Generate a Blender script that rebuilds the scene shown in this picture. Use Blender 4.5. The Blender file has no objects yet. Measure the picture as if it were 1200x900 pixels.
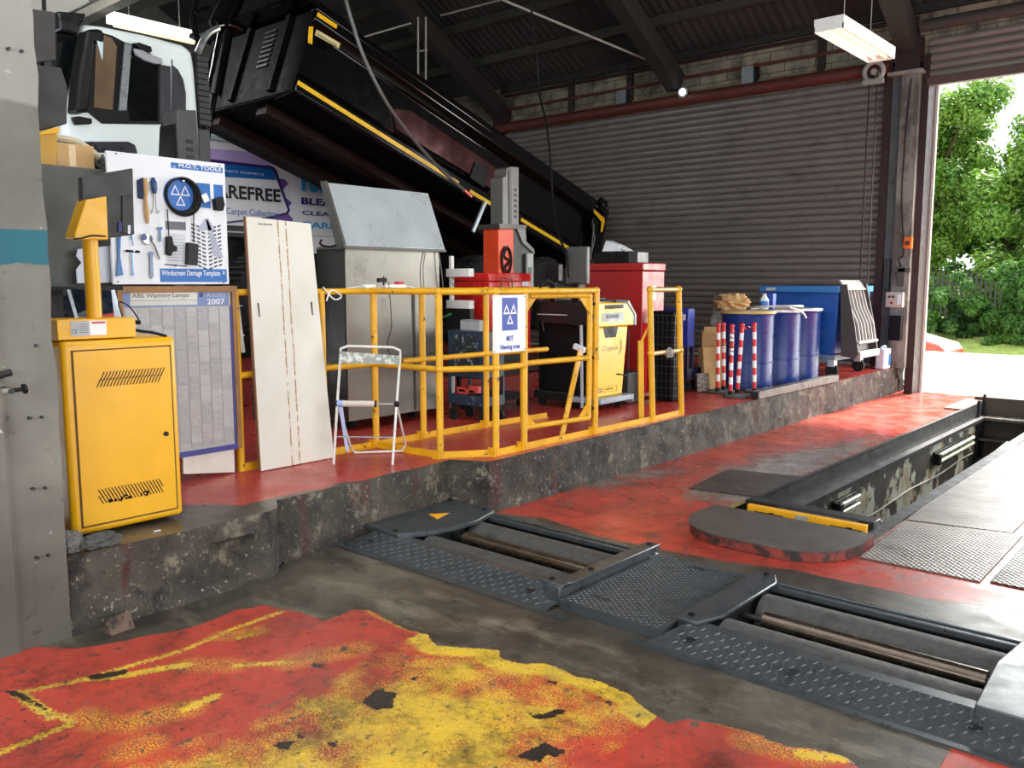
import bpy, bmesh, math, random
import numpy as np
from mathutils import Vector, Matrix, Euler, noise
random.seed(7)
SC = bpy.context.scene
COL = SC.collection
PI = math.pi
# ---------------------------------------------------------------- camera model and measuring helpers
CF = 1000.0
PITCH = math.atan(.12)
PSI = math.atan(880/1007.2)
EYE = 1.5
PT = .35                                    # height of the raised platform
_fh = (-math.sin(PSI), math.cos(PSI))
_R = (math.cos(PSI), math.sin(PSI), 0)
_F = (_fh[0]*math.cos(PITCH), _fh[1]*math.cos(PITCH), -math.sin(PITCH))
_U = (_fh[0]*math.sin(PITCH), _fh[1]*math.sin(PITCH), math.cos(PITCH))
def ray(u, v):
    a = (u-600)/CF; b = (450-v)/CF
    return [_R[i]*a+_F[i]+_U[i]*b for i in range(3)]
def ZP(u, v, z=0.0):
    q = ray(u, v); t = (z-EYE)/q[2]; return (q[0]*t, q[1]*t, z)
def XP(u, v, x):
    q = ray(u, v); t = x/q[0]; return (x, q[1]*t, EYE+q[2]*t)
def YP(u, v, y):
    q = ray(u, v); t = y/q[1]; return (q[0]*t, y, EYE+q[2]*t)

# ---------------------------------------------------------------- materials
def srgb(h):
    h = h.lstrip('#'); c = [int(h[i:i+2], 16)/255 for i in (0, 2, 4)]
    return tuple((x/12.92 if x <= .04045 else ((x+.055)/1.055)**2.4) for x in c)
class NT:
    def __init__(s, name):
        s.m = bpy.data.materials.new(name); s.m.use_nodes = True
        s.t = s.m.node_tree; s.n = s.t.nodes; s.l = s.t.links
        s.b = s.n['Principled BSDF']
    def new(s, t, **k):
        n = s.n.new(t)
        for a, b in k.items(): setattr(n, a, b)
        return n
    def link(s, a, b): s.l.new(a, b)
    def coord(s):
        if not hasattr(s, '_c'): s._c = s.new('ShaderNodeTexCoord')
        return s._c.outputs['Object']
    def pos(s):
        if not hasattr(s, '_p'): s._p = s.new('ShaderNodeNewGeometry')
        return s._p.outputs['Position']
    def noise(s, scale, detail=4, rough=.55, src=None, stretch=None):
        n = s.new('ShaderNodeTexNoise'); n.inputs['Scale'].default_value = scale
        n.inputs['Detail'].default_value = detail; n.inputs['Roughness'].default_value = rough
        src = src or s.pos()
        if stretch:
            mp = s.new('ShaderNodeMapping'); mp.inputs['Scale'].default_value = stretch
            s.link(src, mp.inputs['Vector']); src = mp.outputs[0]
        s.link(src, n.inputs['Vector']); return n.outputs['Fac']
    def ramp(s, fac, a, b, lo=0., hi=1.):
        r = s.new('ShaderNodeMapRange'); r.inputs['From Min'].default_value = a; r.inputs['From Max'].default_value = b
        r.inputs['To Min'].default_value = lo; r.inputs['To Max'].default_value = hi
        s.link(fac, r.inputs['Value']); return r.outputs[0]
    def math(s, op, a, b=None):
        n = s.new('ShaderNodeMath', operation=op)
        for i, x in enumerate((a, b)):
            if x is None: continue
            if isinstance(x, (int, float)): n.inputs[i].default_value = x
            else: s.link(x, n.inputs[i])
        return n.outputs[0]
    def mix(s, fac, a, b):
        n = s.new('ShaderNodeMix', data_type='RGBA')
        for sock, x in ((n.inputs['Factor'], fac), (n.inputs[6], a), (n.inputs[7], b)):
            if isinstance(x, (int, float)): sock.default_value = x
            elif isinstance(x, tuple): sock.default_value = (*x[:3], 1)
            else: s.link(x, sock)
        return n.outputs[2]
    def attr(s, name):
        n = s.new('ShaderNodeAttribute'); n.attribute_name = name; return n.outputs['Fac']
    def set(s, col=None, rough=None, metal=None, bump=None, bstr=.3, bdist=.01, spec=None):
        for k, v in (('Base Color', col), ('Roughness', rough), ('Metallic', metal), ('Specular IOR Level', spec)):
            if v is None: continue
            i = s.b.inputs[k]
            if isinstance(v, (int, float)): i.default_value = v
            elif isinstance(v, tuple): i.default_value = (*v[:3], 1)
            else: s.link(v, i)
        if bump is not None:
            bn = s.new('ShaderNodeBump'); bn.inputs['Strength'].default_value = bstr; bn.inputs['Distance'].default_value = bdist
            s.link(bump, bn.inputs['Height']); s.link(bn.outputs[0], s.b.inputs['Normal'])
        return s.m
def M(name, col, rough=.5, metal=0., var=.12, scale=6., dirt=None, dirt_lo=.58, dirt_hi=.68, dscale=9., bump=0., spec=None, rvar=.1):
    """painted or bare surface: slight colour variation plus patches of dirt / rust / chips in their own colour"""
    t = NT(name); c = srgb(col)
    n = t.noise(scale, 5)
    out = t.mix(t.ramp(n, .3, .7), tuple(x*(1-var) for x in c), tuple(min(1, x*(1+var)) for x in c))
    if dirt:
        d = t.ramp(t.noise(dscale, 7, .68), dirt_lo, dirt_hi)
        out = t.mix(d, out, srgb(dirt))
    rr = t.ramp(t.noise(scale*1.7, 4), .3, .7, max(.02, rough-rvar), min(1, rough+rvar))
    return t.set(out, rr, metal, bump=t.noise(scale*8, 5) if bump else None, bstr=bump, spec=spec)
def EM(name, col, s):
    t = NT(name); t.b.inputs['Base Color'].default_value = (*srgb(col), 1)
    t.b.inputs['Emission Color'].default_value = (*srgb(col), 1); t.b.inputs['Emission Strength'].default_value = s
    return t.m

yellow = M('yellow_enamel', '#DBA008', .38, var=.05, dirt='#7a5208', dirt_lo=.70, dirt_hi=.78, dscale=14)
rail_yel = M('worn_yellow_rail_paint', '#D79E10', .45, var=.14, dirt='#3a2210', dirt_lo=.61, dirt_hi=.66, dscale=17, bump=.2)
beam_yel = M('yellow_beam_paint', '#E0A010', .45, var=.08, dirt='#4a3208', dirt_lo=.64, dirt_hi=.7, dscale=25)
white_paint = M('white_paint', '#E4E2DC', .5, var=.03, dirt='#a9a498', dirt_lo=.68, dirt_hi=.85, dscale=8)
white_pl = M('white_plastic', '#E2E2E0', .4, var=.03)
board_white = M('white_sign_board', '#DDDDE0', .35, var=.02)
blue_print = M('blue_print', '#1560A8', .4, var=.04)
blue_print2 = M('royal_blue_print', '#24409A', .4, var=.04)
navy_print = M('violet_print', '#3B1F66', .4, var=.04)
purple = M('purple_print', '#6B4A9C', .4, var=.04)
lilac = M('lilac_print', '#BBA3D6', .4, var=.06)
cyan_print = M('cyan_print', '#2A9BD0', .4, var=.04)
black_print = M('black_print', '#16141A', .45, var=.03)
grey_print = M('grey_print', '#55575C', .5, var=.05)
pale_grey_print = M('pale_grey_print', '#B9BBBE', .5, var=.05)
black_pl = M('black_plastic', '#0e0d0d', .5, var=.1, spec=.25)
dark_steel = M('dark_steel', '#222121', .45, .3, var=.15, dirt='#4a3427', dirt_lo=.62, dirt_hi=.72, dscale=12)
black_gloss = M('black_truck_paint', '#050505', .16, 0., var=.05, rvar=.03)
black_under = M('black_underbody', '#070606', .6, 0., var=.2, dirt='#150d0a', dirt_lo=.55, dirt_hi=.7, dscale=4, spec=.08)
brown_steel = M('brown_chassis_primer', '#24140f', .6, 0., var=.2, spec=.12)
truck_white = M('truck_white_paint', '#D8E0DE', .22, 0., var=.02, rvar=.05)
glass_dark = M('dark_cab_glass', '#0a0d0e', .06, 0., var=.05, rvar=.02, spec=.9)
chrome = M('chrome', '#C8C8C8', .15, 1., var=.03, rvar=.04)
steel = M('brushed_stainless', '#96948c', .38, .6, var=.08, scale=3, dirt='#6d6a62', dirt_lo=.6, dirt_hi=.8, dscale=3)
galv = M('galvanised_sheet', '#C6CED0', .33, .45, var=.1, scale=2.5, dirt='#8a9092', dirt_lo=.6, dirt_hi=.75, dscale=5)
grey_steel = M('grey_painted_steel', '#55534f', .45, .3, var=.1)
tester_grey = M('tester_grey_paint', '#484c4e', .34, .4, var=.12, scale=9, dirt='#23221f', dirt_lo=.6, dirt_hi=.75, dscale=7)
roller_grey = M('gritty_roller_coating', '#4d4b48', .6, .25, var=.25, scale=30, dirt='#26241f', dirt_lo=.55, dirt_hi=.75, dscale=5, bump=.5)
roller_small = M('bare_steel_roller', '#5a4f44', .25, .85, var=.25, scale=6)
plate_steel_unused = M('worn_floor_plate', '#8a8480', .35, .5, var=.2, scale=5, dirt='#4d4744', dirt_lo=.5, dirt_hi=.7, dscale=4)
red_chest = M('bright_red_enamel', '#C01F1C', .3, 0, var=.06)
red_dark = M('red_cabinet_paint', '#A01E1C', .38, 0, var=.08)
orange = M('orange_paint', '#E8481A', .4, 0, var=.05)
orange2 = M('orange_plastic', '#E07018', .4)
lift_grey = M('lift_grey_paint', '#6c6a66', .4, .2, var=.08, dirt='#33312e', dirt_lo=.62, dirt_hi=.75, dscale=8)
drum_blue = M('blue_drum_paint', '#16306F', .3, 0, var=.08, rvar=.08, dirt='#2a3a66', dirt_lo=.66, dirt_hi=.75)
bin_blue = M('blue_bin_plastic', '#1450A0', .45, 0, var=.1, dirt='#4a6a98', dirt_lo=.62, dirt_hi=.75, dscale=5)
bin_grey = M('grey_bin_lid', '#8e8a86', .6, 0, var=.15, dirt='#5b5550', dirt_lo=.55, dirt_hi=.7)
crypt_yel = M('console_yellow', '#F0B80E', .35, 0, var=.04)
crypt_grey = M('console_grey', '#8b98a3', .4, 0, var=.05)
blue_tool = M('blue_trolley_paint', '#1B2F8E', .35, 0, var=.1)
slate = M('dark_blue_trolley_paint', '#1f3042', .5, 0, var=.2, dirt='#7b8792', dirt_lo=.6, dirt_hi=.68, dscale=14)
cardboard = M('cardboard', '#A98458', .85, 0, var=.12, scale=8, bump=.15)
cardboard2 = M('pale_cardboard', '#C09A68', .85, 0, var=.12, scale=8)
wood = M('wood_frame', '#8a6238', .6, 0, var=.2, scale=12)
wedge_wood = M('dirty_wood_block', '#5f4a3c', .8, 0, var=.2, dirt='#241a15', dirt_lo=.5, dirt_hi=.6)
red_tape = M('red_post_band', '#C92A2C', .45, 0, var=.05)
rubber = M('black_rubber', '#0d0d0d', .8, 0, var=.2, bump=.2)
base_rub = M('recycled_rubber_base', '#4a4d4b', .8, 0, var=.2, bump=.3)
brass = M('dull_brass', '#A8864a', .35, .8)
cloth_grey = M('dirty_grey_cloth', '#4b4a47', .9, 0, var=.3, scale=12, bump=.4)
paper = M('paper', '#C9CBD4', .7, 0, var=.04)
tool_blue = M('blue_tool_plastic', '#243f70', .35, 0, var=.05)
wood_light = M('light_wood_handle', '#B48A55', .5, 0, var=.1)
screen_mat = M('dark_screen', '#18222e', .1, 0, var=.3, scale=12, rvar=.03)
grey_cab = M('grey_cabinet_paint', '#55554f', .6, 0, var=.08)
beige = M('beige_dusty_panel', '#6a6458', .5, 0, var=.1)
tube_white = EM('fluorescent_tube', '#FFDDB0', 1.0)
tube_off = EM('bright_batten', '#F4F2E8', .75)
maroon = M('maroon_steel_paint', '#2e1413', .5, .0, var=.2, dirt='#1c0f0e', dirt_lo=.55, dirt_hi=.7)
pipe_red = M('red_oxide_tube', '#5a2a22', .55, 0, var=.15, dirt='#2a1512', dirt_lo=.55, dirt_hi=.7)
beam_dark = M('sooty_roof_steel', '#221e1a', .8, 0, var=.2)
purlin_m = M('dusty_purlin', '#3a352d', .8, 0, var=.2)
asphalt = M('pale_yard_concrete', '#d6d2c8', .7, 0, var=.03, scale=1.5)
grass_m = M('verge_grass', '#8a9a4a', .9, 0, var=.3, scale=5)
bark = M('tree_bark', '#4a3a2a', .9, 0, var=.2)
fence_m = M('fence_paint', '#33382a', .7)
fieldwall = M('sunlit_pale_ground', '#d9c49a', .8, 0, var=.1)
car_red = M('car_red_paint', '#b8402c', .25, 0)
car_white = M('car_pale_paint', '#d0ccc8', .25, 0)

# ---------------------------------------------------------------- mesh builder
class MB:
    def __init__(s): s.v = []; s.f = []
    def add(s, vs, fs):
        o = len(s.v); s.v += [tuple(map(float, p)) for p in vs]; s.f += [tuple(i+o for i in f) for f in fs]; return s
    def box(s, x0, y0, z0, x1, y1, z1):
        x0, x1 = sorted((x0, x1)); y0, y1 = sorted((y0, y1)); z0, z1 = sorted((z0, z1))
        return s.add([(x0,y0,z0),(x1,y0,z0),(x1,y1,z0),(x0,y1,z0),(x0,y0,z1),(x1,y0,z1),(x1,y1,z1),(x0,y1,z1)],
                     [(0,3,2,1),(4,5,6,7),(0,1,5,4),(1,2,6,5),(2,3,7,6),(3,0,4,7)])
    def obox(s, c, size, rot):
        """oriented box: rot is an Euler tuple or a 3x3 matrix"""
        m = Euler(rot).to_matrix() if isinstance(rot, tuple) else rot
        a, b, d = (q/2 for q in size); c = Vector(c)
        vs = [c+m@Vector(p) for p in ((-a,-b,-d),(a,-b,-d),(a,b,-d),(-a,b,-d),(-a,-b,d),(a,-b,d),(a,b,d),(-a,b,d))]
        return s.add(vs, [(0,3,2,1),(4,5,6,7),(0,1,5,4),(1,2,6,5),(2,3,7,6),(3,0,4,7)])
    def bar(s, p0, p1, w, h, up=(0,0,1)):
        p0 = Vector(p0); p1 = Vector(p1); d = p1-p0; L = d.length; d.normalize()
        up = Vector(up); sd = d.cross(up)
        if sd.length < 1e-4: sd = d.cross(Vector((1,0,0)))
        sd.normalize(); u2 = sd.cross(d)
        m = Matrix((d, sd, u2)).transposed()
        return s.obox((p0+p1)/2, (L, w, h), m)
    def cyl(s, p0, p1, r0, r1=None, n=16, caps=True):
        return s.tube([p0, p1], [r0, r0 if r1 is None else r1], n, caps)
    def tube(s, pts, r, n=10, caps=True, closed=False):
        P = [Vector(p) for p in pts]; k = len(P)
        rr = r if isinstance(r, (list, tuple)) else [r]*k
        vs = []; prev = None
        for i, p in enumerate(P):
            if closed: d = P[(i+1) % k]-P[i-1]
            else: d = P[min(i+1, k-1)]-P[max(i-1, 0)]
            d.normalize()
            if prev is None:
                a = d.cross(Vector((0,0,1)))
                if a.length < .05: a = d.cross(Vector((0,1,0)))
            else: a = prev-d*prev.dot(d)
            a.normalize(); prev = a; b = d.cross(a)
            for j in range(n):
                t = 2*PI*j/n; vs.append(p+(a*math.cos(t)+b*math.sin(t))*rr[i])
        fs = []
        for i in range(k if closed else k-1):
            o = i*n; q = ((i+1) % k)*n
            for j in range(n): fs.append((o+j, q+j, q+(j+1) % n, o+(j+1) % n))
        if caps and not closed:
            fs.append(tuple(range(n))); fs.append(tuple((k-1)*n+j for j in reversed(range(n))))
        return s.add(vs, fs)
    def prism(s, pts, axis, a, b):
        """polygon (2-D) swept along an axis; x: pts=(y,z)  y: pts=(x,z)  z: pts=(x,y)"""
        f = {'x': lambda p, t: (t, p[0], p[1]), 'y': lambda p, t: (p[0], t, p[1]), 'z': lambda p, t: (p[0], p[1], t)}[axis]
        n = len(pts)
        return s.add([f(p, a) for p in pts]+[f(p, b) for p in pts],
                     [tuple(range(n)), tuple(reversed(range(n, 2*n)))]+[(i, i+n, (i+1) % n+n, (i+1) % n) for i in range(n)])
    def sweep(s, pts3, off):
        """a planar 3-D outline given thickness by an offset vector"""
        n = len(pts3); off = Vector(off)
        return s.add([Vector(p) for p in pts3]+[Vector(p)+off for p in pts3],
                     [tuple(range(n)), tuple(reversed(range(n, 2*n)))]+[(i, i+n, (i+1) % n+n, (i+1) % n) for i in range(n)])
    def lathe(s, c, prof, n=28, axis='z'):
        vs = []; fs = []
        for (r, h) in prof:
            for j in range(n):
                t = 2*PI*j/n; a, b = r*math.cos(t), r*math.sin(t)
                vs.append((c[0]+a, c[1]+b, c[2]+h) if axis == 'z' else ((c[0]+h, c[1]+a, c[2]+b) if axis == 'x' else (c[0]+a, c[1]+h, c[2]+b)))
        for i in range(len(prof)-1):
            for j in range(n): fs.append((i*n+j, i*n+(j+1) % n, (i+1)*n+(j+1) % n, (i+1)*n+j))
        fs.append(tuple(reversed(range(n)))); fs.append(tuple((len(prof)-1)*n+j for j in range(n)))
        return s.add(vs, fs)
    def ball(s, c, r, n=12, sc=(1,1,1)):
        prof = [(max(1e-4, math.sin(PI*i/n))*1., -math.cos(PI*i/n)) for i in range(n+1)]
        vs = []; m = 14
        for a, h in prof:
            for j in range(m):
                t = 2*PI*j/m; vs.append((c[0]+r*sc[0]*a*math.cos(t), c[1]+r*sc[1]*a*math.sin(t), c[2]+r*sc[2]*h))
        fs = [(i*m+j, i*m+(j+1) % m, (i+1)*m+(j+1) % m, (i+1)*m+j) for i in range(n) for j in range(m)]
        return s.add(vs, fs)
    def build(s, name, mat, parent=None, bev=0, smooth=True, label=None, cat=None, group=None, kind=None, origin=None, seg=2):
        me = bpy.data.meshes.new(name)
        xs = list(zip(*s.v))
        lo = [min(a) for a in xs]; hi = [max(a) for a in xs]
        org = Vector(origin) if origin else Vector(((lo[0]+hi[0])/2, (lo[1]+hi[1])/2, lo[2]))
        me.from_pydata([tuple(Vector(p)-org) for p in s.v], [], s.f)
        bm = bmesh.new(); bm.from_mesh(me); bmesh.ops.recalc_face_normals(bm, faces=bm.faces); bm.to_mesh(me); bm.free()
        o = bpy.data.objects.new(name, me); COL.objects.link(o)
        if smooth:
            me.shade_smooth(); me.set_sharp_from_angle(angle=math.radians(32))
        me.materials.append(mat)
        if bev:
            b = o.modifiers.new('bevel', 'BEVEL'); b.width = bev; b.segments = seg; b.limit_method = 'ANGLE'; b.angle_limit = math.radians(40)
            b.harden_normals = False
        ORG[o] = org
        if parent is not None: o.parent = parent; o.location = org-ORG[parent]
        else: o.location = org
        return tag(o, label, cat, group, kind)
ORG = {}
def tag(o, label=None, cat=None, group=None, kind=None):
    if label: o['label'] = label
    if cat: o['category'] = cat
    if group: o['group'] = group
    if kind: o['kind'] = kind
    return o
def thing(name, label, cat, loc, group=None):
    o = bpy.data.objects.new(name, None); COL.objects.link(o); o.location = loc; ORG[o] = Vector(loc)
    o.empty_display_size = .1
    return tag(o, label, cat, group)
def struct(o): o['kind'] = 'structure'; return o
def join(name, objs, parent, **k):
    """several pieces of one surface joined into one mesh that keeps their materials"""
    me = bpy.data.meshes.new(name); vs = []; fs = []; mi = []
    for i, o in enumerate(objs):
        me.materials.append(o.data.materials[0]); b = len(vs)
        vs += [tuple(v.co+ORG[o]-ORG[parent]) for v in o.data.vertices]
        for p in o.data.polygons: fs.append(tuple(j+b for j in p.vertices)); mi.append(i)
    me.from_pydata(vs, [], fs); me.polygons.foreach_set('material_index', mi)
    for o in objs: ORG.pop(o); bpy.data.objects.remove(o)
    r = bpy.data.objects.new(name, me); COL.objects.link(r); r.parent = parent; ORG[r] = ORG[parent].copy(); return tag(r, **k)
def dup(root, off, label=None, rotz=0):
    """copy a thing with its parts and their sub-parts"""
    c = root.copy(); COL.objects.link(c); c.location = root.location+Vector(off); ORG[c] = ORG[root]+Vector(off)
    if rotz: c.rotation_euler = (0, 0, rotz)
    if label: c['label'] = label
    def rec(a, b):
        for ch in list(a.children):
            d = ch.copy(); COL.objects.link(d); d.parent = b; rec(ch, d)
    rec(root, c)
    return c
def text(name, body, box, face, at, mat, parent, depth=.0015, fit=True, shear=0., bold=0., extra=0.):
    """lettering fitted in a box (w,h) centred at a point. face '+x': reads along +y, '-y': reads along +x"""
    cu = bpy.data.curves.new(name, 'FONT'); cu.body = body; cu.size = 1; cu.extrude = 0; cu.shear = shear; cu.offset = bold
    cu.resolution_u = 3
    t = bpy.data.objects.new('tmp', cu); COL.objects.link(t)
    dg = bpy.context.evaluated_depsgraph_get()
    me = bpy.data.meshes.new_from_object(t.evaluated_get(dg)); bpy.data.objects.remove(t)
    vs = [v.co.copy() for v in me.vertices]; fs = [tuple(p.vertices) for p in me.polygons]; bpy.data.meshes.remove(me)
    x0 = min(v.x for v in vs); x1 = max(v.x for v in vs); y0 = min(v.y for v in vs); y1 = max(v.y for v in vs)
    sx = box[0]/(x1-x0); sy = box[1]/(y1-y0)
    if not fit: sx = sy = min(sx, sy)
    out = []
    for v in vs:
        a = (v.x-(x0+x1)/2)*sx; b = (v.y-(y0+y1)/2)*sy
        b2 = b+a*extra
        p = {'+x': (depth, a, b2), '-y': (a, -depth, b2), '+z': (a, b2, depth)}[face]
        out.append(tuple(at[i]+p[i] for i in range(3)))
    mb = MB(); mb.add(out, fs)
    return mb.build(name, mat, parent, smooth=False)
def tri_sign(mb, at, s, face='+x', w=.24, d=.0015):
    """the three-triangle test-station emblem: two triangles above, one below, points meeting"""
    def tri(cx, cy, h, flip=False):
        b = h*.5
        o = [(cx-b, cy), (cx+b, cy), (cx, cy+h)]
        gx, gy = cx, cy+h/3
        i = [(gx+(px-gx)*(1-w*2), gy+(py-gy)*(1-w*2)) for px, py in o]
        q = o+i
        for k in range(3):
            a, c, e, f = q[k], q[(k+1) % 3], q[3+(k+1) % 3], q[3+k]
            pts = [a, c, e, f]
            vs = []
            for (px, py) in pts:
                vs.append((at[0]+d, at[1]+px*s, at[2]+py*s) if face == '+x' else (at[0]+px*s, at[1]-d, at[2]+py*s))
            mb.add(vs, [(0,1,2,3)])
    tri(-.26, 0, .5); tri(.26, 0, .5); tri(0, -.5, .5)
def sheet(name, mat, parent, at, w, h, face='+x', d=.001, th=.001):
    """thin printed rectangle lying on a board"""
    mb = MB()
    if face == '+x': mb.box(at[0]+d-th, at[1]-w/2, at[2]-h/2, at[0]+d, at[1]+w/2, at[2]+h/2)
    else: mb.box(at[0]-w/2, at[1]-d, at[2]-h/2, at[0]+w/2, at[1]-d+th, at[2]+h/2)
    return mb.build(name, mat, parent, smooth=False)
def smoothline(pts, k=6):
    P = [Vector(p) for p in pts]; out = []
    for i in range(len(P)-1):
        p0 = P[max(i-1, 0)]; p1 = P[i]; p2 = P[i+1]; p3 = P[min(i+2, len(P)-1)]
        for j in range(k):
            t = j/k
            out.append(.5*((2*p1)+(p2-p0)*t+(2*p0-5*p1+4*p2-p3)*t*t+(3*p1-p0-3*p2+p3)*t**3))
    out.append(P[-1]); return out
# ================================================================ CAMERA, WORLD, LIGHT
cam = bpy.data.cameras.new('camera'); cam.lens = 36*CF/1200; cam.sensor_width = 36; cam.sensor_fit = 'HORIZONTAL'; cam.clip_end = 300
co = bpy.data.objects.new('camera', cam); COL.objects.link(co)
mrot = Matrix((_R, _U, tuple(-a for a in _F))).transposed()
co.matrix_world = Matrix.Translation((0, 0, EYE)) @ mrot.to_4x4()
SC.camera = co
SC.view_settings.view_transform = 'Standard'; SC.view_settings.look = 'None'; SC.view_settings.gamma = 1
SC.view_settings.use_curve_mapping = False; SC.view_settings.exposure = 0.0
w = bpy.data.worlds.new('world'); SC.world = w; w.use_nodes = True
bg = w.node_tree.nodes['Background']; bg.inputs[0].default_value = (.86, .93, 1, 1); bg.inputs[1].default_value = 3.2
def sun(name, direction, s, ang, col):
    l = bpy.data.lights.new(name, 'SUN'); l.energy = s; l.angle = ang; l.color = col
    o = bpy.data.objects.new(name, l); COL.objects.link(o); o.rotation_euler = Vector(direction).to_track_quat('-Z', 'Y').to_euler(); return o
sun('sun', (-.10, -.80, -1.0), 20, .14, (1, .95, .86))
def area(name, loc, direction, sx, sy, e, col=(1, 1, 1)):
    l = bpy.data.lights.new(name, 'AREA'); l.shape = 'RECTANGLE'; l.size = sx; l.size_y = sy; l.energy = e; l.color = col
    o = bpy.data.objects.new(name, l); COL.objects.link(o); o.location = loc
    o.rotation_euler = Vector(direction).to_track_quat('-Z', 'Y').to_euler(); return o
area('south_doorway_daylight', (0, -4.6, 2.2), (-.25, 1, -.05), 7, 4, 230, (.95, .98, 1))
area('east_doorway_daylight', (5.6, 3.5, 2.2), (-1, .05, -.08), 8, 3.8, 340, (.97, .98, 1))
area('north_doorway_daylight', (-.7, 12.05, 2.1), (-.15, -1, -.3), 3.6, 3.4, 460, (1, .99, .95))
area('skylight_daylight', (-4, .8, 6.3), (0, .25, -1), 7, 2, 170, (.95, .98, 1))
area('west_skylight_daylight', (-11.0, 4.2, 4.95), (-.22, .8, -.55), 2.2, .7, 120, (.95, .98, 1))

# ================================================================ FLOOR WITH WORN PAINT
def sdf(px, py, poly):
    """signed distance to a polygon, positive inside (numpy)"""
    d = np.full(px.shape, 1e9); ins = np.zeros(px.shape, bool); n = len(poly)
    for i in range(n):
        ax, ay = poly[i]; bx, by = poly[(i+1) % n]
        ex, ey = bx-ax, by-ay; wx, wy = px-ax, py-ay
        t = np.clip((wx*ex+wy*ey)/(ex*ex+ey*ey+1e-12), 0, 1)
        d = np.minimum(d, np.hypot(wx-ex*t, wy-ey*t))
        c = ((ay > py) != (by > py)) & (px < (bx-ax)*(py-ay)/((by-ay) if by != ay else 1e-9)+ax)
        ins ^= c
    return np.where(ins, d, -d)
def polyline(px, py, pl, wd):
    d = np.full(px.shape, 1e9)
    for (ax, ay), (bx, by) in zip(pl, pl[1:]):
        ex, ey = bx-ax, by-ay; wx, wy = px-ax, py-ay
        t = np.clip((wx*ex+wy*ey)/(ex*ex+ey*ey+1e-12), 0, 1)
        d = np.minimum(d, np.hypot(wx-ex*t, wy-ey*t))
    return wd-d
def Zs(pts, z=0): return [ZP(u, v, z)[:2] for u, v in pts]
RED_NEAR = Zs([(-60,785),(0,767),(43,757),(80,760),(117,757),(173,745),(205,740),(233,733),(277,715),(310,709),(353,718),(380,728),(413,715),(433,715),(473,737),(497,743),
    (498,742),(513,757),(560,760),(587,762),(585,772),(613,778),(640,778),(677,793),(707,800),(740,815),(763,837),(783,847),(801,843),(850,850),(881,859),(916,873),(955,878),(990,887),(1007,900),(1020,960),(0,1300),(-700,1300)])
RED_FAR = [(-3.9, 4.6)]+Zs([(582,601),(640,608),(700,628),(770,643),(850,658),(930,668),(1000,683),(1080,700),(1140,708),(1260,728)])+[(1.2, 4.9), (1.6, 12.6), (-3.9, 12.6)]
RED_CORNER = Zs([(1120,868),(1160,862),(1300,890),(1300,960),(1060,960)])
YEL = Zs([(498,742),(513,757),(560,760),(587,762),(585,772),(613,778),(640,778),(677,793),(707,800),(740,815),(763,837),(745,856),(716,878),(675,902),(640,980),(120,980),(150,902),(233,866),(300,846),(360,812),(395,795),(430,772),(465,757)])
YL = [(Zs([(330,717),(270,738),(215,762),(160,778),(100,796),(22,812)]), .02), (Zs([(22,812),(40,826),(62,840)]), .028), (Zs([(84,848),(50,862),(0,882),(-60,905)]), .022),
      (Zs([(75,838),(84,848)]), .02), (Zs([(105,795),(150,791),(180,785),(220,779)]), .03), (Zs([(275,780),(340,776)]), .022), (Zs([(218,831),(252,816)]), .03), (Zs([(425,714),(470,735),(497,743)]), .014),
      (Zs([(838,847),(868,853),(878,858)]), .012), (Zs([(940,884),(985,888)]), .035), (Zs([(280,748),(300,742)]), .02)]
YDUST = [(Zs([(220,779),(275,780)]), .05), (Zs([(155,847),(218,831)]), .06), (Zs([(100,838),(118,848)]), .05), (Zs([(262,745),(300,740)]), .05), (Zs([(150,880),(170,872)]), .06), (Zs([(880,868),(950,885)]), .06), (Zs([(340,776),(420,760)]), .06)]
BARE = [Zs(p) for p in ([(424,822),(436,812),(446,805),(452,810),(466,812),(460,822),(463,830),(440,832)], [(606,886),(625,876),(640,870),(662,880),(655,888),(640,884),(632,895)],
        [(617,832),(632,838),(655,830),(665,834),(640,843),(625,842)], [(708,822),(718,821),(714,828)], [(320,870),(345,868),(338,878),(325,878)], [(345,858),(358,860),(352,867)], [(380,870),(398,868),(392,878)], [(0,808),(20,810),(50,826),(58,838),(30,822)], [(100,792),(150,784),(148,790),(110,797)],
        [(480,795),(492,790),(486,800)], [(360,775),(385,780),(368,783)], [(640,795),(655,800),(645,803)])]
GREYF = [Zs(p) for p in ([(805,572),(850,545),(905,532),(985,518),(1030,512),(1015,530),(960,560),(930,580),(890,596),(805,585)], [(640,560),(780,548),(800,552),(700,575)], [(1013,648),(1045,612),(1130,560),(1200,515),(1215,520),(1100,600),(1060,640),(1020,655)])]
def grid_mesh(name, rects, step, z, mat, attrs, **k):
    vs = []; fs = []
    for (x0, y0, x1, y1, st) in rects:
        nx = max(1, round((x1-x0)/st)); ny = max(1, round((y1-y0)/st)); o = len(vs)
        for j in range(ny+1):
            for i in range(nx+1): vs.append((x0+(x1-x0)*i/nx, y0+(y1-y0)*j/ny, 0))
        for j in range(ny):
            for i in range(nx):
                a = o+j*(nx+1)+i; fs.append((a, a+1, a+nx+2, a+nx+1))
    me = bpy.data.meshes.new(name); me.from_pydata(vs, [], fs)
    A = np.array(vs); px, py = A[:, 0], A[:, 1]
    for an, fn in attrs.items():
        at = me.attributes.new(an, 'FLOAT', 'POINT'); at.data.foreach_set('value', np.clip(fn(px, py), -.6, .6).astype(np.float32))
    o = bpy.data.objects.new(name, me); COL.objects.link(o); o.location = (0, 0, z); me.materials.append(mat)
    return struct(o)
def mx(fs): return lambda x, y: np.maximum.reduce([f(x, y) for f in fs])
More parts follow.
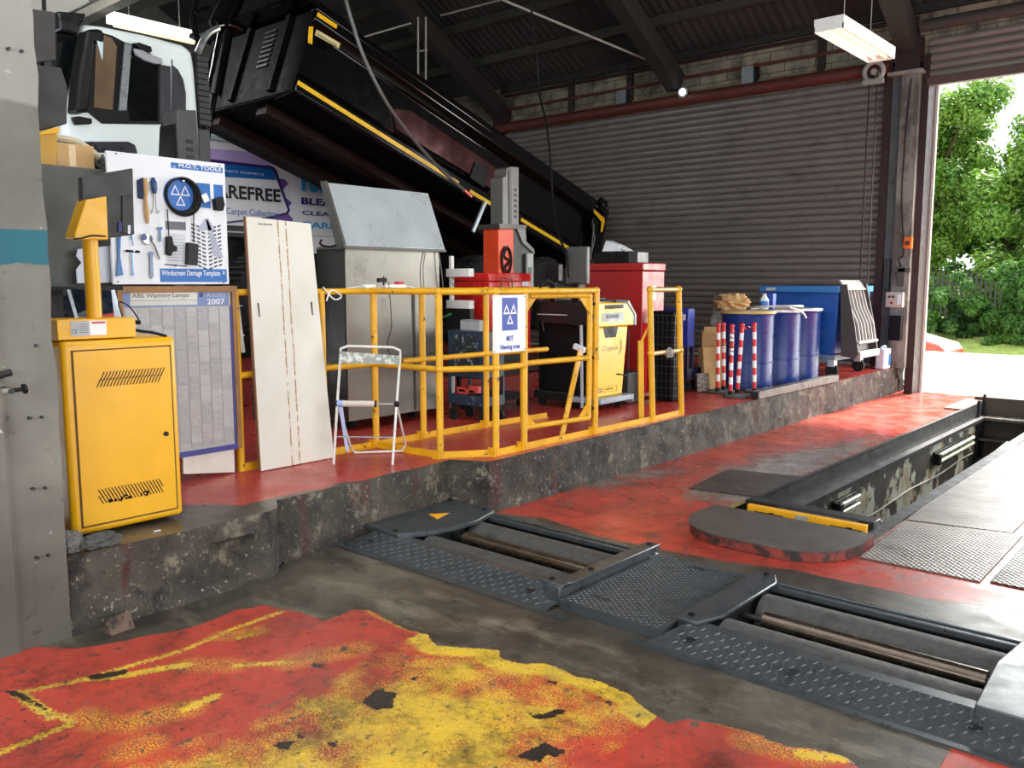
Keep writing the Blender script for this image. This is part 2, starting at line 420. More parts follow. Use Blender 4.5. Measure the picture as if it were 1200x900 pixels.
# floor material
def floor_material():
    t = NT('worn_painted_concrete_floor'); n = t.noise
    base = t.mix(t.ramp(n(1.3, 6, .6), .38, .66), srgb('#2c2824'), srgb('#625a4c'))
    base = t.mix(t.ramp(n(2.2, 5, .7, stretch=(1, 2.6, 1)), .5, .72), base, srgb('#7c7463'))
    base = t.mix(t.ramp(n(9, 6, .7), .56, .72), base, srgb('#211e1b'))
    e1 = t.math('MULTIPLY', t.math('SUBTRACT', n(13, 8, .7), .5), .06)
    speck = n(150, 5, .8)
    red = t.mix(t.ramp(n(2.0, 5), .35, .7), srgb('#BF4533'), srgb('#A03A2F'))
    red = t.mix(t.ramp(n(1.1, 5, .6, stretch=(1, 1, 1)), .5, .72), red, srgb('#8f3a31'))
    sd = t.attr('red'); m_red = t.ramp(t.math('ADD', sd, e1), -.003, .003)
    # wear inside the red: chips, and larger rubbed patches
    chips = t.math('MAXIMUM', t.ramp(n(26, 7, .72, stretch=(1, 1.8, 1)), .605, .62), t.ramp(n(9, 7, .75, stretch=(1.6, 1, 1)), .605, .62))
    rub = t.math('MULTIPLY', t.ramp(n(3.2, 7, .72, stretch=(1.6, 1, 1)), .55, .66), .85)
    grey = t.ramp(t.math('ADD', t.attr('grey'), t.math('MULTIPLY', t.math('SUBTRACT', n(6, 8, .72), .5), 1.0)), -.12, .16)
    far = t.ramp(t.attr('far'), -.02, .02)
    lose = t.math('MAXIMUM', chips, t.math('MAXIMUM', t.math('MULTIPLY', t.math('MULTIPLY', rub, far), .75), grey))
    basef = t.mix(grey, base, t.mix(t.ramp(n(4, 6, .7), .35, .65), srgb('#6f665c'), srgb('#8a8176')))  # worn grey patches, lightened in the colour to carry floor glare
    c = t.mix(t.math('MULTIPLY', m_red, t.math('SUBTRACT', 1, lose)), basef, red)
    # yellow: solid inside, broken into specks near its worn edge
    yel = t.mix(t.ramp(n(4, 6, .7), .35, .7), srgb('#E2BA30'), srgb('#C9A645'))
    yel = t.mix(t.ramp(n(6.5, 6, .7), .5, .72), yel, srgb('#93803f'))
    yel = t.mix(t.math('MULTIPLY', t.ramp(n(210, 3, .8), .56, .62), .5), yel, srgb('#7d5a24'))
    sy = t.attr('yel')
    thr = t.math('SUBTRACT', t.math('MULTIPLY', sy, .62), t.math('MULTIPLY', t.math('SUBTRACT', speck, .42), 1.5))
    m_y = t.math('MULTIPLY', t.math('MAXIMUM', t.ramp(t.math('ADD', thr, t.math('MULTIPLY', t.math('SUBTRACT', n(6, 5), .5), .8)), -.03, .03), t.ramp(t.math('ADD', sd, e1), .10, .07)), t.ramp(t.math('ADD', sy, e1), -.02, -.014))
    hard = t.ramp(t.math('ADD', t.attr('yline'), t.math('MULTIPLY', t.math('SUBTRACT', n(60, 6, .75), .55), .13)), -.002, .002)
    dust = t.math('MULTIPLY', t.ramp(t.attr('ydust'), -.03, .02), t.ramp(n(120, 4, .75), .50, .56))
    my = t.math('MAXIMUM', m_y, t.math('MAXIMUM', hard, dust))
    my = t.math('MULTIPLY', my, t.math('SUBTRACT', 1, t.math('MULTIPLY', chips, .8)))
    c = t.mix(t.math('MULTIPLY', my, m_red), c, yel)
    bare = t.ramp(t.math('ADD', t.attr('bare'), t.math('MULTIPLY', t.math('SUBTRACT', n(45, 6, .7), .5), .05)), -.003, .003)
    c = t.mix(bare, c, srgb('#2a2420'))
    c = t.mix(t.math('MULTIPLY', t.ramp(n(60, 5, .8), .60, .66), .8), c, srgb('#241d19'))
    c = t.mix(t.math('MULTIPLY', t.ramp(n(3.7, 8, .82), .48, .66), .72), c, srgb('#2e201b'))
    c = t.mix(t.math('MULTIPLY', t.ramp(n(17, 8, .8, stretch=(1.5, 1, 1)), .60, .64), .8), c, srgb('#211a17'))
    c = t.mix(t.math('MULTIPLY', t.ramp(n(.9, 6, .65), .5, .75), .35), c, srgb('#3a2f2a'))
    ro = t.math('SUBTRACT', t.ramp(n(5, 5), .3, .7, .26, .5), t.math('MULTIPLY', t.ramp(t.attr('far'), -.1, .6), .11))
    hgt = t.math('ADD', t.math('MULTIPLY', n(40, 6, .7), .4), t.math('MULTIPLY', m_red, t.math('SUBTRACT', 1, lose)))
    return t.set(c, ro, 0, bump=hgt, bstr=.25, bdist=.006)
FLOOR_M = floor_material()
PX0, PX1, PY0, PY1 = -2.53, -1.62, 4.9, 11.9         # pit mouth
def sg(f): return f
attrs = {'red': mx([lambda x, y: sdf(x, y, RED_NEAR), lambda x, y: sdf(x, y, RED_FAR), lambda x, y: sdf(x, y, RED_CORNER)]),
         'far': lambda x, y: y-4.2,
         'yel': lambda x, y: sdf(x, y, YEL),
         'yline': mx([(lambda x, y, p=p, w_=w_: polyline(x, y, p, w_)) for p, w_ in YL]),
         'ydust': mx([(lambda x, y, p=p, w_=w_: polyline(x, y, p, w_)) for p, w_ in YDUST]),
         'bare': mx([(lambda x, y, p=p: sdf(x, y, p)) for p in BARE]),
         'grey': mx([(lambda x, y, p=p: sdf(x, y, p)) for p in GREYF])}
TX0, TX1, TX2, TX3, TY0, TY1 = -3.5, -2.38, -1.66, -.56, 3.12, 3.80      # roller openings
floor_rects = [(-4.1, .2, .4, 2.85, .018), (-4.1, -4.8, .4, .2, .3), (.4, -4.8, 6, 4.1, .1), (-4.1, 2.85, .4, TY0, .03), (-4.1, TY0, TX0, TY1, .03), (TX1, TY0, TX2, TY1, .05), (TX3, TY0, .4, TY1, .05), (-4.1, TY1, .4, 4.1, .035),
               (-4.1, 4.1, 6, PY0, .04), (-4.1, PY0, PX0, PY1, .04), (PX1, PY0, 6, PY1, .04), (-4.1, PY1, 6, 12.45, .04)]
grid_mesh('floor', floor_rects, .05, 0, FLOOR_M, attrs)

# raised platform top, traced edge (x, y)
KERB = [(-3.70, 1.37), (-3.68, 1.9), (-3.68, 2.36), (-3.74, 2.44), (-3.84, 2.50), (-3.86, 3.2), (-3.89, 3.84), (-3.66, 3.97), (-3.66, 5), (-3.65, 6.5), (-3.65, 9), (-3.64, 12.4)]
def kerb_x(y):
    for (x0, y0), (x1, y1) in zip(KERB, KERB[1:]):
        if y0 <= y <= y1: return x0+(x1-x0)*(y-y0)/(y1-y0)
    return KERB[-1][0]
def platform_material():
    t = NT('worn_red_platform_paint'); n = t.noise
    conc = t.mix(t.ramp(n(3, 6), .35, .68), srgb('#3a352f'), srgb('#5e564a'))
    conc = t.mix(t.ramp(n(10, 6, .7), .56, .72), conc, srgb('#1f1b18'))
    red = t.mix(t.ramp(n(2.5, 5), .35, .7), srgb('#B23A30'), srgb('#9a3a33'))
    m = t.ramp(t.math('ADD', t.attr('red'), t.math('MULTIPLY', t.math('SUBTRACT', n(16, 7, .7), .5), .06)), -.002, .003)
    chips = t.ramp(n(22, 7, .72), .68, .70)
    rub = t.math('MULTIPLY', t.ramp(n(2.6, 6, .7), .55, .7), t.ramp(t.attr('rubbed'), -.3, .2))
    c = t.mix(t.math('MULTIPLY', m, t.math('SUBTRACT', 1, t.math('MAXIMUM', chips, t.math('MULTIPLY', rub, .7)))), conc, red)
    return t.set(c, t.ramp(n(5, 5), .3, .7, .22, .42), 0, bump=n(40, 6, .7), bstr=.15, bdist=.004)
PLAT_RED = [(-17, 2.0), (-4.3, 1.95)]+Zs([(212,592),(260,591),(285,592),(300,588),(345,578),(385,572),(392,566),(432,563),(460,553),(520,546),(560,547),(600,540),(700,515),(800,492),(900,470),(1000,449),(1063,437)], PT)+[(-3.55, 12.6), (-17, 12.6)]
def platform():
    vs = []; fs = []; ys = list(np.arange(1.37, 12.1001, .06))
    for cy in (2.36, 2.44, 2.50, 3.84, 3.97): ys.append(cy)
    ys.append(12.1); ys = sorted(set(round(float(y), 3) for y in ys))
    cols = [-17, -12, -9, -7, -6, -5.4]+[-5.0+.06*i for i in range(18)]
    m = len(cols)+10
    for y in ys:
        kx = kerb_x(y)+.012*noise.noise((y*6, 0, 0))+.02*min(0, noise.noise((y*2.3, 5, 0)))
        row = cols+[cols[-1]+(kx-cols[-1])*(i+1)/10 for i in range(10)]
        for x in row: vs.append((x, y, 0))
    for j in range(len(ys)-1):
        for i in range(m-1):
            a = j*m+i; fs.append((a, a+1, a+m+1, a+m))
    me = bpy.data.meshes.new('raised_floor'); me.from_pydata(vs, [], fs)
    A = np.array(vs)
    for an, fn in {'red': lambda x, y: sdf(x, y, PLAT_RED), 'rubbed': lambda x, y: .0*x+np.where(x < -4.5, .3, -.1)}.items():
        at = me.attributes.new(an, 'FLOAT', 'POINT'); at.data.foreach_set('value', np.clip(fn(A[:, 0], A[:, 1]), -.6, .6).astype(np.float32))
    o = bpy.data.objects.new('raised_floor', me); COL.objects.link(o); o.location = (0, 0, PT); me.materials.append(platform_material())
    struct(o)
platform()
def kerb_material():
    t = NT('broken_kerb_concrete'); n = t.noise
    c = t.mix(t.ramp(n(2.4, 7, .65), .38, .64), srgb('#241f1b'), srgb('#4e453a'))
    c = t.mix(t.ramp(n(5, 8, .75), .56, .61), c, srgb('#766c5a'))
    c = t.mix(t.ramp(n(3.4, 7, .7, src=t.coord()), .55, .66), c, srgb('#1c1917'))
    drip = t.ramp(n(7, 5, .6, stretch=(1, 1, .13)), .60, .66)
    c = t.mix(t.math('MULTIPLY', drip, .75), c, srgb('#4a1f1a'))
    c = t.mix(t.ramp(n(30, 6, .8), .60, .64), c, srgb('#9a9080'))
    c = t.mix(t.ramp(n(24, 7, .85), .58, .62), c, srgb('#171412'))
    return t.set(c, .75, 0, bump=n(14, 8, .75), bstr=.8, bdist=.03)
def kerb_wall():
    pts = []
    for (x0, y0), (x1, y1) in zip(KERB, KERB[1:]):
        L = math.hypot(x1-x0, y1-y0); k = max(2, int(L/.03))
        for i in range(k): pts.append((x0+(x1-x0)*i/k, y0+(y1-y0)*i/k, x1-x0, y1-y0))
    pts.append((KERB[-1][0], KERB[-1][1], 0, 1))
    H = 12; vs = []; fs = []
    for (x, y, dx, dy) in pts:
        L = math.hypot(dx, dy); nx, ny = dy/L, -dx/L
        for k in range(H+1):
            z = PT*k/H
            f = 1 if .0 < z < PT else .25
            d = .018*noise.fractal((x*3, y*3, z*4), 1, 2, 4)+.014*noise.noise((y*9, z*9, 3))+.008*noise.noise((y*30, z*30, 3))
            if 2.0 < y < 2.3 and .05 < z < .26: d -= .05*math.sin((y-2.0)/.3*PI)
            d -= .03*max(0, noise.noise((y*1.7, 9, 0)))*(z/PT)**4
            vs.append((x+nx*d*f, y+ny*d*f, z))
        vs.append((x-nx*.25, y-ny*.1, PT-.001))
    m = H+2
    for j in range(len(pts)-1):
        for k in range(m-1):
            a = j*m+k; fs.append((a, a+m, a+m+1, a+1))
    n = len(vs)
    mb = MB(); mb.add(vs, fs)
    mb.box(-4.2, 12.36, 0, -3.645, 12.4, PT)
    struct(mb.build('kerb_wall', kerb_material()))
kerb_wall()

# ================================================================ INSPECTION PIT
def pitwall_material():
    t = NT('peeling_pit_wall'); n = t.noise
    c = t.mix(t.ramp(n(3, 6), .35, .7), srgb('#231f1b'), srgb('#3b352d'))
    p = t.ramp(n(2.1, 7, .68), .50, .53)
    pc = t.mix(t.ramp(n(4, 6, .7), .45, .6), srgb('#A8AA9C'), srgb('#8a7a5a'))
    c = t.mix(p, c, pc)
    return t.set(c, .6, 0, bump=p, bstr=.4, bdist=.01)
pw = pitwall_material(); D = -1.5
for nm, b in (('pit_wall', (PX0-.15, PY0, D, PX0, 14.5, -.001)), ('pit_wall', (PX1, PY0, D, PX1+.15, 14.5, -.001)), ('pit_wall', (PX0-.15, PY0-.15, D, PX1+.15, PY0, -.001))):
    struct(MB().box(*b).build(nm, pw))
struct(MB().box(PX0-.15, PY0-.15, D-.1, PX1+.15, 14.5, D).build('pit_floor', M('oily_pit_floor', '#1d1a17', .4)))
# steel lining rail along the pit mouth
for nm, x0, x1 in (('pit_edge_rail', PX0, PX0+.05), ('pit_edge_rail', PX1-.05, PX1)):
    mb = MB().box(x0, PY0, -.16, x0+(.012 if x0 == PX0 else .05), PY1+.1, .004)
    mb.box(PX0-.02 if x0 == PX0 else x0, PY0, .0, PX0+.012 if x0 == PX0 else PX1+.03, PY1+.1, .012)
    mb.box(x0, PY0, -.2, x1+(.03 if x0 == PX0 else 0), PY1+.1, -.16)
    struct(mb.build(nm, M('black_oily_steel', '#151413', .5, .2, var=.3, dirt='#3a332c', dirt_lo=.6, dirt_hi=.7, dscale=10)))
mb = MB().tube(smoothline([(PX0+.03, y, -.58+.015*math.sin(y*3)) for y in np.arange(5.4, 11.6, .5)], 3), .008, 6)
mb.build('pit_cable', M('grey_cable', '#8b8478', .5), label='thin grey cable running along the inside wall of the inspection pit', cat='cable')
# steps at the far end of the pit
st = thing('pit_ladder', 'dark steel ladder treads at the far end of the inspection pit', 'ladder', (-2.07, 11.8, D))
for i, z in enumerate((-.16, -.42, -.68, -.94)):
    MB().box(PX0+.03, 11.62, z-.03, PX1-.02, 11.86, z).build('tread', M('worn_tread_steel', '#6a6560', .3, .6), st)
MB().box(PX0+.003, 11.58, D, PX0+.035, 11.62, .05).box(PX0+.003, 11.86, D, PX0+.035, 11.9, .10).build('rail', dark_steel, st)
MB().box(PX1-.035, 11.6, D, PX1-.003, 11.9, -.04).build('rail', dark_steel, st)
struct(MB().box(PX0, 11.9, D, PX1, 11.98, .0).box(PX0-.1, 11.9, 0, PX1+.1, 12.02, .06).build('pit_end_wall', M('brown_pit_end', '#4a4034', .7, bump=.3)))
struct(MB().box(PX0-.2, 10.9, .0, PX0, 11.95, .02).build('pit_edge_rail', M('rusty_edge', '#7a5a42', .7)))
# pit lamps
def pit_lamp(y, z, L, lab):
    r = thing('pit_lamp', lab, 'lamp', (PX0+.06, y, z), 'lamps on the pit wall')
    MB().box(PX0+.001, y, z-.07, PX0+.03, y+L, z+.07).build('base', dark_steel, r, bev=.004)
    for k in (-1, 1): MB().cyl((PX0+.055, y+.06, z+.035*k), (PX0+.055, y+L-.02, z+.035*k), .024, n=12).build('tube', M('pit_tube_glass', '#9a9c8c', .25), r)
    MB().box(PX0+.03, y-.02, z-.06, PX0+.085, y+.06, z+.06).build('end_cap', black_pl, r, bev=.005)
a_, b_ = XP(1092, 541, PX0), XP(1135, 512, PX0)
pit_lamp(a_[1], (a_[2]+b_[2])/2, b_[1]-a_[1], 'twin tube lamp high on the peeling pit wall near the ladder end')
a_ = XP(992, 588, PX0)
pit_lamp(a_[1]-.35, a_[2], .5, 'twin tube lamp on the pit wall just behind the yellow beam')
# D-shaped steel lid at the pit mouth
mb = MB(); prof = []
x0, x1, y0, y1, rc = -2.56, -1.56, 4.33, 4.93, .36
prof += [(x1, y1), (x0, y1)]
for k in range(9):
    a = PI+PI/2*k/8; prof.append((x0+rc+rc*math.cos(a), y0+rc+rc*math.sin(a)))
for k in range(9):
    a = -PI/2+PI/2*k/8; prof.append((x1-rc+rc*math.cos(a), y0+rc+rc*math.sin(a)))
mb.prism(prof, 'z', .003, .058)
lid = mb.build('pit_cover', M('rusty_red_plinth_side', '#7a2f24', .6, var=.3, dirt='#26201c', dirt_lo=.47, dirt_hi=.55, dscale=9), label='low dark plinth with rounded rusty red rim at the near end of the pit', cat='pit cover')
mb = MB(); cx, cy = (x0+x1)/2, (y0+y1)/2
mb.prism([(cx+(a-cx)*1.01, cy+(b-cy)*1.01) for a, b in prof], 'z', .058, .066)
mb.build('top_plate', M('grimy_top_plate', '#4b443e', .5, .1, var=.15, dirt='#6d665a', dirt_lo=.62, dirt_hi=.7, dscale=10), lid)
mb = MB(); mb.prism([(PX0-.04, 4.93), (PX0+.012, 4.93), (PX0+.012, 5.3), (PX0-.04, 5.3)], 'z', .002, .016)
mb.build('edge_strip', M('scraped_yellow_edge', '#8a7a40', .5, .3, var=.2), label='scraped steel edging strip with old yellow paint left of the pit mouth', cat='edging strip')
# pit beam with yellow face
bm_ = thing('pit_jack_beam', 'pit jacking beam with yellow slotted front bar spanning the pit mouth', 'jacking beam', (-2.07, 5.1, 0))
MB().box(-2.50, 5.24, -.06, -1.66, 5.36, .05).box(-2.50, 5.36, -.12, -1.66, 5.40, .03).build('crossbeam', dark_steel, bm_, bev=.006)
MB().box(-2.25, 5.14, .0, -1.75, 5.23, .045).build('rail', dark_steel, bm_)
MB().box(-2.40, 5.06, -.01, -1.65, 5.10, .07).build('front_bar', beam_yel, bm_, bev=.003)
for sx in (-2.25, -1.76):
    MB().box(sx-.1, 5.057, .025, sx+.09, 5.06, .035).box(sx-.0, 5.054, .019, sx+.03, 5.06, .041).build('slot', black_pl, bm_)
MB().box(-2.08, 5.057, .0, -2.0, 5.06, .06).build('label_patch', M('worn_label', '#9a968c', .5), bm_)
# floor plates
def crosshatch(name, col, dk):
    t = NT(name)
    def w_(ang):
        mp = t.new('ShaderNodeMapping'); mp.inputs['Rotation'].default_value = (0, 0, ang); t.link(t.pos(), mp.inputs['Vector'])
        wv = t.new('ShaderNodeTexWave'); wv.inputs['Scale'].default_value = 11; t.link(mp.outputs[0], wv.inputs['Vector']); return wv.outputs['Fac']
    h = t.math('MAXIMUM', w_(.785), w_(-.785))
    c = t.mix(t.ramp(t.noise(3, 6), .35, .7), srgb(col), srgb(dk))
    return t.set(c, t.ramp(t.noise(5, 5), .3, .7, .28, .5), .35, bump=h, bstr=.6, bdist=.006)
hatch = crosshatch('crosshatched_plate', '#857d77', '#665d58'); hatch_d = crosshatch('dark_crosshatched_plate', '#4e4540', '#3a322e')
def plate(px, lab, mat, h=.008, z=0.001):
    P = Zs(px); mb = MB(); mb.prism(P, 'z', z, z+h)
    return mb.build('floor_plate', mat, bev=.002, label=lab, cat='floor plate', group='chequered steel floor plates')
plate([(807,573),(887,583),(943,560),(853,551)], 'dark crosshatched steel plate on the red floor left of the pit', hatch_d)
plate([(1008,654),(1148,683),(1199,628),(1062,612)], 'pale crosshatched steel plate beside the right edge of the pit, nearest the plinth', hatch)
plate([(1062,610),(1186,626),(1215,598),(1230,540),(1180,518),(1120,565)], 'pale steel plate further along the right pit edge, glaring with daylight', hatch, z=.001)
plate([(1160,683),(1300,712),(1300,640),(1215,624)], 'dark crosshatched steel plate cut by the right edge of the photo', hatch_d)

# ================================================================ ROLLER BRAKE TESTER
def tread(mb, x0, x1, y0, y1, zf, pitch=.034, s=.5):
    j = 0; y = y0+pitch*.4
    while y < y1-pitch*.3:
        x = x0+pitch*.5; i = 0
        while x < x1-pitch*.4:
            a = PI/4 if (i+j) % 2 else -PI/4
            z = zf(y)
            mb.obox((x, y, z+.001), (pitch*.72, pitch*.2, .004), (0, 0, a)) if False else None
            L = pitch*.42; W = pitch*.11; ca, sa = math.cos(a), math.sin(a)
            q = [(-L, 0), (0, -W), (L, 0), (0, W)]
            base = [(x+p*ca-r_*sa, y+p*sa+r_*ca) for p, r_ in q]
            vs = [(bx, by, zf(by)) for bx, by in base]+[(x+(bx-x)*.6, y+(by-y)*.6, zf(by)+.0035) for bx, by in base]
            mb.add(vs, [(0,1,5,4),(1,2,6,5),(2,3,7,6),(3,0,4,7),(4,5,6,7)])
            x += pitch; i += 1
        y += pitch*.8; j += 1
def hexbolt(mb, x, y, z): mb.cyl((x, y, z), (x, y, z+.008), .011, n=6).cyl((x, y, z), (x, y, z+.002), .016, n=12)
def roller_bed(x0, x1, lab, side):
    xc = (x0+x1)/2
    r = thing('roller_brake_tester', lab, 'brake tester', (xc, 3.5, 0), 'roller beds of the brake tester')
    fx0, fx1 = x0-.02, x1+.02
    mb = MB().box(fx0-.0, TY0-.03, -.35, fx1, TY0+.0, .055).box(fx0, TY1, -.35, fx1, TY1+.03, .055)
    mb.box(fx0, TY0, -.35, fx0+.02, TY1, .04).box(fx1-.02, TY0, -.35, fx1, TY1, .04).box(fx0, TY0, -.36, fx1, TY1, -.34)
    mb.build('frame', dark_steel, r)
    # front ramp of tread plate
    a0, a1 = (x0-.32, x1+.06) if side == 'l' else (x0-.12, x1+.16)
    yb, yt = 2.93, TY0+.01; zt = .062
    zf = lambda y: .004+(zt-.004)*min(1, max(0, (y-yb)/(yt-.03-yb)))
    mb = MB()
    mb.add([(a0-.06 if side == 'l' else a0-.05, yb, .003), (a1-.03, yb, .003), (a1, yt-.03, zt), (a0+.05, yt-.03, zt), (a1, yt+.03, zt), (a0+.05, yt+.03, zt), (a1, yt+.03, .02), (a0+.05, yt+.03, .02)],
           [(0,1,2,3), (3,2,4,5), (5,4,6,7)])
    tread(mb, a0+.05, a1-.04, yb+.01, yt-.03, zf)
    rp = mb.build('ramp', tester_grey, r, smooth=False)
    mh = MB()
    for hx in (a0+.12, a1-.2): mh.lathe((hx, (yb+yt)/2-.01, zf((yb+yt)/2-.01)-.002), [(.001, .004), (.022, .004), (.022, .0062), (.001, .0062)], 16)
    mh.build('hole', black_print, rp)
    MB().box(a0-.1, yb-.035, .001, a1+.1, yb-.003, .008).build('edge_strip', tester_grey, r)
    # back rail
    MB().box(x0-.06, TY1-.03, .03, x1+.06, TY1+.05, .06).box(x0-.06, TY1+.05, .001, x1+.06, TY1+.08, .03).box(x0-.06, TY1+.005, .06, x1+.06, TY1+.03, .068).build('back_rail', tester_grey, r, bev=.004)
    # rollers
    for ry in (3.26, 3.65):
        rr = MB().cyl((x0+.03, ry, -.045), (x1-.03, ry, -.045), .102, n=40).build('roller', roller_grey, r)
        MB().cyl((x0+.002, ry, -.045), (x1-.002, ry, -.045), .03, n=12).build('axle', chrome, rr)
    sr = MB().cyl((x0+.12, 3.46, .012), (x1-.1, 3.46, .012), .041, n=24).build('sensor_roller', roller_small, r)
    MB().cyl((x0+.02, 3.46, .012), (x1-.02, 3.46, .012), .014, n=10).build('axle', dark_steel, sr)
    return r
rl = roller_bed(TX0, TX1, 'roller bed of the brake tester nearer the broken kerb, with three steel rollers', 'l')
rr_ = roller_bed(TX2, TX3, 'roller bed of the brake tester at the right edge of the photo', 'r')
# end housing, left bed
mb = MB()
mb.prism([(-3.93, 3.1), (-3.56, 3.1), (-3.47, 3.26), (-3.43, 3.45), (-3.43, 3.62), (-3.5, 3.84), (-3.93, 3.86)], 'z', .055, .085)
mb.box(-3.90, 3.14, .003, -3.56, 3.83, .055)
lh = mb.build('end_cover', tester_grey, rl, bev=.006)
mb = MB(); [hexbolt(mb, a, b, .085) for a, b in ((-3.88, 3.14), (-3.62, 3.13), (-3.55, 3.80), (-3.88, 3.82))]; mb.build('bolt', black_pl, lh)
mb = MB().prism([(-3.74, 3.5), (-3.62, 3.46), (-3.66, 3.6)], 'z', .085, .0865); mb.build('warning_sticker', M('yellow_sticker', '#E9A020', .4), lh)
# end beam, left bed
mb = MB().box(TX1-.03, 3.0, .01, TX1+.05, 3.88, .10).box(TX1-.08, 3.02, .085, TX1+.05, 3.09, .105); eb = mb.build('end_beam', tester_grey, rl, bev=.005)
mb = MB(); [hexbolt(mb, a, b, .105) for a, b in ((TX1-.04, 3.06),)]; [hexbolt(mb, TX1+.01, b, .1) for b in (3.3, 3.83)]; mb.build('bolt', black_pl, eb)
# right bed covers
mb = MB().prism([(TX2-.12, 3.10), (TX2-.02, 3.10), (TX2+.03, 3.25), (TX2+.03, 3.78), (TX2-.02, 3.88), (TX2-.12, 3.88)], 'z', .062, .08).box(TX2-.12, 3.12, .003, TX2-.02, 3.86, .062)
ec = mb.build('end_cover', tester_grey, rr_, bev=.005)
mb = MB(); [hexbolt(mb, a, b, .085) for a, b in ((TX2-.07, 3.15), (TX2-.05, 3.84))]; mb.build('bolt', black_pl, ec)
mb = MB().prism([(TX3-.06, 3.08), (TX3+.2, 3.08), (TX3+.2, 3.86), (TX3-.04, 3.86), (TX3-.08, 3.5)], 'z', .05, .085).box(TX3+.0, 3.1, .003, TX3+.18, 3.85, .05); mb.build('end_cover', tester_grey, rr_, bev=.005)
# centre plate
cp = thing('tester_centre_plate', 'grey tread plate covering the gap between the two roller beds', 'cover plate', (-2.05, 3.5, 0))
mb = MB().box(TX1+.06, 2.99, .002, TX2-.125, 3.87, .05); tread(mb, TX1+.08, TX2-.14, 3.0, 3.85, lambda y: .05, .019)
mb.build('plate', tester_grey, cp, smooth=False)
for (a, b) in ((-2.18, 3.12), (-2.05, 3.78)): MB().box(a-.05, b-.007, .0535, a+.05, b+.007, .0545).build('lifting_slot', black_print, cp)
# ================================================================ BUILDING SHELL
def shutter_mat(name, col):
    return M(name, col, .38, .25, var=.08, scale=2, dirt='#57514c', dirt_lo=.55, dirt_hi=.8, dscale=3)
def corrugated(mb, x0, x1, y, z0, z1, pitch, depth, arc=.5, n=8):
    """curved shutter laths facing south"""
    prof = []; z = z0
    while z < z1-1e-6:
        zt = min(z+pitch, z1)
        for k in range(n):
            f = k/n; prof.append((y-depth*math.sin(PI*f)**.55, z+(zt-z)*f))
        prof.append((y+.004, zt-.002)); z = zt
    vs = []
    for (a, b) in prof: vs += [(x0, a, b), (x1, a, b)]
    fs = [(2*i, 2*i+1, 2*i+3, 2*i+2) for i in range(len(prof)-1)]
    mb.add(vs, fs)
WY = 12.1
sm = shutter_mat('dark_shutter_lath', '#7e7873')
d1 = MB(); corrugated(d1, -10.75, -3.93, WY, PT+.03, 4.2, .098, .028)
struct(d1.build('door_1', sm, smooth=True))
struct(MB().box(-10.75, WY-.03, PT, -3.93, WY+.02, PT+.035).build('shutter_bottom_bar', M('pale_bottom_bar', '#b5b0a6', .5)))
struct(MB().box(-10.9, WY-.09, PT, -10.72, WY+.05, 4.35).build('door_1_frame', maroon))
struct(MB().box(-3.97, WY-.09, PT, -3.87, WY+.05, 4.35).build('door_1_frame', maroon))
# roller tube above closed shutter
struct(MB().cyl((-10.8, WY-.14, 4.28), (-3.9, WY-.14, 4.28), .09, n=20).build('shutter_barrel', pipe_red))
# wall above
cream = NT('grimy_cream_brick')
br = cream.new('ShaderNodeTexBrick'); br.inputs['Scale'].default_value = 1; br.inputs['Brick Width'].default_value = .45; br.inputs['Row Height'].default_value = .15; br.inputs['Mortar Size'].default_value = .006
mp_ = cream.new('ShaderNodeMapping'); mp_.inputs['Rotation'].default_value = (PI/2, 0, 0); cream.link(cream.pos(), mp_.inputs['Vector']); cream.link(mp_.outputs[0], br.inputs['Vector'])
for i, c_ in (('Color1', '#8f8672'), ('Color2', '#7b7262'), ('Mortar', '#3e382e')): br.inputs[i].default_value = (*srgb(c_), 1)
cream.set(cream.mix(cream.ramp(cream.noise(2.2, 7, .7), .45, .66), br.outputs['Color'], srgb('#3b342c')), .85, 0)
struct(MB().box(-17.2, WY+.02, 4.2, 6.2, WY+.25, 6.2).box(-17.2, WY+.02, 0, -10.85, WY+.25, 4.2).box(1.8, WY+.02, 0, 6.2, WY+.25, 4.2).build('wall_north', cream.m))
struct(MB().box(-17.2, -5, 0, -17, WY, 7).build('wall_west', M('west_wall_cladding', '#6a675f', .8)))
struct(MB().box(6.0, -5, 0, 6.2, -1, 7).box(6.0, 8, 0, 6.2, WY, 7).box(6.0, -1, 4.3, 6.2, 8, 7).build('wall_east', M('east_wall_cladding', '#8a877f', .8)))
struct(MB().box(-17.2, -5.2, 0, -4, -5, 7).box(4, -5.2, 0, 6.2, -5, 7).box(-4, -5.2, 4.4, 4, -5, 7).build('wall_south', M('south_wall_cladding', '#8a877f', .8)))
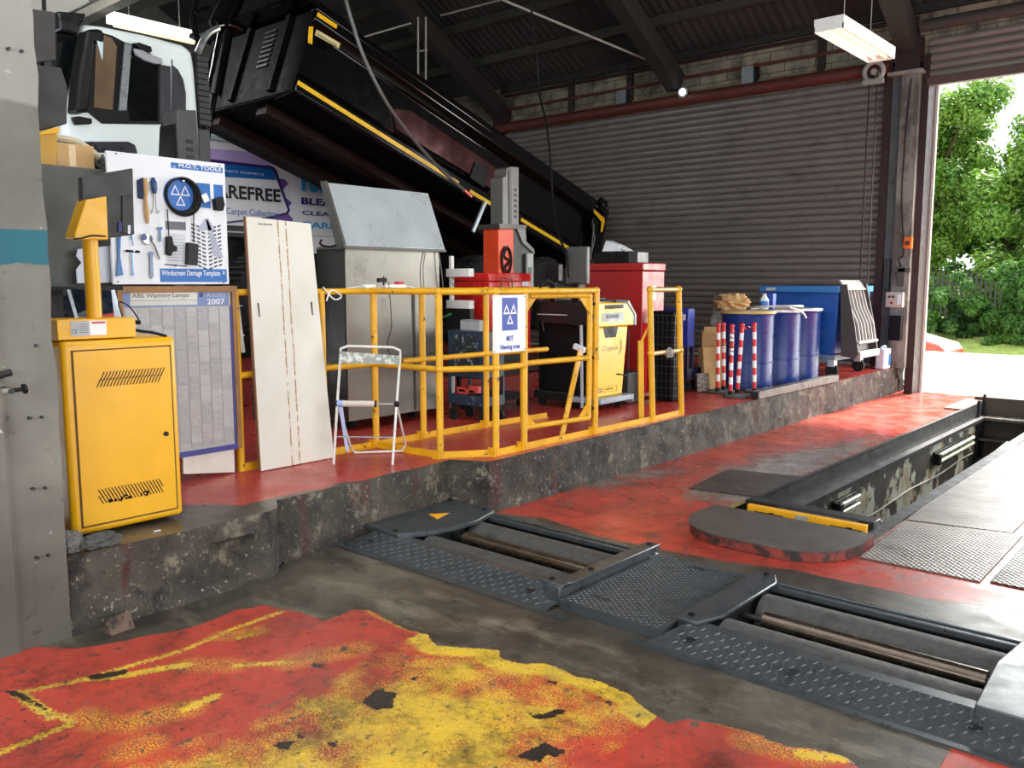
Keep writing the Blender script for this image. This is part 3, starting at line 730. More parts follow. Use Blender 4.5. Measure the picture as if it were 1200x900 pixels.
# pipes / cables along the wall
for nm, z, r_, m_, lab in (('wall_pipe', 4.62, .022, pipe_red, 'thin red-brown pipe along the cream wall, nearest above the shutter barrel'), ('wall_pipe', 4.86, .028, maroon, 'dark pipe higher along the cream wall just under the roof eave')):
    MB().tube([(-10.7, WY-.05, z), (-7.3, WY-.05, z+.01), (-3.6, WY-.05, z)], r_, 8).build(nm, m_, label=lab, cat='pipe')
struct(MB().box(-10.8, WY-.06, 4.92, 2, WY+.01, 5.02).build('trim_1', beam_dark))
struct(MB().box(-10.8, WY-.03, 4.37, -3.9, WY+.01, 4.43).build('trim_2', M('ochre_timber_rail', '#6e6144', .7)))
for u, v, lab, c_ in ((728, 117, 'small grey junction box on the cream wall above the shutter, left one', '#6d7478'), (876, 90, 'small grey junction box on the cream wall above the shutter, right one', '#7f8888')):
    p = YP(u, v, WY-.06); b = MB().box(p[0]-.09, WY-.08, p[2]-.15, p[0]+.09, WY+.01, p[2]+.15).build('junction_box', M('jb_grey', c_, .5), bev=.006, label=lab, cat='junction box')
    MB().box(p[0]+.1, WY-.06, p[2]-.17, p[0]+.15, WY+.01, p[2]+.17).build('bracket', black_pl, b)
for xx in (-9.2, -8.0, -4.85):
    struct(MB().box(xx-.05, WY-.05, 4.4, xx+.05, WY+.015, 4.95).build('wall_stud', beam_dark))
p = YP(803, 109, WY-.16)
lamp = thing('wall_lamp', 'small bright lamp on the roof column foot above the shutter', 'lamp', (p[0], WY-.2, p[2]))
MB().lathe((p[0], WY-.24, p[2]), [(.02, .12), (.05, .1), (.09, .0)], 14, 'y').build('lamp_head', grey_steel, lamp)
MB().ball((p[0], WY-.24, p[2]), .05).build('bulb', EM('lit_bulb', '#F4F8FF', 14), lamp)
MB().box(p[0]-.02, WY-.2, p[2]-.02, p[0]+.02, WY+.01, p[2]+.02).build('bracket', grey_steel, lamp)
# column between the two doors
colm = NT('peeling_column_paint'); n_ = colm.noise
cc = colm.mix(colm.ramp(n_(3, 7, .7, stretch=(1, 1, .4)), .42, .56), srgb('#8a877f'), srgb('#57534d'))
cc = colm.mix(colm.ramp(n_(4.5, 7, .7), .60, .66), cc, srgb('#5b3028'))
colm.set(cc, .6, 0, bump=n_(12, 6), bstr=.2)
struct(MB().box(-3.87, WY-.05, PT, -3.74, WY+.1, 4.3).build('column_web', M('grey_blue_column_paint', '#4f5557', .5, var=.15, dirt='#3a3632', dirt_lo=.55, dirt_hi=.7)))
struct(MB().box(-3.74, WY-.11, PT, -3.52, WY+.1, 4.3).build('column_face', colm.m))
struct(MB().box(-3.9, WY-.2, 4.16, -3.48, WY+.1, 4.2).build('column_cap_plate', M('pale_plate', '#8a8780', .6)))
jamb = MB().box(-3.52, WY-.02, .0, -3.43, WY+.34, 4.4); jamb.box(-3.56, WY+.05, 0, -3.52, WY+.36, 4.4)
struct(jamb.build('door_2_frame', maroon))
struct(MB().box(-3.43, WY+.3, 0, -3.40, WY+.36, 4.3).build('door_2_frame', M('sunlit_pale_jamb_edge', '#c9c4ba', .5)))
# raised roller door over the outside opening
d2 = MB(); corrugated(d2, -3.45, 2.2, WY+.02, 4.1, 4.6, .1, .03)
struct(d2.build('door_2', shutter_mat('raised_shutter_lath', '#7d756e')))
struct(MB().box(-3.45, WY-.04, 4.0, 2.2, WY+.06, 4.1).build('door_2_bottom_rail', M('rail_brown', '#54423a', .5)))
struct(MB().cyl((-3.5, WY-.18, 4.72), (2.2, WY-.18, 4.72), .07, n=16).build('door_2_barrel', M('barrel_grey', '#37332f', .7)))
struct(MB().box(2.0, WY-.1, 0, 2.2, WY+.3, 4.6).build('door_2_frame', maroon))
# roof: two slopes with a valley between, corrugated sheet
def roof_mat():
    t = NT('sooty_corrugated_roof'); n = t.noise
    wv = t.new('ShaderNodeTexWave'); wv.inputs['Scale'].default_value = 2.2; wv.bands_direction = 'X'; t.link(t.pos(), wv.inputs['Vector'])
    c = t.mix(t.ramp(n(.6, 6, .6), .35, .68), srgb('#231f1d'), srgb('#38332e'))
    return t.set(c, .85, 0, bump=wv.outputs['Fac'], bstr=.7, bdist=.02)
RM = roof_mat()
EAVE, RIDGE, VAL = (WY+.1, 4.98), (8.6, 7.0), (5.2, 5.1)
def slope(a, b, skips=()):
    """roof slope between lines a and b, open where skylights sit: (x0, x1, f0, f1)"""
    xs = sorted({-17.2, 6.2, *[s for k in skips for s in k[:2]]}); fsx = sorted({0., 1., *[s for k in skips for s in k[2:]]})
    mb = MB(); g = MB()
    for xa, xb in zip(xs, xs[1:]):
        for fa, fb in zip(fsx, fsx[1:]):
            q = [(x, a[0]+(b[0]-a[0])*f, a[1]+(b[1]-a[1])*f) for x, f in ((xa, fa), (xb, fa), (xb, fb), (xa, fb))]
            hole = any(k[0] <= xa and xb <= k[1] and k[2] <= fa+1e-6 and fb <= k[3]+1e-6 for k in skips)
            (g if hole else mb).sweep(q, (0, 0, .04 if not hole else .01))
    struct(mb.build('ceiling', RM, smooth=False))
    if g.v:
        gm = NT('skylight_glass'); gm.b.inputs['Transmission Weight'].default_value = 1; gm.b.inputs['Roughness'].default_value = .4; gm.b.inputs['IOR'].default_value = 1.02
        struct(g.build('window_1', gm.m, smooth=False))
slope(EAVE, RIDGE)
slope(VAL, RIDGE)
slope(VAL, (.4, 7.25), [(-16.5, -11.8, .005, .6), (-6, 3, .3, .7)])
slope((-5.2, 5.0), (.4, 7.25), [(-8, 4, .3, .7)])
struct(MB().box(-17, 5.14, 4.96, 6, 5.3, 5.08).build('roof_gutter', purlin_m))
def on_roof(y): return EAVE[1]+(EAVE[0]-y)*(RIDGE[1]-EAVE[1])/(EAVE[0]-RIDGE[0])
for x in (-13.8, -10.75, -7.1, -3.68, -.2):
    struct(MB().bar((x, WY-.1, 4.55), (x, 8.6, 4.55+(WY-.1-8.6)*.573), .22, .3).build('roof_beam', beam_dark))
    if -8 < x < -3: struct(MB().bar((x, 8.6, 6.5), (x, 5.2, 4.8), .14, .24).build('roof_beam', beam_dark))
for y in (11.4, 10.7, 10.0, 9.3):
    struct(MB().box(-16.9, y-.04, on_roof(y)-.15, 6, y+.04, on_roof(y)-.02).build('purlin', purlin_m))
for x, y0_, z0_, y1_, z1_ in ((-12.8, 5.2, 4.95, 7.6, 6.2), ):
    struct(MB().bar((x, y0_, z0_), (x+1.4, y1_, z1_), .12, .16).build('roof_brace', purlin_m))
# gusset under the beam by the column, steel stub
struct(MB().box(-3.82, WY-.16, 4.2, -3.52, WY+.02, 4.62).build('column_head', maroon))
struct(MB().box(-10.9, WY-.16, 4.2, -10.6, WY+.02, 4.62).build('column_head', maroon))
# conduits under the roof
def conduit(name, pts, r_, m_, lab): return MB().tube(pts, r_, 8).build(name, m_, label=lab, cat='conduit')
pale = M('pale_conduit', '#9a968c', .5)
conduit('conduit', [YP(575, -6, 9.2), YP(770, 75, 11.7)], .018, pale, 'long pale conduit running down under the dark roof to the shutter wall')
conduit('conduit', [YP(517, 18, 9.4), YP(590, -1, 9.25)], .014, pale, 'short pale conduit branching left under the dark roof')
conduit('conduit', [YP(424, 44, 8.4), YP(482, 27, 8.9)], .013, pale, 'short pale conduit behind the top rim of the tipper body')
hf = thing('roof_ladder', 'slim pale hanging ladder frame behind the tipper body', 'ladder', YP(495, 90, 9.0))
for u in (490, 499): MB().tube([YP(u, 20, 9.0), YP(u, 100, 9.0)], .014, 6).build('upright', pale, hf)
MB().tube([YP(489, 60, 9.0), YP(500, 59, 9.0)], .014, 6).build('rung', pale, hf)
# hanging cables
cb = smoothline([(-5.9, 7.0, 6.05), (-5.88, 7.0, 5.2), YP(622, -4, 7.0), YP(629, 70, 7.0), YP(632, 108, 7.0), YP(641, 150, 6.9), YP(646, 200, 6.8), YP(648, 235, 6.7), YP(655, 275, 6.3), YP(664, 300, 6.0), YP(666, 325, 5.9)], 5)
hc = MB().tube(cb, .011, 6).build('hanging_cable', black_pl, label='black cable hanging from the roof down to the display on the console', cat='cable')
ac = smoothline([(-6.5, 4.95, 5.2), (-6.5, 5.05, 4.6), XP(404, -8, -6.5), XP(414, 30, -6.5), XP(427, 68, -6.5), XP(450, 115, -6.5), XP(478, 155, -6.5), XP(510, 192, -6.5), XP(546, 225, -6.5)], 5)
a_ = MB().tube(ac, .018, 8).build('air_line', M('grey_air_line', '#55524f', .35, .3), label='curved grey air line hanging in front of the tipper body', cat='air line')
p = XP(546, 225, -6.5); MB().cyl((p[0], p[1]-.03, p[2]+.02), (p[0], p[1]+.08, p[2]-.04), .024, n=10).build('coupling', chrome, a_)
# fluorescent lights
def batten(name, x0, y0, x1, y1, z, lab, tubes, body):
    r = thing(name, lab, 'ceiling light', ((x0+x1)/2, (y0+y1)/2, z))
    MB().box(x0, y0, z+.05, x1, y1, z+.12).box(x0, y0, z, x0+.01, y1, z+.05).box(x1-.01, y0, z, x1, y1, z+.05).box(x0, y0, z, x1, y0+.01, z+.05).box(x0, y1-.01, z, x1, y1, z+.05).build('housing', body, r)
    for f in (.3, .7):
        xx = x0+(x1-x0)*f; MB().cyl((xx, y0+.04, z+.025), (xx, y1-.04, z+.025), .016, n=10).build('tube', tubes, r)
    for yy in (y0+.25*(y1-y0), y1-.25*(y1-y0)):
        MB().tube([((x0+x1)/2, yy, z+.11), ((x0+x1)/2, yy, on_roof(yy) if yy > 8.6 else 6.9)], .005, 5).build('hanger', pale, r)
    return r
batten('fluorescent_light', -3.42, 8.3, -3.14, 9.8, 3.86, 'white twin tube light hanging near the top of the outside door', tube_white, white_paint)
lb = thing('fluorescent_light', 'long white batten light hanging above the lorry cab roof', 'ceiling light', (-11.5, 5.8, 4.8))
MB().box(-11.6, 5.25, 4.83, -11.36, 6.45, 4.94).build('housing', tube_off, lb, bev=.01)
MB().cyl((-11.48, 5.3, 4.81), (-11.48, 6.4, 4.81), .03, n=10).build('tube', tube_white, lb)
for yy in (5.5, 6.2): MB().tube([(-11.48, yy, 4.93), (-11.48, yy, 5.2+(yy-5.2)*.56)], .008, 5).build('hanger', pale, lb)
# switch gear on the column
os_ = thing('isolator_switch', 'orange rotary isolator switch on the peeling column between the doors', 'switch', (-3.545, WY-.12, 1.93))
MB().box(-3.6, WY-.17, 1.93, -3.49, WY-.111, 2.08).build('housing', orange2, os_, bev=.01)
MB().cyl((-3.545, WY-.17, 2.0), (-3.545, WY-.19, 2.0), .03, n=16).build('knob', M('dark_red_knob', '#5a1a12', .4), os_)
cb_ = thing('door_control_box', 'pale door control box with round push buttons on the column between the doors', 'control box', (-3.67, WY-.2, 1.16))
MB().box(-3.78, WY-.19, 1.16, -3.56, WY-.111, 1.36).build('housing', M('pale_box', '#B9B3A6', .45), cb_, bev=.008)
for i, (a, b, c_) in enumerate(((-3.73, 1.30, '#3a3a38'), (-3.68, 1.30, '#3a3a38'), (-3.70, 1.22, '#a02018'))):
    MB().cyl((a, WY-.19, b), (a, WY-.205, b), .017, n=12).build('button', M('button_'+str(i), c_, .4), cb_)
MB().box(-3.63, WY-.193, 1.2, -3.58, WY-.19, 1.33).build('label', M('blue_white_label', '#dfe6f0', .5), cb_)
MB().box(-3.72, WY-.2, .72, -3.56, WY-.111, 1.05).build('switch_box', black_pl, bev=.01, label='black electrical box on the column below the pale control box', cat='switch box')
MB().box(-3.84, WY-.14, 1.4, -3.77, WY-.06, 1.8).tube([(-3.80, WY-.1, 1.4), (-3.79, WY-.1, 1.36)], .02, 8).build('conduit_box', M('dark_conduit_box', '#2c3134', .5), bev=.006, label='narrow dark box with cables left of the orange switch on the column', cat='switch box')
MB().box(-3.66, WY-.15, 1.44, -3.56, WY-.111, 1.7).box(-3.72, WY-.15, 1.62, -3.5, WY-.111, 1.68).build('conduit_box', grey_steel, bev=.006, label='small grey junction box between orange switch and pale control box', cat='junction box')
MB().tube(smoothline([(-3.62, WY-.13, 1.7), (-3.66, WY-.13, 1.8), (-3.6, WY-.13, 1.9), (-3.66, WY-.13, 2.6), (-3.65, WY-.13, 3.5), (-3.62, WY-.13, 4.1)], 5), .008, 6).build('wall_cable', black_pl, label='black cable running up the face of the peeling column', cat='cable')
hb = YP(1024, 84, WY-.3)
bell = MB().tube([(hb[0]+.12*math.cos(t), WY-.3, hb[2]+.12*math.sin(t)) for t in np.arange(0, 2*PI, .3)], .03, 8, closed=True).cyl((hb[0], WY-.3, hb[2]), (hb[0], WY-.05, hb[2]), .04).box(hb[0]-.13, WY-.33, hb[2]-.16, hb[0]+.13, WY-.27, hb[2]-.1)
bl = bell.build('shutter_pulley', M('pale_chain_wheel', '#9a9a94', .5), label='pale chain wheel at the right end of the shutter barrel', cat='pulley')
MB().tube([(hb[0]-.05, WY-.3, hb[2]), (hb[0]-.05, WY-.3, .8), (hb[0]+.05, WY-.3, .8), (hb[0]+.05, WY-.3, hb[2])], .009, 5).build('chain', dark_steel, bl)
# ================================================================ OUTSIDE
struct(MB().box(-60, 12.47, -1.0, 40, 20.0, -.01).build('yard', asphalt))
struct(MB().box(-60, 20.0, -1.2, 40, 28, -.82).build('road', M('sunlit_road', '#9b988f', .8, var=.08)))
struct(MB().box(-60, 28, -1.2, 40, 28.15, -.70).build('road_kerb', M('pale_road_kerb', '#d8d4cc', .7)))
struct(MB().prism([(28.15, -.72), (31, .0), (60, .1), (60, -.9), (28.15, -.9)], 'x', -60, 40).build('verge', grass_m))
struct(MB().box(-60, 42, 0, 40, 42.4, 1.9).build('boundary_wall', fieldwall))
# palisade fence behind the bushes
fr = thing('palisade_fence', 'dark palisade fence glimpsed between the trees across the road', 'fence', (-9, 32, 0))
mb = MB()
for i in range(110):
    x = -17+i*.15; mb.prism([(x-.035, 0), (x+.035, 0), (x+.035, 1.75), (x, 1.86), (x-.035, 1.75)], 'y', 32.0, 32.02)
mb.build('pales', fence_m, fr)
MB().box(-17.2, 32.02, .4, -.5, 32.06, .46).box(-17.2, 32.02, 1.4, -.5, 32.06, 1.46).build('rails', fence_m, fr)
def leafy(name, lab, cat, c, rad, n, mat, trunk=None, sz=.16, seed=1, group=None, zmin=-.5):
    rnd = random.Random(seed); r = thing(name, lab, cat, (c[0], c[1], 0), group)
    clumps = [(c[0]+rnd.gauss(0, .42)*rad[0], c[1]+rnd.gauss(0, .42)*rad[1], c[2]+rnd.uniform(-.95, .95)*rad[2]) for _ in range(70)]
    mb = MB(); cr = min(rad)*.36
    for i in range(n):
        q = clumps[i % 70]
        d = Vector((rnd.gauss(0, 1), rnd.gauss(0, 1), rnd.gauss(0, .8))); d.normalize(); d *= cr*rnd.uniform(.55, 1.1)
        p = Vector(q)+d
        if p.z < zmin: p.z = zmin+rnd.random()*.3
        nn = (d.normalized()+Vector((rnd.gauss(0, .5), rnd.gauss(0, .5), .6+rnd.gauss(0, .5)))).normalized()
        a = nn.cross(Vector((rnd.gauss(0, 1), rnd.gauss(0, 1), rnd.gauss(0, 1)))).normalized(); b = nn.cross(a)
        s = sz*rnd.uniform(.6, 1.3)
        mb.add([p-a*s, p-b*s*.45, p+a*s*.9, p+b*s*.45], [(0,1,2,3)])
    mb.build('foliage', mat, r, smooth=False)
    if trunk:
        t = MB(); t.tube(smoothline([(c[0], c[1], 0), (c[0]+.1, c[1], trunk*.4), (c[0]-.1, c[1]+.1, trunk)], 4), [.22-.012*i for i in range(9)], 10)
        for k in range(7):
            a = k*2.4; z = trunk*(.45+.07*k)
            t.tube([(c[0], c[1], z), (c[0]+math.cos(a)*rad[0]*.35, c[1]+math.sin(a)*rad[1]*.35, z+rad[2]*.4)], [.08, .03], 6)
        t.build('trunk', bark, r)
    return r
def leafmat(name, a, b):
    t = NT(name); c = t.mix(t.ramp(t.noise(.9, 5, .6), .35, .65), srgb(a), srgb(b)); m = t.set(c, .5)
    tr = t.new('ShaderNodeBsdfTranslucent'); t.link(c, tr.inputs['Color']); mx_ = t.new('ShaderNodeMixShader'); mx_.inputs[0].default_value = .5
    t.link(t.b.outputs[0], mx_.inputs[1]); t.link(tr.outputs[0], mx_.inputs[2]); t.link(mx_.outputs[0], t.n['Material Output'].inputs[0]); return m
L1 = leafmat('bright_maple_leaves', '#4c7a2a', '#7f9f3e'); L2 = leafmat('mid_green_leaves', '#3a662a', '#5f8a34'); L3 = leafmat('dark_hedge_leaves', '#2c5226', '#4a7a30')
leafy('maple_tree', 'tall bright green tree nearest the door jamb across the road', 'tree', (-9.4, 34.6, 4.1), (2.5, 1.9, 4.2), 52000, L1, 6.5, .105, 3)
leafy('maple_tree', 'tall green tree at the right edge of the photo across the road', 'tree', (-5.3, 35.2, 4.2), (2.1, 1.9, 4.6), 46000, L1, 6.5, .105, 5)
leafy('maple_tree', 'darker tree filling the gap behind the two bright trees', 'tree', (-7.9, 38.4, 3.2), (3.6, 1.5, 3.3), 30000, L2, 5.5, .14, 8)
leafy('bush', 'leafy bush low beside the door jamb across the road', 'bush', (-8.7, 29.3, .65), (1.3, .6, 1.15), 16000, L2, None, .08, 11)
leafy('bush', 'leafy bush at the right edge below the trees across the road', 'bush', (-5.6, 29.5, .8), (1.2, .6, 1.4), 16000, L2, None, .08, 13)
leafy('bush', 'dark undergrowth between the two bushes along the fence', 'bush', (-7.2, 30.3, .2), (.9, .4, .75), 8000, L3, None, .10, 17)
# passing car, mostly behind the door jamb
CY = 2.2; CX = -.75; CZ = -.82
car = thing('car', 'red and pale car on the road beyond the door, partly hidden by the jamb', 'car', (-7.1+CX, 20.6+CY, CZ))
class SB(MB):
    def add(s, vs, fs): return MB.add(s, [(p[0]+CX, p[1]+CY, p[2]+CZ) for p in vs], fs)
side = [(-9.3, .35), (-9.3, .75), (-8.9, .95), (-8.2, 1.0), (-7.5, 1.35), (-6.4, 1.38), (-5.75, 1.0), (-5.0, .82), (-4.75, .62), (-4.75, .32)]
SB().prism(side, 'y', 19.8, 21.4).build('body', car_red, car, bev=.06, seg=3)
SB().prism([(-8.1, 1.02), (-7.45, 1.3), (-6.45, 1.33), (-5.9, 1.02)], 'y', 19.78, 19.8).build('side_window', glass_dark, car)
SB().prism([(-5.85, 1.02), (-6.3, 1.36), (-6.26, 1.38), (-5.6, .99)], 'y', 19.9, 21.3).build('windscreen', car_white, car)
SB().prism([(-5.7, 1.0), (-5.0, .83), (-4.8, .66), (-4.9, .8), (-5.7, 1.02)], 'y', 19.85, 21.35).build('bonnet', car_white, car)
for x in (-8.5, -5.5):
    wl = SB().lathe((x, 19.78, .3), [(.05, 0), (.3, .0), (.32, .03), (.32, .17), (.3, .2), (.05, .2)], 24, 'y').build('wheel', rubber, car)
    SB().lathe((x, 19.775, .3), [(.03, .0), (.18, .0), (.19, .02)], 20, 'y').build('hub', chrome, wl)
# ================================================================ CONCRETE PILLAR (left edge)
pm = NT('chipped_pillar_concrete'); n_ = pm.noise
pc = pm.mix(pm.ramp(n_(2.5, 6), .35, .68), srgb('#615d56'), srgb('#7a766b'))
pc = pm.mix(pm.ramp(n_(6, 7, .7), .60, .68), pc, srgb('#3e3830'))
pc = pm.mix(pm.ramp(n_(16, 6, .7), .68, .72), pc, srgb('#d0cdc4'))
sx_ = pm.new('ShaderNodeSeparateXYZ'); pm.link(pm.pos(), sx_.inputs[0]); zz = sx_.outputs['Z']
zz2 = pm.math('ADD', zz, pm.math('MULTIPLY', pm.math('SUBTRACT', n_(9, 6), .5), .06))
band = pm.math('MULTIPLY', pm.ramp(zz2, 1.565, 1.57), pm.math('SUBTRACT', 1, pm.ramp(zz, 1.703, 1.705)))
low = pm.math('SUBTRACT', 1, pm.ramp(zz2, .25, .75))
top = pm.ramp(pm.math('ADD', zz, pm.math('MULTIPLY', n_(3), .08)), 2.22, 2.24)
pc = pm.mix(pm.math('MULTIPLY', top, .5), pc, srgb('#a5a298'))
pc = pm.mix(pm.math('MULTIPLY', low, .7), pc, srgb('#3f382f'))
pc = pm.mix(band, pc, srgb('#1d5a66'))
pm.set(pc, .7, 0, bump=n_(22, 7, .7), bstr=.35, bdist=.01)
def pillar():
    mb = MB(); Hh = 40; vs = []; fs = []
    prof = [(-3.69, 1.385), (-3.71, 1.20), (-3.69, 1.18), (-3.69, .7), (-4.25, .7), (-4.25, 1.385)]
    for k in range(Hh+1):
        z = 4.6*k/Hh
        for i, (x, y) in enumerate(prof):
            s = .012*noise.noise((z*5, i*3, 1)); vs.append((x+s*(i < 4), y+s*(i in (0,)), z))
    m = len(prof)
    for k in range(Hh):
        for i in range(m): a = k*m+i; b = k*m+(i+1) % m; fs.append((a, b, b+m, a+m))
    mb.add(vs, fs); struct(mb.build('concrete_pillar', pm.m))
pillar()
mb = MB()
for (u, v) in ((10, 57), (25, 60), (35, 490), (49, 489), (39, 573), (53, 572), (44, 654), (57, 651), (43, 405)):
    p = XP(u, v, -3.69); mb.cyl((-3.71, p[1], p[2]), (-3.683, p[1], p[2]), .0065, n=10)
struct(mb.build('bolt_hole', black_print))
vb = thing('wall_valve', 'dirty pipe stub with a black round handwheel bolted to the concrete pillar', 'valve', XP(14, 458, -3.64))
p = XP(2, 459, -3.62); q = XP(27, 456, -3.62)
MB().cyl(p, XP(12, 458, -3.62), .011, n=12).build('pipe', M('paint_splashed_pipe', '#8b8577', .6), vb)
MB().cyl(XP(12, 458, -3.62), q, .008, n=12).build('stem', black_pl, vb)
MB().cyl(q, XP(31, 455, -3.62), .021, .019, n=18).build('handwheel', black_pl, vb, bev=.002)
MB().cyl(XP(-4, 441, -3.66), XP(13, 436, -3.66), .014, n=10).cyl((-3.72, .99+.2, p[2]), (-3.6, 1.19, p[2]), .01).build('bracket', dark_steel, vb)

# ================================================================ YELLOW CONSOLE
cx0, cx1, cy0, cy1 = -4.27, -3.89, 1.49, 2.01
con = thing('test_console', 'tall yellow steel console cabinet with louvred door beside the concrete pillar', 'console cabinet', ((cx0+cx1)/2, (cy0+cy1)/2, PT+.02))
MB().box(cx0, cy0, PT+.02, cx1, cy1, 1.24).build('body', yellow, con, bev=.022, seg=3)
dm = MB().box(cx1, cy0+.045, PT+.06, cx1+.006, cy1-.035, 1.195); door = dm.build('door', yellow, con, bev=.002)
gp = MB()
for (a, b, c, d) in ((cy0+.038, PT+.055, cy0+.045, 1.2), (cy1-.035, PT+.055, cy1-.028, 1.2)): gp.box(cx1-.001, a, b, cx1+.002, c, d)
gp.box(cx1-.001, cy0+.04, 1.195, cx1+.002, cy1-.03, 1.201).box(cx1-.001, cy0+.04, PT+.053, cx1+.002, cy1-.03, PT+.06).build('door_gap', M('dark_seam', '#4a3206', .6), con)
def louvre(z0, sgn, skew):
    mb = MB()
    for row in (0, 1):
        for i in range(20):
            y = cy0+.135+i*.0148+(row*.018*sgn if sgn > 0 else -row*.0)
            zz0 = z0+row*.030
            mb.sweep([(cx1+.0065, y+sgn*skew, zz0+.038), (cx1+.0065, y+.0055+sgn*skew, zz0+.038), (cx1+.0065, y+.0055, zz0), (cx1+.0065, y, zz0)], (.0006, 0, 0))
    return mb
louvre(1.03, 1, .018).build('vent_slots', M('dark_slot', '#3a2606', .7), door)
louvre(.50, -1, .020).build('vent_slots', M('dark_slot', '#3a2606', .7), door)
mb = MB()
rr2 = random.Random(4)
for i in range(26):
    y = cy0+.16+rr2.random()*.2; z = .50+rr2.random()*.02; mb.obox((cx1+.0066, y, z), (.001, .012*rr2.random()+.004, .008), (rr2.random()*3, 0, 0))
mb.build('scuff_marks', M('brown_scuffs', '#2a1a08', .7), door)
MB().cyl((cx1+.004, cy1-.075, .78), (cx1+.016, cy1-.075, .78), .011, n=18).build('lock', black_pl, door)
pl = MB().box(cx0-.0, cy0-.0, 1.245, cx1-.03, 1.835, 1.335).build('plinth', yellow, con, bev=.004)
MB().box(cx1-.029, 1.545, 1.262, cx1-.0275, 1.625, 1.327).build('rating_plate', M('silver_sticker', '#9fa0a0', .4), pl)
MB().box(cx1-.029, 1.626, 1.262, cx1-.0275, 1.70, 1.327).build('sticker', M('white_sticker', '#ddd8d4', .5), pl)
sheet('sticker_print', M('red_print', '#b04038', .5), pl, (cx1-.027, 1.665, 1.318), .06, .009)
text('sticker_lettering', 'CE', (.022, .018), '+x', (cx1-.0275, 1.56, 1.282), black_print, pl)
for k in range(5): sheet('sticker_print', grey_print, pl, (cx1-.027, 1.60, 1.312-.009*k), .035, .002)
# monitor post
px_, py_ = -4.03, 1.697
MB().cyl((px_, py_, 1.33), (px_, py_, 1.76), .033, n=28).build('post', yellow, con)
mb = MB()
mb.sweep([XP(u, v, -3.985) for u, v in ((101, 234), (125, 230), (127, 281), (96, 281), (87, 279), (88, 272))], (-.10, 0, 0))
mb.build('monitor_bracket', yellow, con, bev=.004)
MB().tube(smoothline([XP(86, 280, -3.98), XP(97, 279, -3.975), XP(108, 276, -3.975), XP(124, 277, -3.975)], 4), .004, 6).build('bracket_cable', black_pl, con)
mon = thing('monitor', 'black flat monitor seen from behind, clamped on the yellow post', 'monitor', (-4.0, 1.72, 1.74))
m3 = Euler((0, 0, math.radians(-8))).to_matrix()
MB().sweep([XP(u, v, -4.03) for u, v in ((95, 207), (156, 197), (158, 275), (97, 283))], (-.04, 0, 0)).build('casing', M('dark_monitor_back', '#23221f', .5), mon, bev=.006)
MB().sweep([XP(u, v, -4.02) for u, v in ((143, 229), (156, 229), (157, 273), (143, 274))], (-.01, 0, 0)).build('rear_cover', M('dark_monitor_cover', '#171614', .5), mon, bev=.006)
MB().sweep([XP(u, v, -4.018) for u, v in ((150, 264), (153, 264), (153, 274), (150, 274))], (-.002, 0, 0)).build('sticker', paper, mon)
MB().sweep([XP(u, v, -4.018) for u, v in ((139, 260), (143, 260), (143, 272), (139, 272))], (-.01, 0, 0)).build('sticker', M('navy_sticker', '#1c2058', .5), mon)
MB().sweep([XP(u, v, -4.06) for u, v in ((98, 281), (130, 279), (130, 288), (98, 290))], (-.02, 0, 0)).build('lower_edge', black_pl, mon, bev=.004)
# sloped keyboard/display on the plinth
tb = thing('display_unit', 'black tilted screen leaning behind the yellow post, edged in silver', 'display', (-4.17, 1.7, 1.336))
a = [XP(78, 376, -4.1), XP(143, 375, -4.1), XP(136, 342, -4.2), XP(77, 338, -4.2)]
MB().sweep(a, (-.03, 0, -.008)).build('screen', screen_mat, tb)
b = [XP(134, 375, -4.095), XP(143, 375, -4.095), XP(134, 340, -4.195), XP(130, 341, -4.195)]
MB().sweep(b, (.004, 0, .003)).build('silver_edge', M('silver_trim', '#c8d0d8', .3, .3), tb)
b = [XP(88, 375, -4.095), XP(92, 375, -4.095), XP(82, 340, -4.195), XP(78, 340, -4.195)]
MB().sweep(b, (.004, 0, .003)).build('silver_edge', M('silver_trim', '#c8d0d8', .3, .3), tb)
b = [XP(120, 378, -4.09), XP(145, 377, -4.09), XP(141, 366, -4.12), XP(120, 369, -4.12)]
MB().sweep(b, (.004, 0, .002)).build('red_strip', M('red_key_strip', '#b01c1c', .4), tb)
MB().prism([(1.49, 1.336), (1.62, 1.336), (1.60, 1.345), (1.50, 1.47), (1.49, 1.47)], 'x', -4.26, -4.12).build('stand', black_pl, tb)
MB().tube(smoothline([XP(146, 378, -4.05), XP(139, 355, -4.1), XP(150, 358, -4.05), XP(160, 370, -4.0), XP(163, 376, -4.0)], 5), .0035, 6).build('lead', black_pl, tb)
MB().tube(smoothline([XP(152, 385, -3.95), XP(165, 388, -3.93), XP(180, 390, -3.92), XP(195, 394, -3.91)], 5), .007, 8).cyl(XP(155, 377, -3.98), XP(165, 378, -3.96), .01).build('gas_probe', black_pl, label='black sensor probe with grey band lying on top of the yellow cabinet', cat='probe')
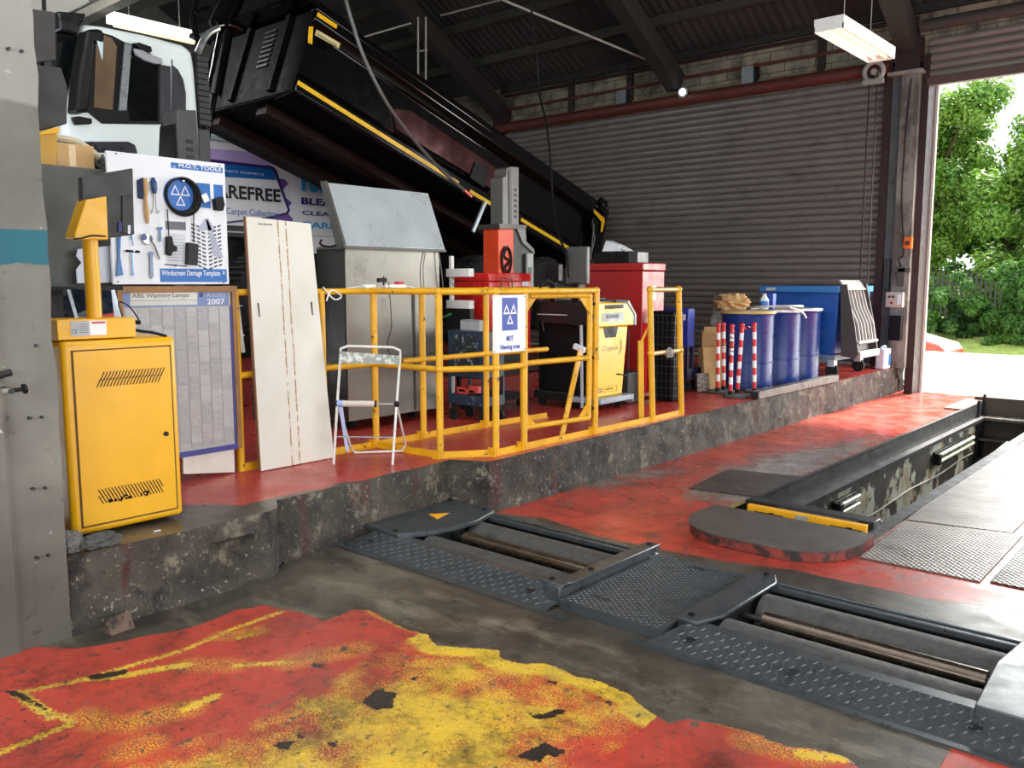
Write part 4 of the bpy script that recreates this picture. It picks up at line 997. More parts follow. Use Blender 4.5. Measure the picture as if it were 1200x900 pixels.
# cloth at the foot
def crumpled(c, s, seed, name, mat, **k):
    rnd = random.Random(seed); mb = MB(); n, m = 44, 44; vs = []
    for i in range(n+1):
        for j in range(m):
            th = PI*i/n; ph = 2*PI*j/m; d = Vector((math.sin(th)*math.cos(ph), math.sin(th)*math.sin(ph), math.cos(th)))
            f = .72+.34*noise.ridged_multi_fractal(d*1.5+Vector((seed, 0, 0)), 1, 2.2, 3, 1, 2)+.25*noise.noise(d*3+Vector((0, seed, 0)))
            vs.append((c[0]+d.x*s[0]*f, c[1]+d.y*s[1]*f, max(c[2]+.004, c[2]+s[2]*(.8+d.z*f))))
    fs = [(i*m+j, i*m+(j+1) % m, (i+1)*m+(j+1) % m, (i+1)*m+j) for i in range(n) for j in range(m)]
    return mb.add(vs, fs).build(name, mat, **k)
c_ = ZP(116, 640, PT)
crumpled((c_[0]+.02, c_[1], PT), (.05, .075, .035), 3, 'rag', cloth_grey, label='crumpled dark grey rag on the kerb at the foot of the yellow cabinet', cat='rag')
crumpled((-3.74, 1.42, PT), (.035, .05, .05), 9, 'rag', M('pale_grey_cloth', '#5f5c58', .9, bump=.4), label='grey rag squeezed between the pillar and the yellow cabinet', cat='rag')
MB().box(-3.78, 1.80, PT+.001, -3.765, 1.83, PT+.004).build('paper_scrap', paper, label='tiny pale scrap on the concrete edge right of the crumpled rag', cat='scrap')
# wooden wedge on the lower floor
w0 = Vector(ZP(141, 738)); m3 = Euler((0, 0, math.radians(97))).to_matrix()
P = [m3@Vector(p) for p in ((-.06, -.035, 0), (-.06, .035, 0), (-.06, .0, .07))]
MB().sweep([w0+p for p in P], m3@Vector((.11, 0, 0))).build('wooden_wedge', wedge_wood, label='triangular dirty wooden wedge lying on the floor against the kerb', cat='wedge', bev=.003)
MB().tube(smoothline([ZP(325, 663, .01), ZP(329, 658, .02), ZP(332, 661, .01), ZP(328, 664, .01)], 4), .005, 6).build('wire_hook', black_pl, label='small bent black wire on the floor at the kerb corner', cat='wire')
p = ZP(567, 597, .012); MB().cyl(p, (p[0]+.05, p[1]-.03, .012), .009, n=8).build('cigarette_butt', white_paint, label='small white stub on the floor in the kerb corner near the roller bed', cat='stub')

# ================================================================ THINGS BEHIND THE CONSOLE
g = YP(50, 205, 2.3)
MB().box(-5.9, 1.75, PT, -4.75, 2.1, 2.1).build('grey_cabinet', grey_cab, bev=.01, label='plain grey cabinet behind the black monitor and yellow post', cat='cabinet')
MB().box(-4.74, 1.5, PT, -4.68, 2.04, 1.47).box(-4.66, 1.5, 1.455, -4.5, 2.05, 1.475).build('black_worktop', black_pl, label='black shelf unit behind the yellow cabinet', cat='shelf')
def xprof(pts, x, th, name, mat, **k):
    """outline in pixels put on the plane x, with thickness to the west"""
    return MB().sweep([XP(u, v, x) for u, v in pts], (-th, 0, 0)).build(name, mat, **k)
sp = thing('ceiling_speaker', 'dark boxy loudspeaker unit high behind the pillar top', 'speaker', XP(55, 150, -4.4))
xprof([(38, 10), (65, 14), (66, 70), (40, 74)], -4.4, .25, 'upper_box', M('dark_grey_box', '#35322f', .6), parent=sp, bev=.006)
xprof([(42, 76), (72, 79), (79, 100), (79, 145), (46, 153)], -4.38, .25, 'lower_box', M('dark_brown_box', '#2b2824', .6), parent=sp, bev=.006)
xprof([(52, 60), (60, 60), (60, 82), (52, 82)], -4.41, .05, 'bracket', dark_steel, parent=sp)
MB().tube([XP(52, 20, -4.5), XP(50, -60, -4.5)], .01, 6).build('hanging_rod', dark_steel, sp)
yb = thing('yellow_bracket', 'worn yellow steel box section beside the pillar above the cardboard box', 'bracket', (-4.8, XP(56, 204, -4.77)[1], 2.1))
xprof([(47, 153), (67, 152), (67, 203.5), (47, 203.5)], -4.77, .1, 'box_section', M('mustard_box_paint', '#b88a1a', .5), parent=yb, bev=.004)
xprof([(47, 150), (70, 149), (70, 156), (47, 158)], -4.76, .12, 'cap', rail_yel, parent=yb, bev=.003)
cbx = thing('cardboard_box', 'small brown cardboard box with clear tape on the grey cabinet', 'box', XP(90, 208, -4.76))
MB().box(-5.0, 1.81, 2.1, -4.78, 1.87, 2.22).box(-4.999, 1.87, 2.1, -4.781, 2.06, 2.22).build('carton', cardboard2, cbx, bev=.002)
text('lettering', 'CO', (.05, .04), '+x', (-4.779, 1.845, 2.165), black_print, cbx)
MB().box(-4.7805, 1.93, 2.10, -4.7795, 1.965, 2.215).build('tape', M('glossy_tape', '#C9A877', .2), cbx)
MB().tube(smoothline([(-4.9, 1.8, 2.26), (-4.84, 1.9, 2.25), (-4.82, 2.0, 2.235), (-4.82, 2.1, 2.17)], 5), .02, 8).build('foam_roll', M('cream_foam', '#b9ae94', .8), label='cream rolled foam sheet lying behind the cardboard box', cat='roll')
crumpled((-4.9, 2.13, 2.1), (.05, .05, .05), 5, 'rag', cloth_grey, label='dark rag beside the cardboard box next to the tool board', cat='rag')
pr_ = thing('paper_stack', 'white ring binder pages hanging behind the yellow post under the monitor', 'paper', XP(112, 330, -4.66))
MB().sweep([XP(u, v, -4.655) for u, v in ((92, 292), (130, 288), (133, 331), (91, 332), (90, 316), (96, 308), (90, 300))], (-.012, 0, 0)).build('pages', paper, pr_)

# ================================================================ M.O.T. TOOLS BOARD
BX = -4.60
tbd = thing('tool_board', 'white wall board headed M.O.T. TOOLS above the yellow cabinet', 'tool board', (BX, 2.38, 1.49))
MB().box(BX-.018, 2.045, 1.485, BX, 2.725, 2.18).build('panel', board_white, tbd, bev=.002)
B = lambda u, v: XP(u, v, BX)
def bsheet(n, m, u0, v0, u1, v1, parent=tbd, x=BX, d=.001):
    a = XP(u0, v0, x); b = XP(u1, v1, x); return sheet(n, m, parent, (x, (a[1]+b[1])/2, (a[2]+b[2])/2), abs(b[1]-a[1]), abs(a[2]-b[2]), d=d)
def btext(n, body, u0, v0, u1, v1, m, parent=tbd, x=BX, d=.0025, **k):
    """lettering fitted between two pixels measured on a plane facing +x"""
    a = XP(u0, v0, x); b = XP(u1, v1, x); return text(n, body, (abs(b[1]-a[1]), abs(a[2]-b[2])), '+x', (x, (a[1]+b[1])/2, (a[2]+b[2])/2), m, parent, depth=d, **k)
lb_blue = M('label_blue', '#2566ad', .4, var=.02)
bsheet('heading', lb_blue, 200, 190, 261, 203)
btext('heading_lettering', 'M.O.T. TOOLS', 209, 191.3, 259, 201.3, board_white, bold=.03)
mb = MB(); p = B(204, 196); tri_sign(mb, p, .018, d=.0025); mb.build('heading_emblem', board_white, tbd)
bsheet('caption', pale_grey_print, 231, 206, 260, 209)
bsheet('tyre_poster', M('mid_blue_poster', '#1d5fa8', .4), 230, 214, 247, 244); bsheet('tyre_poster', M('mid_blue_poster2', '#1d5fa8', .4), 250, 216, 262, 245)
bsheet('text_panel', M('mid_grey_label', '#64676b', .5), 194, 259, 218, 270)
bsheet('instructions', M('pale_grey_label', '#cfd0d2', .5), 194, 273, 219, 310)
for k in range(9): bsheet('text_line', M('soft_grey_line', '#9a9b9e', .5), 197, 276+k*3.6, 216, 277.2+k*3.6, d=.002)
bsheet('footer', lb_blue, 187, 314.5, 266, 330.5)
btext('footer_lettering', 'Windscreen Damage Template', 189, 316.5, 258, 325, board_white, bold=.012)
mb = MB(); p = B(262, 319.5); y_, z_ = p[1], p[2]
mb.add([(BX+.0025, a, b) for a, b in ((y_-.003, z_+.012), (y_+.003, z_+.012), (y_+.003, z_-.002), (y_+.008, z_-.002), (y_, z_-.012), (y_-.008, z_-.002), (y_-.003, z_-.002))], [tuple(range(7))]); mb.build('footer_arrow', board_white, tbd)
# tyre tread picture
mb = MB(); a = B(223, 259); b = B(261, 311)
for row in range(11):
    for side in (0, 1):
        for seg in (0, 1, 2):
            y0_ = a[1]+(b[1]-a[1])*(.02+.16*seg) if side == 0 else b[1]-(b[1]-a[1])*(.02+.16*seg)
            sg_ = 1 if side == 0 else -1; z_ = a[2]-(a[2]-b[2])*(row+.5)/11; dz = (.0, -.008, -.02)[seg]
            mb.add([(BX+.0015, y0_, z_+dz), (BX+.0015, y0_+sg_*.022, z_+dz-.008), (BX+.0015, y0_+sg_*.022, z_+dz-.018), (BX+.0015, y0_, z_+dz-.010)], [(0,1,2,3)])
mb.build('tread_picture', M('tread_grey', '#3d3f46', .5), tbd)
mb = MB(); mb.add([(BX+.002, y, z) for y, z in ((B(241, 258)[1], B(241, 258)[2]), (B(250, 303)[1], B(250, 300)[2]), (B(262, 302)[1], B(262, 302)[2]), (B(243, 258)[1], B(243, 257)[2]))], [(0,1,2,3)])
mb.add([(BX+.002, y, z) for y, z in ((B(240, 256)[1], B(240, 256)[2]), (B(244, 256)[1], B(244, 256)[2]), (B(254, 299)[1], B(254, 270)[2]), (B(230, 270)[1], B(230, 270)[2]))], [(0,1,2,3)])
mb.build('gauge_picture', M('pale_lilac_grey', '#a8a9bd', .5), tbd)
mb = MB()
for u, v in ((136, 180), (257, 194), (138, 330), (262, 331)): p = B(u, v); mb.cyl((BX, p[1], p[2]), (BX+.004, p[1], p[2]), .004, n=8)
mb.build('screw', black_pl, tbd)
# round blue emblem
mb = MB(); p = B(211, 229); mb.lathe((BX+.0005, p[1], p[2]), [(.001, 0), (.098, 0), (.098, .0015), (.001, .0015)], 40, 'x'); mb.build('emblem_disc', M('emblem_blue', '#1b5fae', .35), tbd)
mb = MB(); tri_sign(mb, (BX, p[1], p[2]+.0), .112, d=.004, w=.17); mb.build('emblem_triangles', board_white, tbd)
def BB(u, v, o=.02): q = XP(u, v, BX+o); return q
# tools
br_ = thing('wire_brush', 'wire brush with wooden handle hanging on the white tool board', 'brush', BB(172, 264))
MB().tube(smoothline([BB(170, 209), BB(171, 226), BB(171, 236), BB(173, 262)], 4), [.011, .012, .013, .013, .012, .01, .008, .008, .009, .011, .012, .011, .008][:13], 10).build('handle', wood_light, br_)
mb = MB().sweep([BB(162, 211), BB(168, 208), BB(168, 233), BB(163, 232)], (-.018, 0, 0)); mb.build('bristles', M('dark_blue_bristles', '#1e2a44', .8, bump=.5), br_)
hk = thing('hook_tool', 'blue handled double hook tool hanging right of the wire brush', 'hook tool', BB(181, 250))
MB().tube([BB(179, 208), BB(180, 213), BB(181, 222), BB(181, 227)], [.008, .016, .016, .009], 12).build('handle', tool_blue, hk)
for s_ in (-1.6, 1.8): MB().tube(smoothline([BB(181+s_*.5, 226), BB(181+s_, 240), BB(181+s_*1.6, 248), BB(181+s_*2.4, 250), BB(182+s_*2.6, 246)], 4), .0025, 6).build('hook', steel, hk)
cc_ = thing('cable_coil', 'coiled black cable around the blue emblem on the tool board', 'cable', BB(211, 251))
p = B(212, 229)
for k in range(5):
    r_ = .088+.0035*k; MB().tube([(BX+.012+.006*(k % 3), p[1]+.004*k-.008+r_*math.cos(t), p[2]-.002*k+r_*1.02*math.sin(t)) for t in np.arange(0, 2*PI, .16)], .0055, 7, closed=True).build('loop', black_pl, cc_)
MB().tube([BB(196, 245), BB(198, 277)], .0032, 6).tube([BB(226, 216), BB(227, 240), BB(227, 284)], .0032, 6).build('lead', black_pl, cc_)
MB().sweep([BB(196, 277, .03), BB(202, 277, .03), BB(204, 287, .03), BB(208, 289, .03), BB(208, 294, .03), BB(203, 295, .03), BB(201, 300, .03), BB(196, 298, .03)], (-.025, 0, 0)).build('plug', black_pl, cc_, bev=.003)
MB().sweep([BB(221, 284, .04), BB(233, 286, .04), BB(232, 311, .04), BB(220, 310, .04)], (-.035, 0, 0)).build('power_block', M('matt_black_block', '#1b1a19', .6), cc_, bev=.003)
MB().lathe(BB(208, 209, .005), [(.002, 0), (.006, .0), (.006, .02), (.002, .022)], 10, 'x').lathe(BB(213, 212, .005), [(.002, 0), (.006, .0), (.006, .02), (.002, .022)], 10, 'x').build('peg', chrome, cc_)
tp = thing('tape_measure', 'round chrome tape measure with curved tongue on the tool board', 'tape measure', BB(172, 286))
MB().lathe(BB(171, 280, .0), [(.001, 0), (.028, 0), (.031, .012), (.026, .024), (.001, .026)], 20, 'x').build('case', chrome, tp)
MB().lathe(BB(169, 278, .024), [(.001, 0), (.018, 0), (.016, .004), (.001, .004)], 16, 'x').build('label', tool_blue, tp)
MB().tube(smoothline([BB(177, 282), BB(181, 288), BB(184, 296), BB(187, 304)], 4), .0045, 6).build('tongue', chrome, tp)
th_ = thing('t_handle_tool', 'black T-handled tool hanging low on the tool board', 't-handle tool', BB(155, 320))
MB().tube([BB(147, 294), BB(149, 294), BB(155, 294.5), BB(162, 295), BB(164, 295)], [.004, .007, .006, .007, .004], 10).build('handle', black_pl, th_)
MB().cyl(BB(155, 296), BB(156, 323), .0055, n=10).build('shaft', M('blue_steel_shaft', '#6f87ab', .3, .6), th_)
ch = thing('pry_bar', 'blue flat pry bar hanging at the left of the tool board', 'pry bar', BB(141, 324))
MB().sweep([BB(137, 272), BB(142, 272), BB(141, 300), BB(144, 319), BB(145, 322), BB(137, 324), BB(138, 300)], (-.008, 0, 0)).build('blade', M('blue_steel', '#27507f', .35, .3), ch, bev=.001)
sc2 = MB().tube([BB(154, 272), BB(155, 281)], .006, 8).tube([BB(155, 281), BB(156, 288)], .0025, 6).build('screwdriver', M('blue_steel2', '#5a7ca8', .3, .4), label='short blue screwdriver half hidden under the monitor edge', cat='screwdriver')
MB().sweep([BB(185, 266), BB(191, 266), BB(190, 269), BB(188.8, 270), BB(189, 283), BB(187, 283), BB(187, 270), BB(185, 269)], (-.006, 0, 0)).build('depth_gauge', M('blue_grey_gauge', '#4a6388', .35, .5), label='small steel depth gauge on the board between tape measure and cable', cat='gauge')
MB().sweep([BB(175, 297), BB(178, 294), BB(180, 297), BB(179, 303), BB(180, 324), BB(178, 327), BB(176, 324), BB(176, 303)], (-.008, 0, 0)).build('spanner', M('steel_spanner', '#5c6774', .3, .7), label='small steel spanner hanging under the tape measure', cat='spanner')
MB().sweep([BB(236, 229), BB(242, 226), BB(246, 235), BB(240, 238)], (-.012, 0, 0)).build('notepad', white_pl, label='small white card clipped to the blue poster on the tool board', cat='card')
MB().sweep([BB(252, 233, .04), BB(262, 230, .04), BB(264, 240, .04), BB(262, 247, .04), BB(254, 246, .04)], (-.0405, 0, 0)).build('clip_lamp', black_pl, bev=.004, label='black clip hanging at the right edge of the tool board', cat='clip')
MB().tube([BB(193, 310, .01), BB(219, 312, .01)], .003, 6).cyl(BB(206, 311, .0), BB(206, 311, .014), .006).build('wire_rack', chrome, label='thin chrome wire rail above the footer of the tool board', cat='rail')

def peg(root, u, v):
    p = XP(u, v, BX); MB().cyl((BX, p[1], p[2]), (BX+.026, p[1], p[2]), .0035, n=8).build('peg', chrome, root)
for r_, u, v in ((br_, 171, 212), (hk, 181, 212), (th_, 155, 294.5), (ch, 139.5, 275), (sc2, 154, 274), (tp, 171, 280)): peg(r_, u, v)
# ================================================================ NOTICEBOARD BELOW
nb = thing('noticeboard', 'wood framed yellowed chart headed ABS Warning Lamps under the tool board', 'noticeboard', (-4.6, 2.42, .5))
NX = -4.585
MB().box(NX-.02, 2.07, .53, NX, 2.72, 1.47).build('chart', M('grubby_chart_paper', '#a8a4a2', .4, var=.06, dirt='#9b9080', dirt_lo=.58, dirt_hi=.75, dscale=4), nb)
mb = MB().box(NX-.022, 2.05, 1.44, NX+.012, 2.76, 1.475).box(NX-.022, 2.725, .5, NX+.012, 2.755, 1.445).box(NX-.022, 2.05, .5, NX+.012, 2.08, 1.44); mb.build('frame', wood, nb, bev=.002)
MB().box(NX-.022, 2.08, .5, NX+.012, 2.725, .53).box(NX, 2.712, .53, NX+.004, 2.724, 1.36).build('border', M('blue_chart_border', '#3c3f86', .45), nb)
NBt = lambda n, m, u0, v0, u1, v1, d=.0015: bsheet(n, m, u0, v0, u1, v1, nb, NX, d)
NBt('title_band', M('faded_blue_band', '#6f7fa8', .45), 143, 341, 268, 358)
NBt('title_strip', M('faded_cream_strip', '#c9c7be', .5), 152, 342, 231, 351, .003); NBt('subtitle_strip', M('faded_cream_strip', '#c4c2ba', .5), 152, 353, 231, 357, .003)
btext('title_lettering', 'ABS Warning Lamps', 154, 344, 221, 349.5, M('faded_grey_ink', '#75786f', .5), nb, NX, .0045, bold=.02)
btext('year_lettering', '2007', 242, 350, 263, 356.5, board_white, nb, NX, .0045, bold=.02)
btext('maker_lettering', 'Autodata', 241, 342.5, 264, 348, M('pale_blue_ink', '#aab4cc', .5), nb, NX, .0045, shear=.3)
NBt('symbol', M('dark_blue_symbol', '#3a4570', .5), 233, 343, 238, 348, .003)
rnd = random.Random(12); mb = MB(); mb2 = MB(); mb3 = MB()
for c in range(9):
    y0_ = 2.09+c*.069; z = 1.35
    while z > .56:
        h = rnd.choice((.03, .05, .09, .13)); z1_ = max(.55, z-h)
        (mb if rnd.random() < .45 else (mb2 if rnd.random() < .5 else mb3)).box(NX+.0005, y0_+.003, z1_+.003, NX+.0015, y0_+.066, z)
        z = z1_
pt1 = mb.build('printed_table', M('cell_tint', '#b0adab', .5, var=.08, scale=30), nb); pt2 = mb2.build('printed_table', M('cell_tint2', '#a19e9e', .5, var=.08, scale=40), nb); pt3 = mb3.build('printed_table', M('cell_tint3', '#a9a4a1', .5, var=.1, scale=40), nb)
mb = MB()
for c in range(10): mb.box(NX+.0016, 2.088+c*.069, .55, NX+.002, 2.089+c*.069, 1.36)
for k in range(60):
    y0_ = 2.09+rnd.randrange(9)*.069; z = .56+rnd.random()*.78; mb.box(NX+.0016, y0_+.004, z, NX+.002, y0_+.03+rnd.random()*.03, z+.0022)
pt4 = mb.build('printed_lines', M('faint_ink', '#85848c', .5), nb)
join('printed_table', [pt1, pt2, pt3, pt4], nb)
MB().prism([(2.385, .40), (2.71, .355), (2.71, .50), (2.385, .51)], 'x', -4.61, -4.595).build('white_board_offcut', M('cream_offcut', '#DCD6C8', .5), label='low cream board standing on the red floor under the ABS chart', cat='board')
MB().prism([(2.79, 1.38), (2.815, 1.38), (2.845, 1.07), (2.82, 1.07)], 'x', -4.66, -4.65).box(-4.665, 2.80, 1.17, -4.645, 2.84, 1.18).tube([(-4.60, 2.75, 1.37), (-4.655, 2.80, 1.36), (-4.655, 2.84, 1.352)], .003, 6).build('white_strip', white_paint, label='narrow white strip hanging in the gap between the chart and tall white board', cat='strip')
# tall white board leaning on the rail
wbm = NT('white_melamine_with_rust'); wb_n = wbm.noise
s3 = wbm.new('ShaderNodeSeparateXYZ'); wbm.link(wbm.coord(), s3.inputs[0])
wob = wbm.math('MULTIPLY', wbm.math('SUBTRACT', wb_n(3, 3), .5), .02)
def streak(yc):
    d = wbm.math('ABSOLUTE', wbm.math('SUBTRACT', wbm.math('ADD', s3.outputs['Y'], wob), yc)); return wbm.math('SUBTRACT', 1, wbm.ramp(d, .003, .006))
rust = wbm.math('MULTIPLY', wbm.math('MAXIMUM', streak(-.045), streak(.012)), wbm.ramp(wb_n(26, 6, .8), .44, .50))
near = wbm.math('SUBTRACT', 1, wbm.ramp(wbm.math('ABSOLUTE', s3.outputs['Y']), .0, .2))
spots = wbm.math('MULTIPLY', wbm.ramp(wb_n(60, 5, .8), .66, .68), near)
wc = wbm.mix(wbm.ramp(wb_n(3, 5), .3, .7), srgb('#DAD6CA'), srgb('#CFCABC'))
wc = wbm.mix(rust, wc, srgb('#9a7338')); wc = wbm.mix(spots, wc, srgb('#7a6448')); wbm.set(wc, .45)
wt = thing('white_board', 'tall white board with two rusty lines and slot handles leaning on the yellow rail', 'board', (-4.5, 3.1, PT))
mb = MB(); mb.sweep([(-4.50, 2.83, PT+.005), (-4.50, 3.375, PT+.005), (-4.58, 3.30, 1.865), (-4.58, 2.84, 1.885)], (-.016, 0, -.001)); wp = mb.build('panel', wbm.m, wt, smooth=False)
MB().sweep([(-4.50, 2.822, PT+.005), (-4.50, 2.831, PT+.005), (-4.58, 2.841, 1.885), (-4.58, 2.832, 1.885)], (-.018, 0, 0)).build('edge', M('brown_board_edge', '#7a5236', .7), wt)
for y_ in (2.885, 3.27):
    a = Vector((-4.551, y_, 1.33)); MB().obox(a, (.006, .008, .085), (math.radians(4), 0, 0)).build('slot', black_print, wt)
for k in range(3): MB().obox((-4.574, 2.93+k*.035, 1.845), (.002, .028, .006), (0, math.radians(-3), 0)).build('pencil_note', grey_print, wt)

# ================================================================ STEP STOOL
so = thing('step_stool', 'old folding white tubular step stool with roller seat beside the yellow railing', 'step stool', (-4.3, 3.5, PT))
whm = M('chipped_white_tube', '#CFCBC4', .4, dirt='#6b5a4a', dirt_lo=.62, dirt_hi=.68, dscale=30)
fl, fr_ = Vector(ZP(391, 544, PT)), Vector(ZP(460, 545, PT)); bl_, br2 = Vector(ZP(413, 533, PT)), Vector(ZP(474, 530, PT))
tl = Vector((fl.x+.0, fl.y+.035, 1.09)); tr_ = Vector((fr_.x, fr_.y+.035, 1.09))
tl = Vector(XP(399, 409, -4.33)); tr_ = Vector(XP(469, 411, -4.10))
up = tl.lerp(tr_, .12)+Vector((0, 0, .02)); up2 = tl.lerp(tr_, .88)+Vector((0, 0, .02))
MB().tube([fl+Vector((0,0,.0)), fl.lerp(tl, .5), tl-Vector((0,0,.03)), tl, up, up2, tr_, tr_-Vector((0,0,.03)), fr_.lerp(tr_, .5), fr_+Vector((0,0,.0))], .0085, 10).build('front_frame', whm, so)
k1 = fl.lerp(tl, .53); k2 = fr_.lerp(tr_, .53)
MB().tube([k1, bl_+Vector((0, -.01, .05)), bl_+Vector((0, .02, .012)), br2+Vector((0, -.02, .012)), br2+Vector((0, .01, .05)), k2], .0075, 10).build('rear_frame', whm, so)
MB().cyl(k1, k2, .005, n=8).cyl(fl.lerp(tl, .24), fr_.lerp(tr_, .24), .004, n=8).build('cross_rod', M('grey_rod', '#9a9da3', .4), so)
MB().cyl(k1.lerp(k2, .06), k1.lerp(k2, .64), .020, n=20).build('roller', M('stained_plastic_roller', '#c5b8a8', .5), so)
MB().cyl(k1.lerp(k2, .0), k1.lerp(k2, .10), .0215, n=20).build('blue_tape', M('pale_blue_tape', '#8c9cc8', .6), so)
MB().cyl(k1.lerp(k2, .63), k1.lerp(k2, .66), .022, n=16).build('roller_cap', black_pl, so)
for k_ in (k1, k2): MB().ball(k_, .017, 8, (1, 1, 1.3)).build('hinge', black_pl, so)
bk0, bk1 = fl.lerp(tl, .88), fr_.lerp(tr_, .88)
MB().sweep([bk0, bk1, bk1+Vector((0, 0, .055)), bk0+Vector((0, 0, .075))], (.008, -.004, 0)).build('back_panel', M('peeling_green_panel', '#8d938a', .6, dirt='#d0d0c8', dirt_lo=.5, dirt_hi=.54, dscale=25), so)
MB().sweep([k1+Vector((.012, .0, -.015)), k1+Vector((.012, .03, -.015)), k1+Vector((.012, .075, -.33)), k1+Vector((.012, .045, -.30))], (.002, 0, 0)).build('hanging_strap', M('pale_blue_ribbon', '#a3acc8', .7), so)
# ================================================================ YELLOW RAILINGS
RZ, MZ = 1.435, .935                          # top and middle rail heights
pA, pB, pC, pD, pG = (-4.62, 2.77), (-4.6, 3.38), (-4.58, 3.80), (-4.58, 4.25), (-4.56, 4.91)
pE, pF, pH, pI, pJ, pK = (-3.97, 3.83), (-3.75, 4.13), (-3.75, 4.42), (-3.74, 5.24), (-3.72, 6.03), (-3.72, 6.50)
rg = thing('viewing_area_railing', 'yellow tubular railing around the viewing area, carrying the white MOT sign', 'railing', (-4.1, 4.2, PT))
PR = .020
def post(x, y, top=RZ, par=None, z0=PT):
    MB().cyl((x, y, z0), (x, y, top), PR+.003, n=14).build('post', rail_yel, par or rg)
def rail(pts, r_=PR, par=None, n='rail'): MB().tube(pts, r_, 12).build(n, rail_yel, par or rg)
for q in (pA, pB, pC, pD, pG, pE, pF, pH, pI): post(*q)
for z in (RZ, MZ):
    rail([(*pA, z), (*pB, z), (*pC, z), (*pD, z), (*pG, z), (-4.5, 5.6, z)])
    rail([(*pC, z), (*pE, z)]); rail([(*pE, z), (*pF, z), (*pH, z)])
rail([(*pH, RZ), (*pI, RZ)])
rail([(*pI, MZ), (pI[0]-.02, pI[1]-.02, MZ)])
def anglebar(a, b, par, lab='base_angle'):
    mb = MB(); mb.bar((a[0], a[1], PT+.022), (b[0], b[1], PT+.022), .006, .044).bar((a[0], a[1], PT+.004), (b[0], b[1], PT+.004), .045, .006); mb.build(lab, rail_yel, par)
for a, b in ((pA, pB), (pB, pC), (pC, pD), (pD, pG), (pG, (-4.5, 5.6)), (pC, pE), (pE, pF), (pF, pH), (pH, pI), (pI, pJ)): anglebar(a, b, rg)
for q in (pC, pD, pG, pE, pF, pH, pI):
    MB().box(q[0]-.03, q[1]-.045, PT, q[0]+.03, q[1]-.035, PT+.06).build('foot_plate', rail_yel, rg)
    MB().ball((q[0], q[1], MZ), .029, 8).build('joint', rail_yel, rg); MB().ball((q[0], q[1], RZ), .027, 8).build('joint', rail_yel, rg)
# gate in the H-I bay, standing a little open
gt = thing('railing_gate', 'yellow tubular gate with corner gussets between the sign and the last post', 'gate', (-3.8, 4.8, PT+.09))
g0 = Vector((-3.83, 4.50, 0)); g1 = Vector((-3.75, 5.17, 0))
zt_, zb_ = RZ-.0, PT+.13
for g_ in (g0, g1): MB().cyl(g_+Vector((0, 0, zb_)), g_+Vector((0, 0, RZ-.03)), PR, n=12).build('stile', rail_yel, gt)
for z in (RZ-.035, MZ+.0, zb_): MB().tube([g0+Vector((0, 0, z)), g1+Vector((0, 0, z))], PR, 12).build('gate_rail', rail_yel, gt)
dv = (g1-g0).normalized()
for (o, s_, z, sz_) in ((g0, 1, RZ-.05, -1), (g1, -1, RZ-.05, -1), (g0, 1, zb_+.01, 1), (g1, -1, zb_+.01, 1)):
    a = o+Vector((0, 0, z)); MB().sweep([a, a+dv*s_*.12, a+Vector((0, 0, sz_*.13))], (.006, 0, 0)).build('gusset', rail_yel, gt)
mb = MB()
for z in (RZ-.1, MZ, PT+.2): mb.cyl((g1.x, g1.y+.02, z), (pI[0], pI[1], z), .012, n=8)
mb.build('hinge', dark_steel, gt)
MB().bar((-3.80, 4.9, PT+.0), (-3.84, 5.18, .98), .05, .012, (1, 0, 0)).build('prop_bar', rail_yel, label='slanting flat yellow steel bar leaning behind the gate', cat='steel bar')
# end frame (J-K)
ef = thing('end_frame', 'tall narrow yellow tube frame with two posts at the end of the railing', 'frame', (-3.72, 6.3, PT))
K0 = (pK[0], pK[1]-.10, RZ); J0 = (pJ[0], pJ[1]-.08, RZ)
for a, b in ((pJ, J0), (pK, K0)): MB().cyl((*a, PT), b, .024, n=14).build('post', rail_yel, ef)
rust_t = M('rubbed_bare_tube', '#b08a50', .4, .4, var=.2)
MB().tube([J0, K0], .021, 12).build('top_rail', rust_t, ef)
mJ = Vector((*pJ, PT)).lerp(Vector(J0), .52); mK = Vector((*pK, PT)).lerp(Vector(K0), .52)
MB().tube([mJ, mK], .020, 12).build('middle_rail', rust_t, ef)
anglebar(pJ, pK, ef)
MB().cyl((-3.80, 5.98, PT), (-3.80, 5.95, 1.02), .03, n=4).bar((-3.80, 5.95, 1.0), (pJ[0], pJ[1]-.05, 1.17), .05, .012).build('brace', rail_yel, ef)
for q in (J0, K0, mJ, mK): MB().ball(q, .031, 8).build('joint', rail_yel, ef)
crumpled((mJ.lerp(mK, .55).x+.02, mJ.lerp(mK, .55).y, mJ.z-.05), (.025, .045, .045), 21, 'rag', M('pale_dirty_rag', '#8b847a', .9), label='pale rag knotted over the middle rail of the end frame', cat='rag')
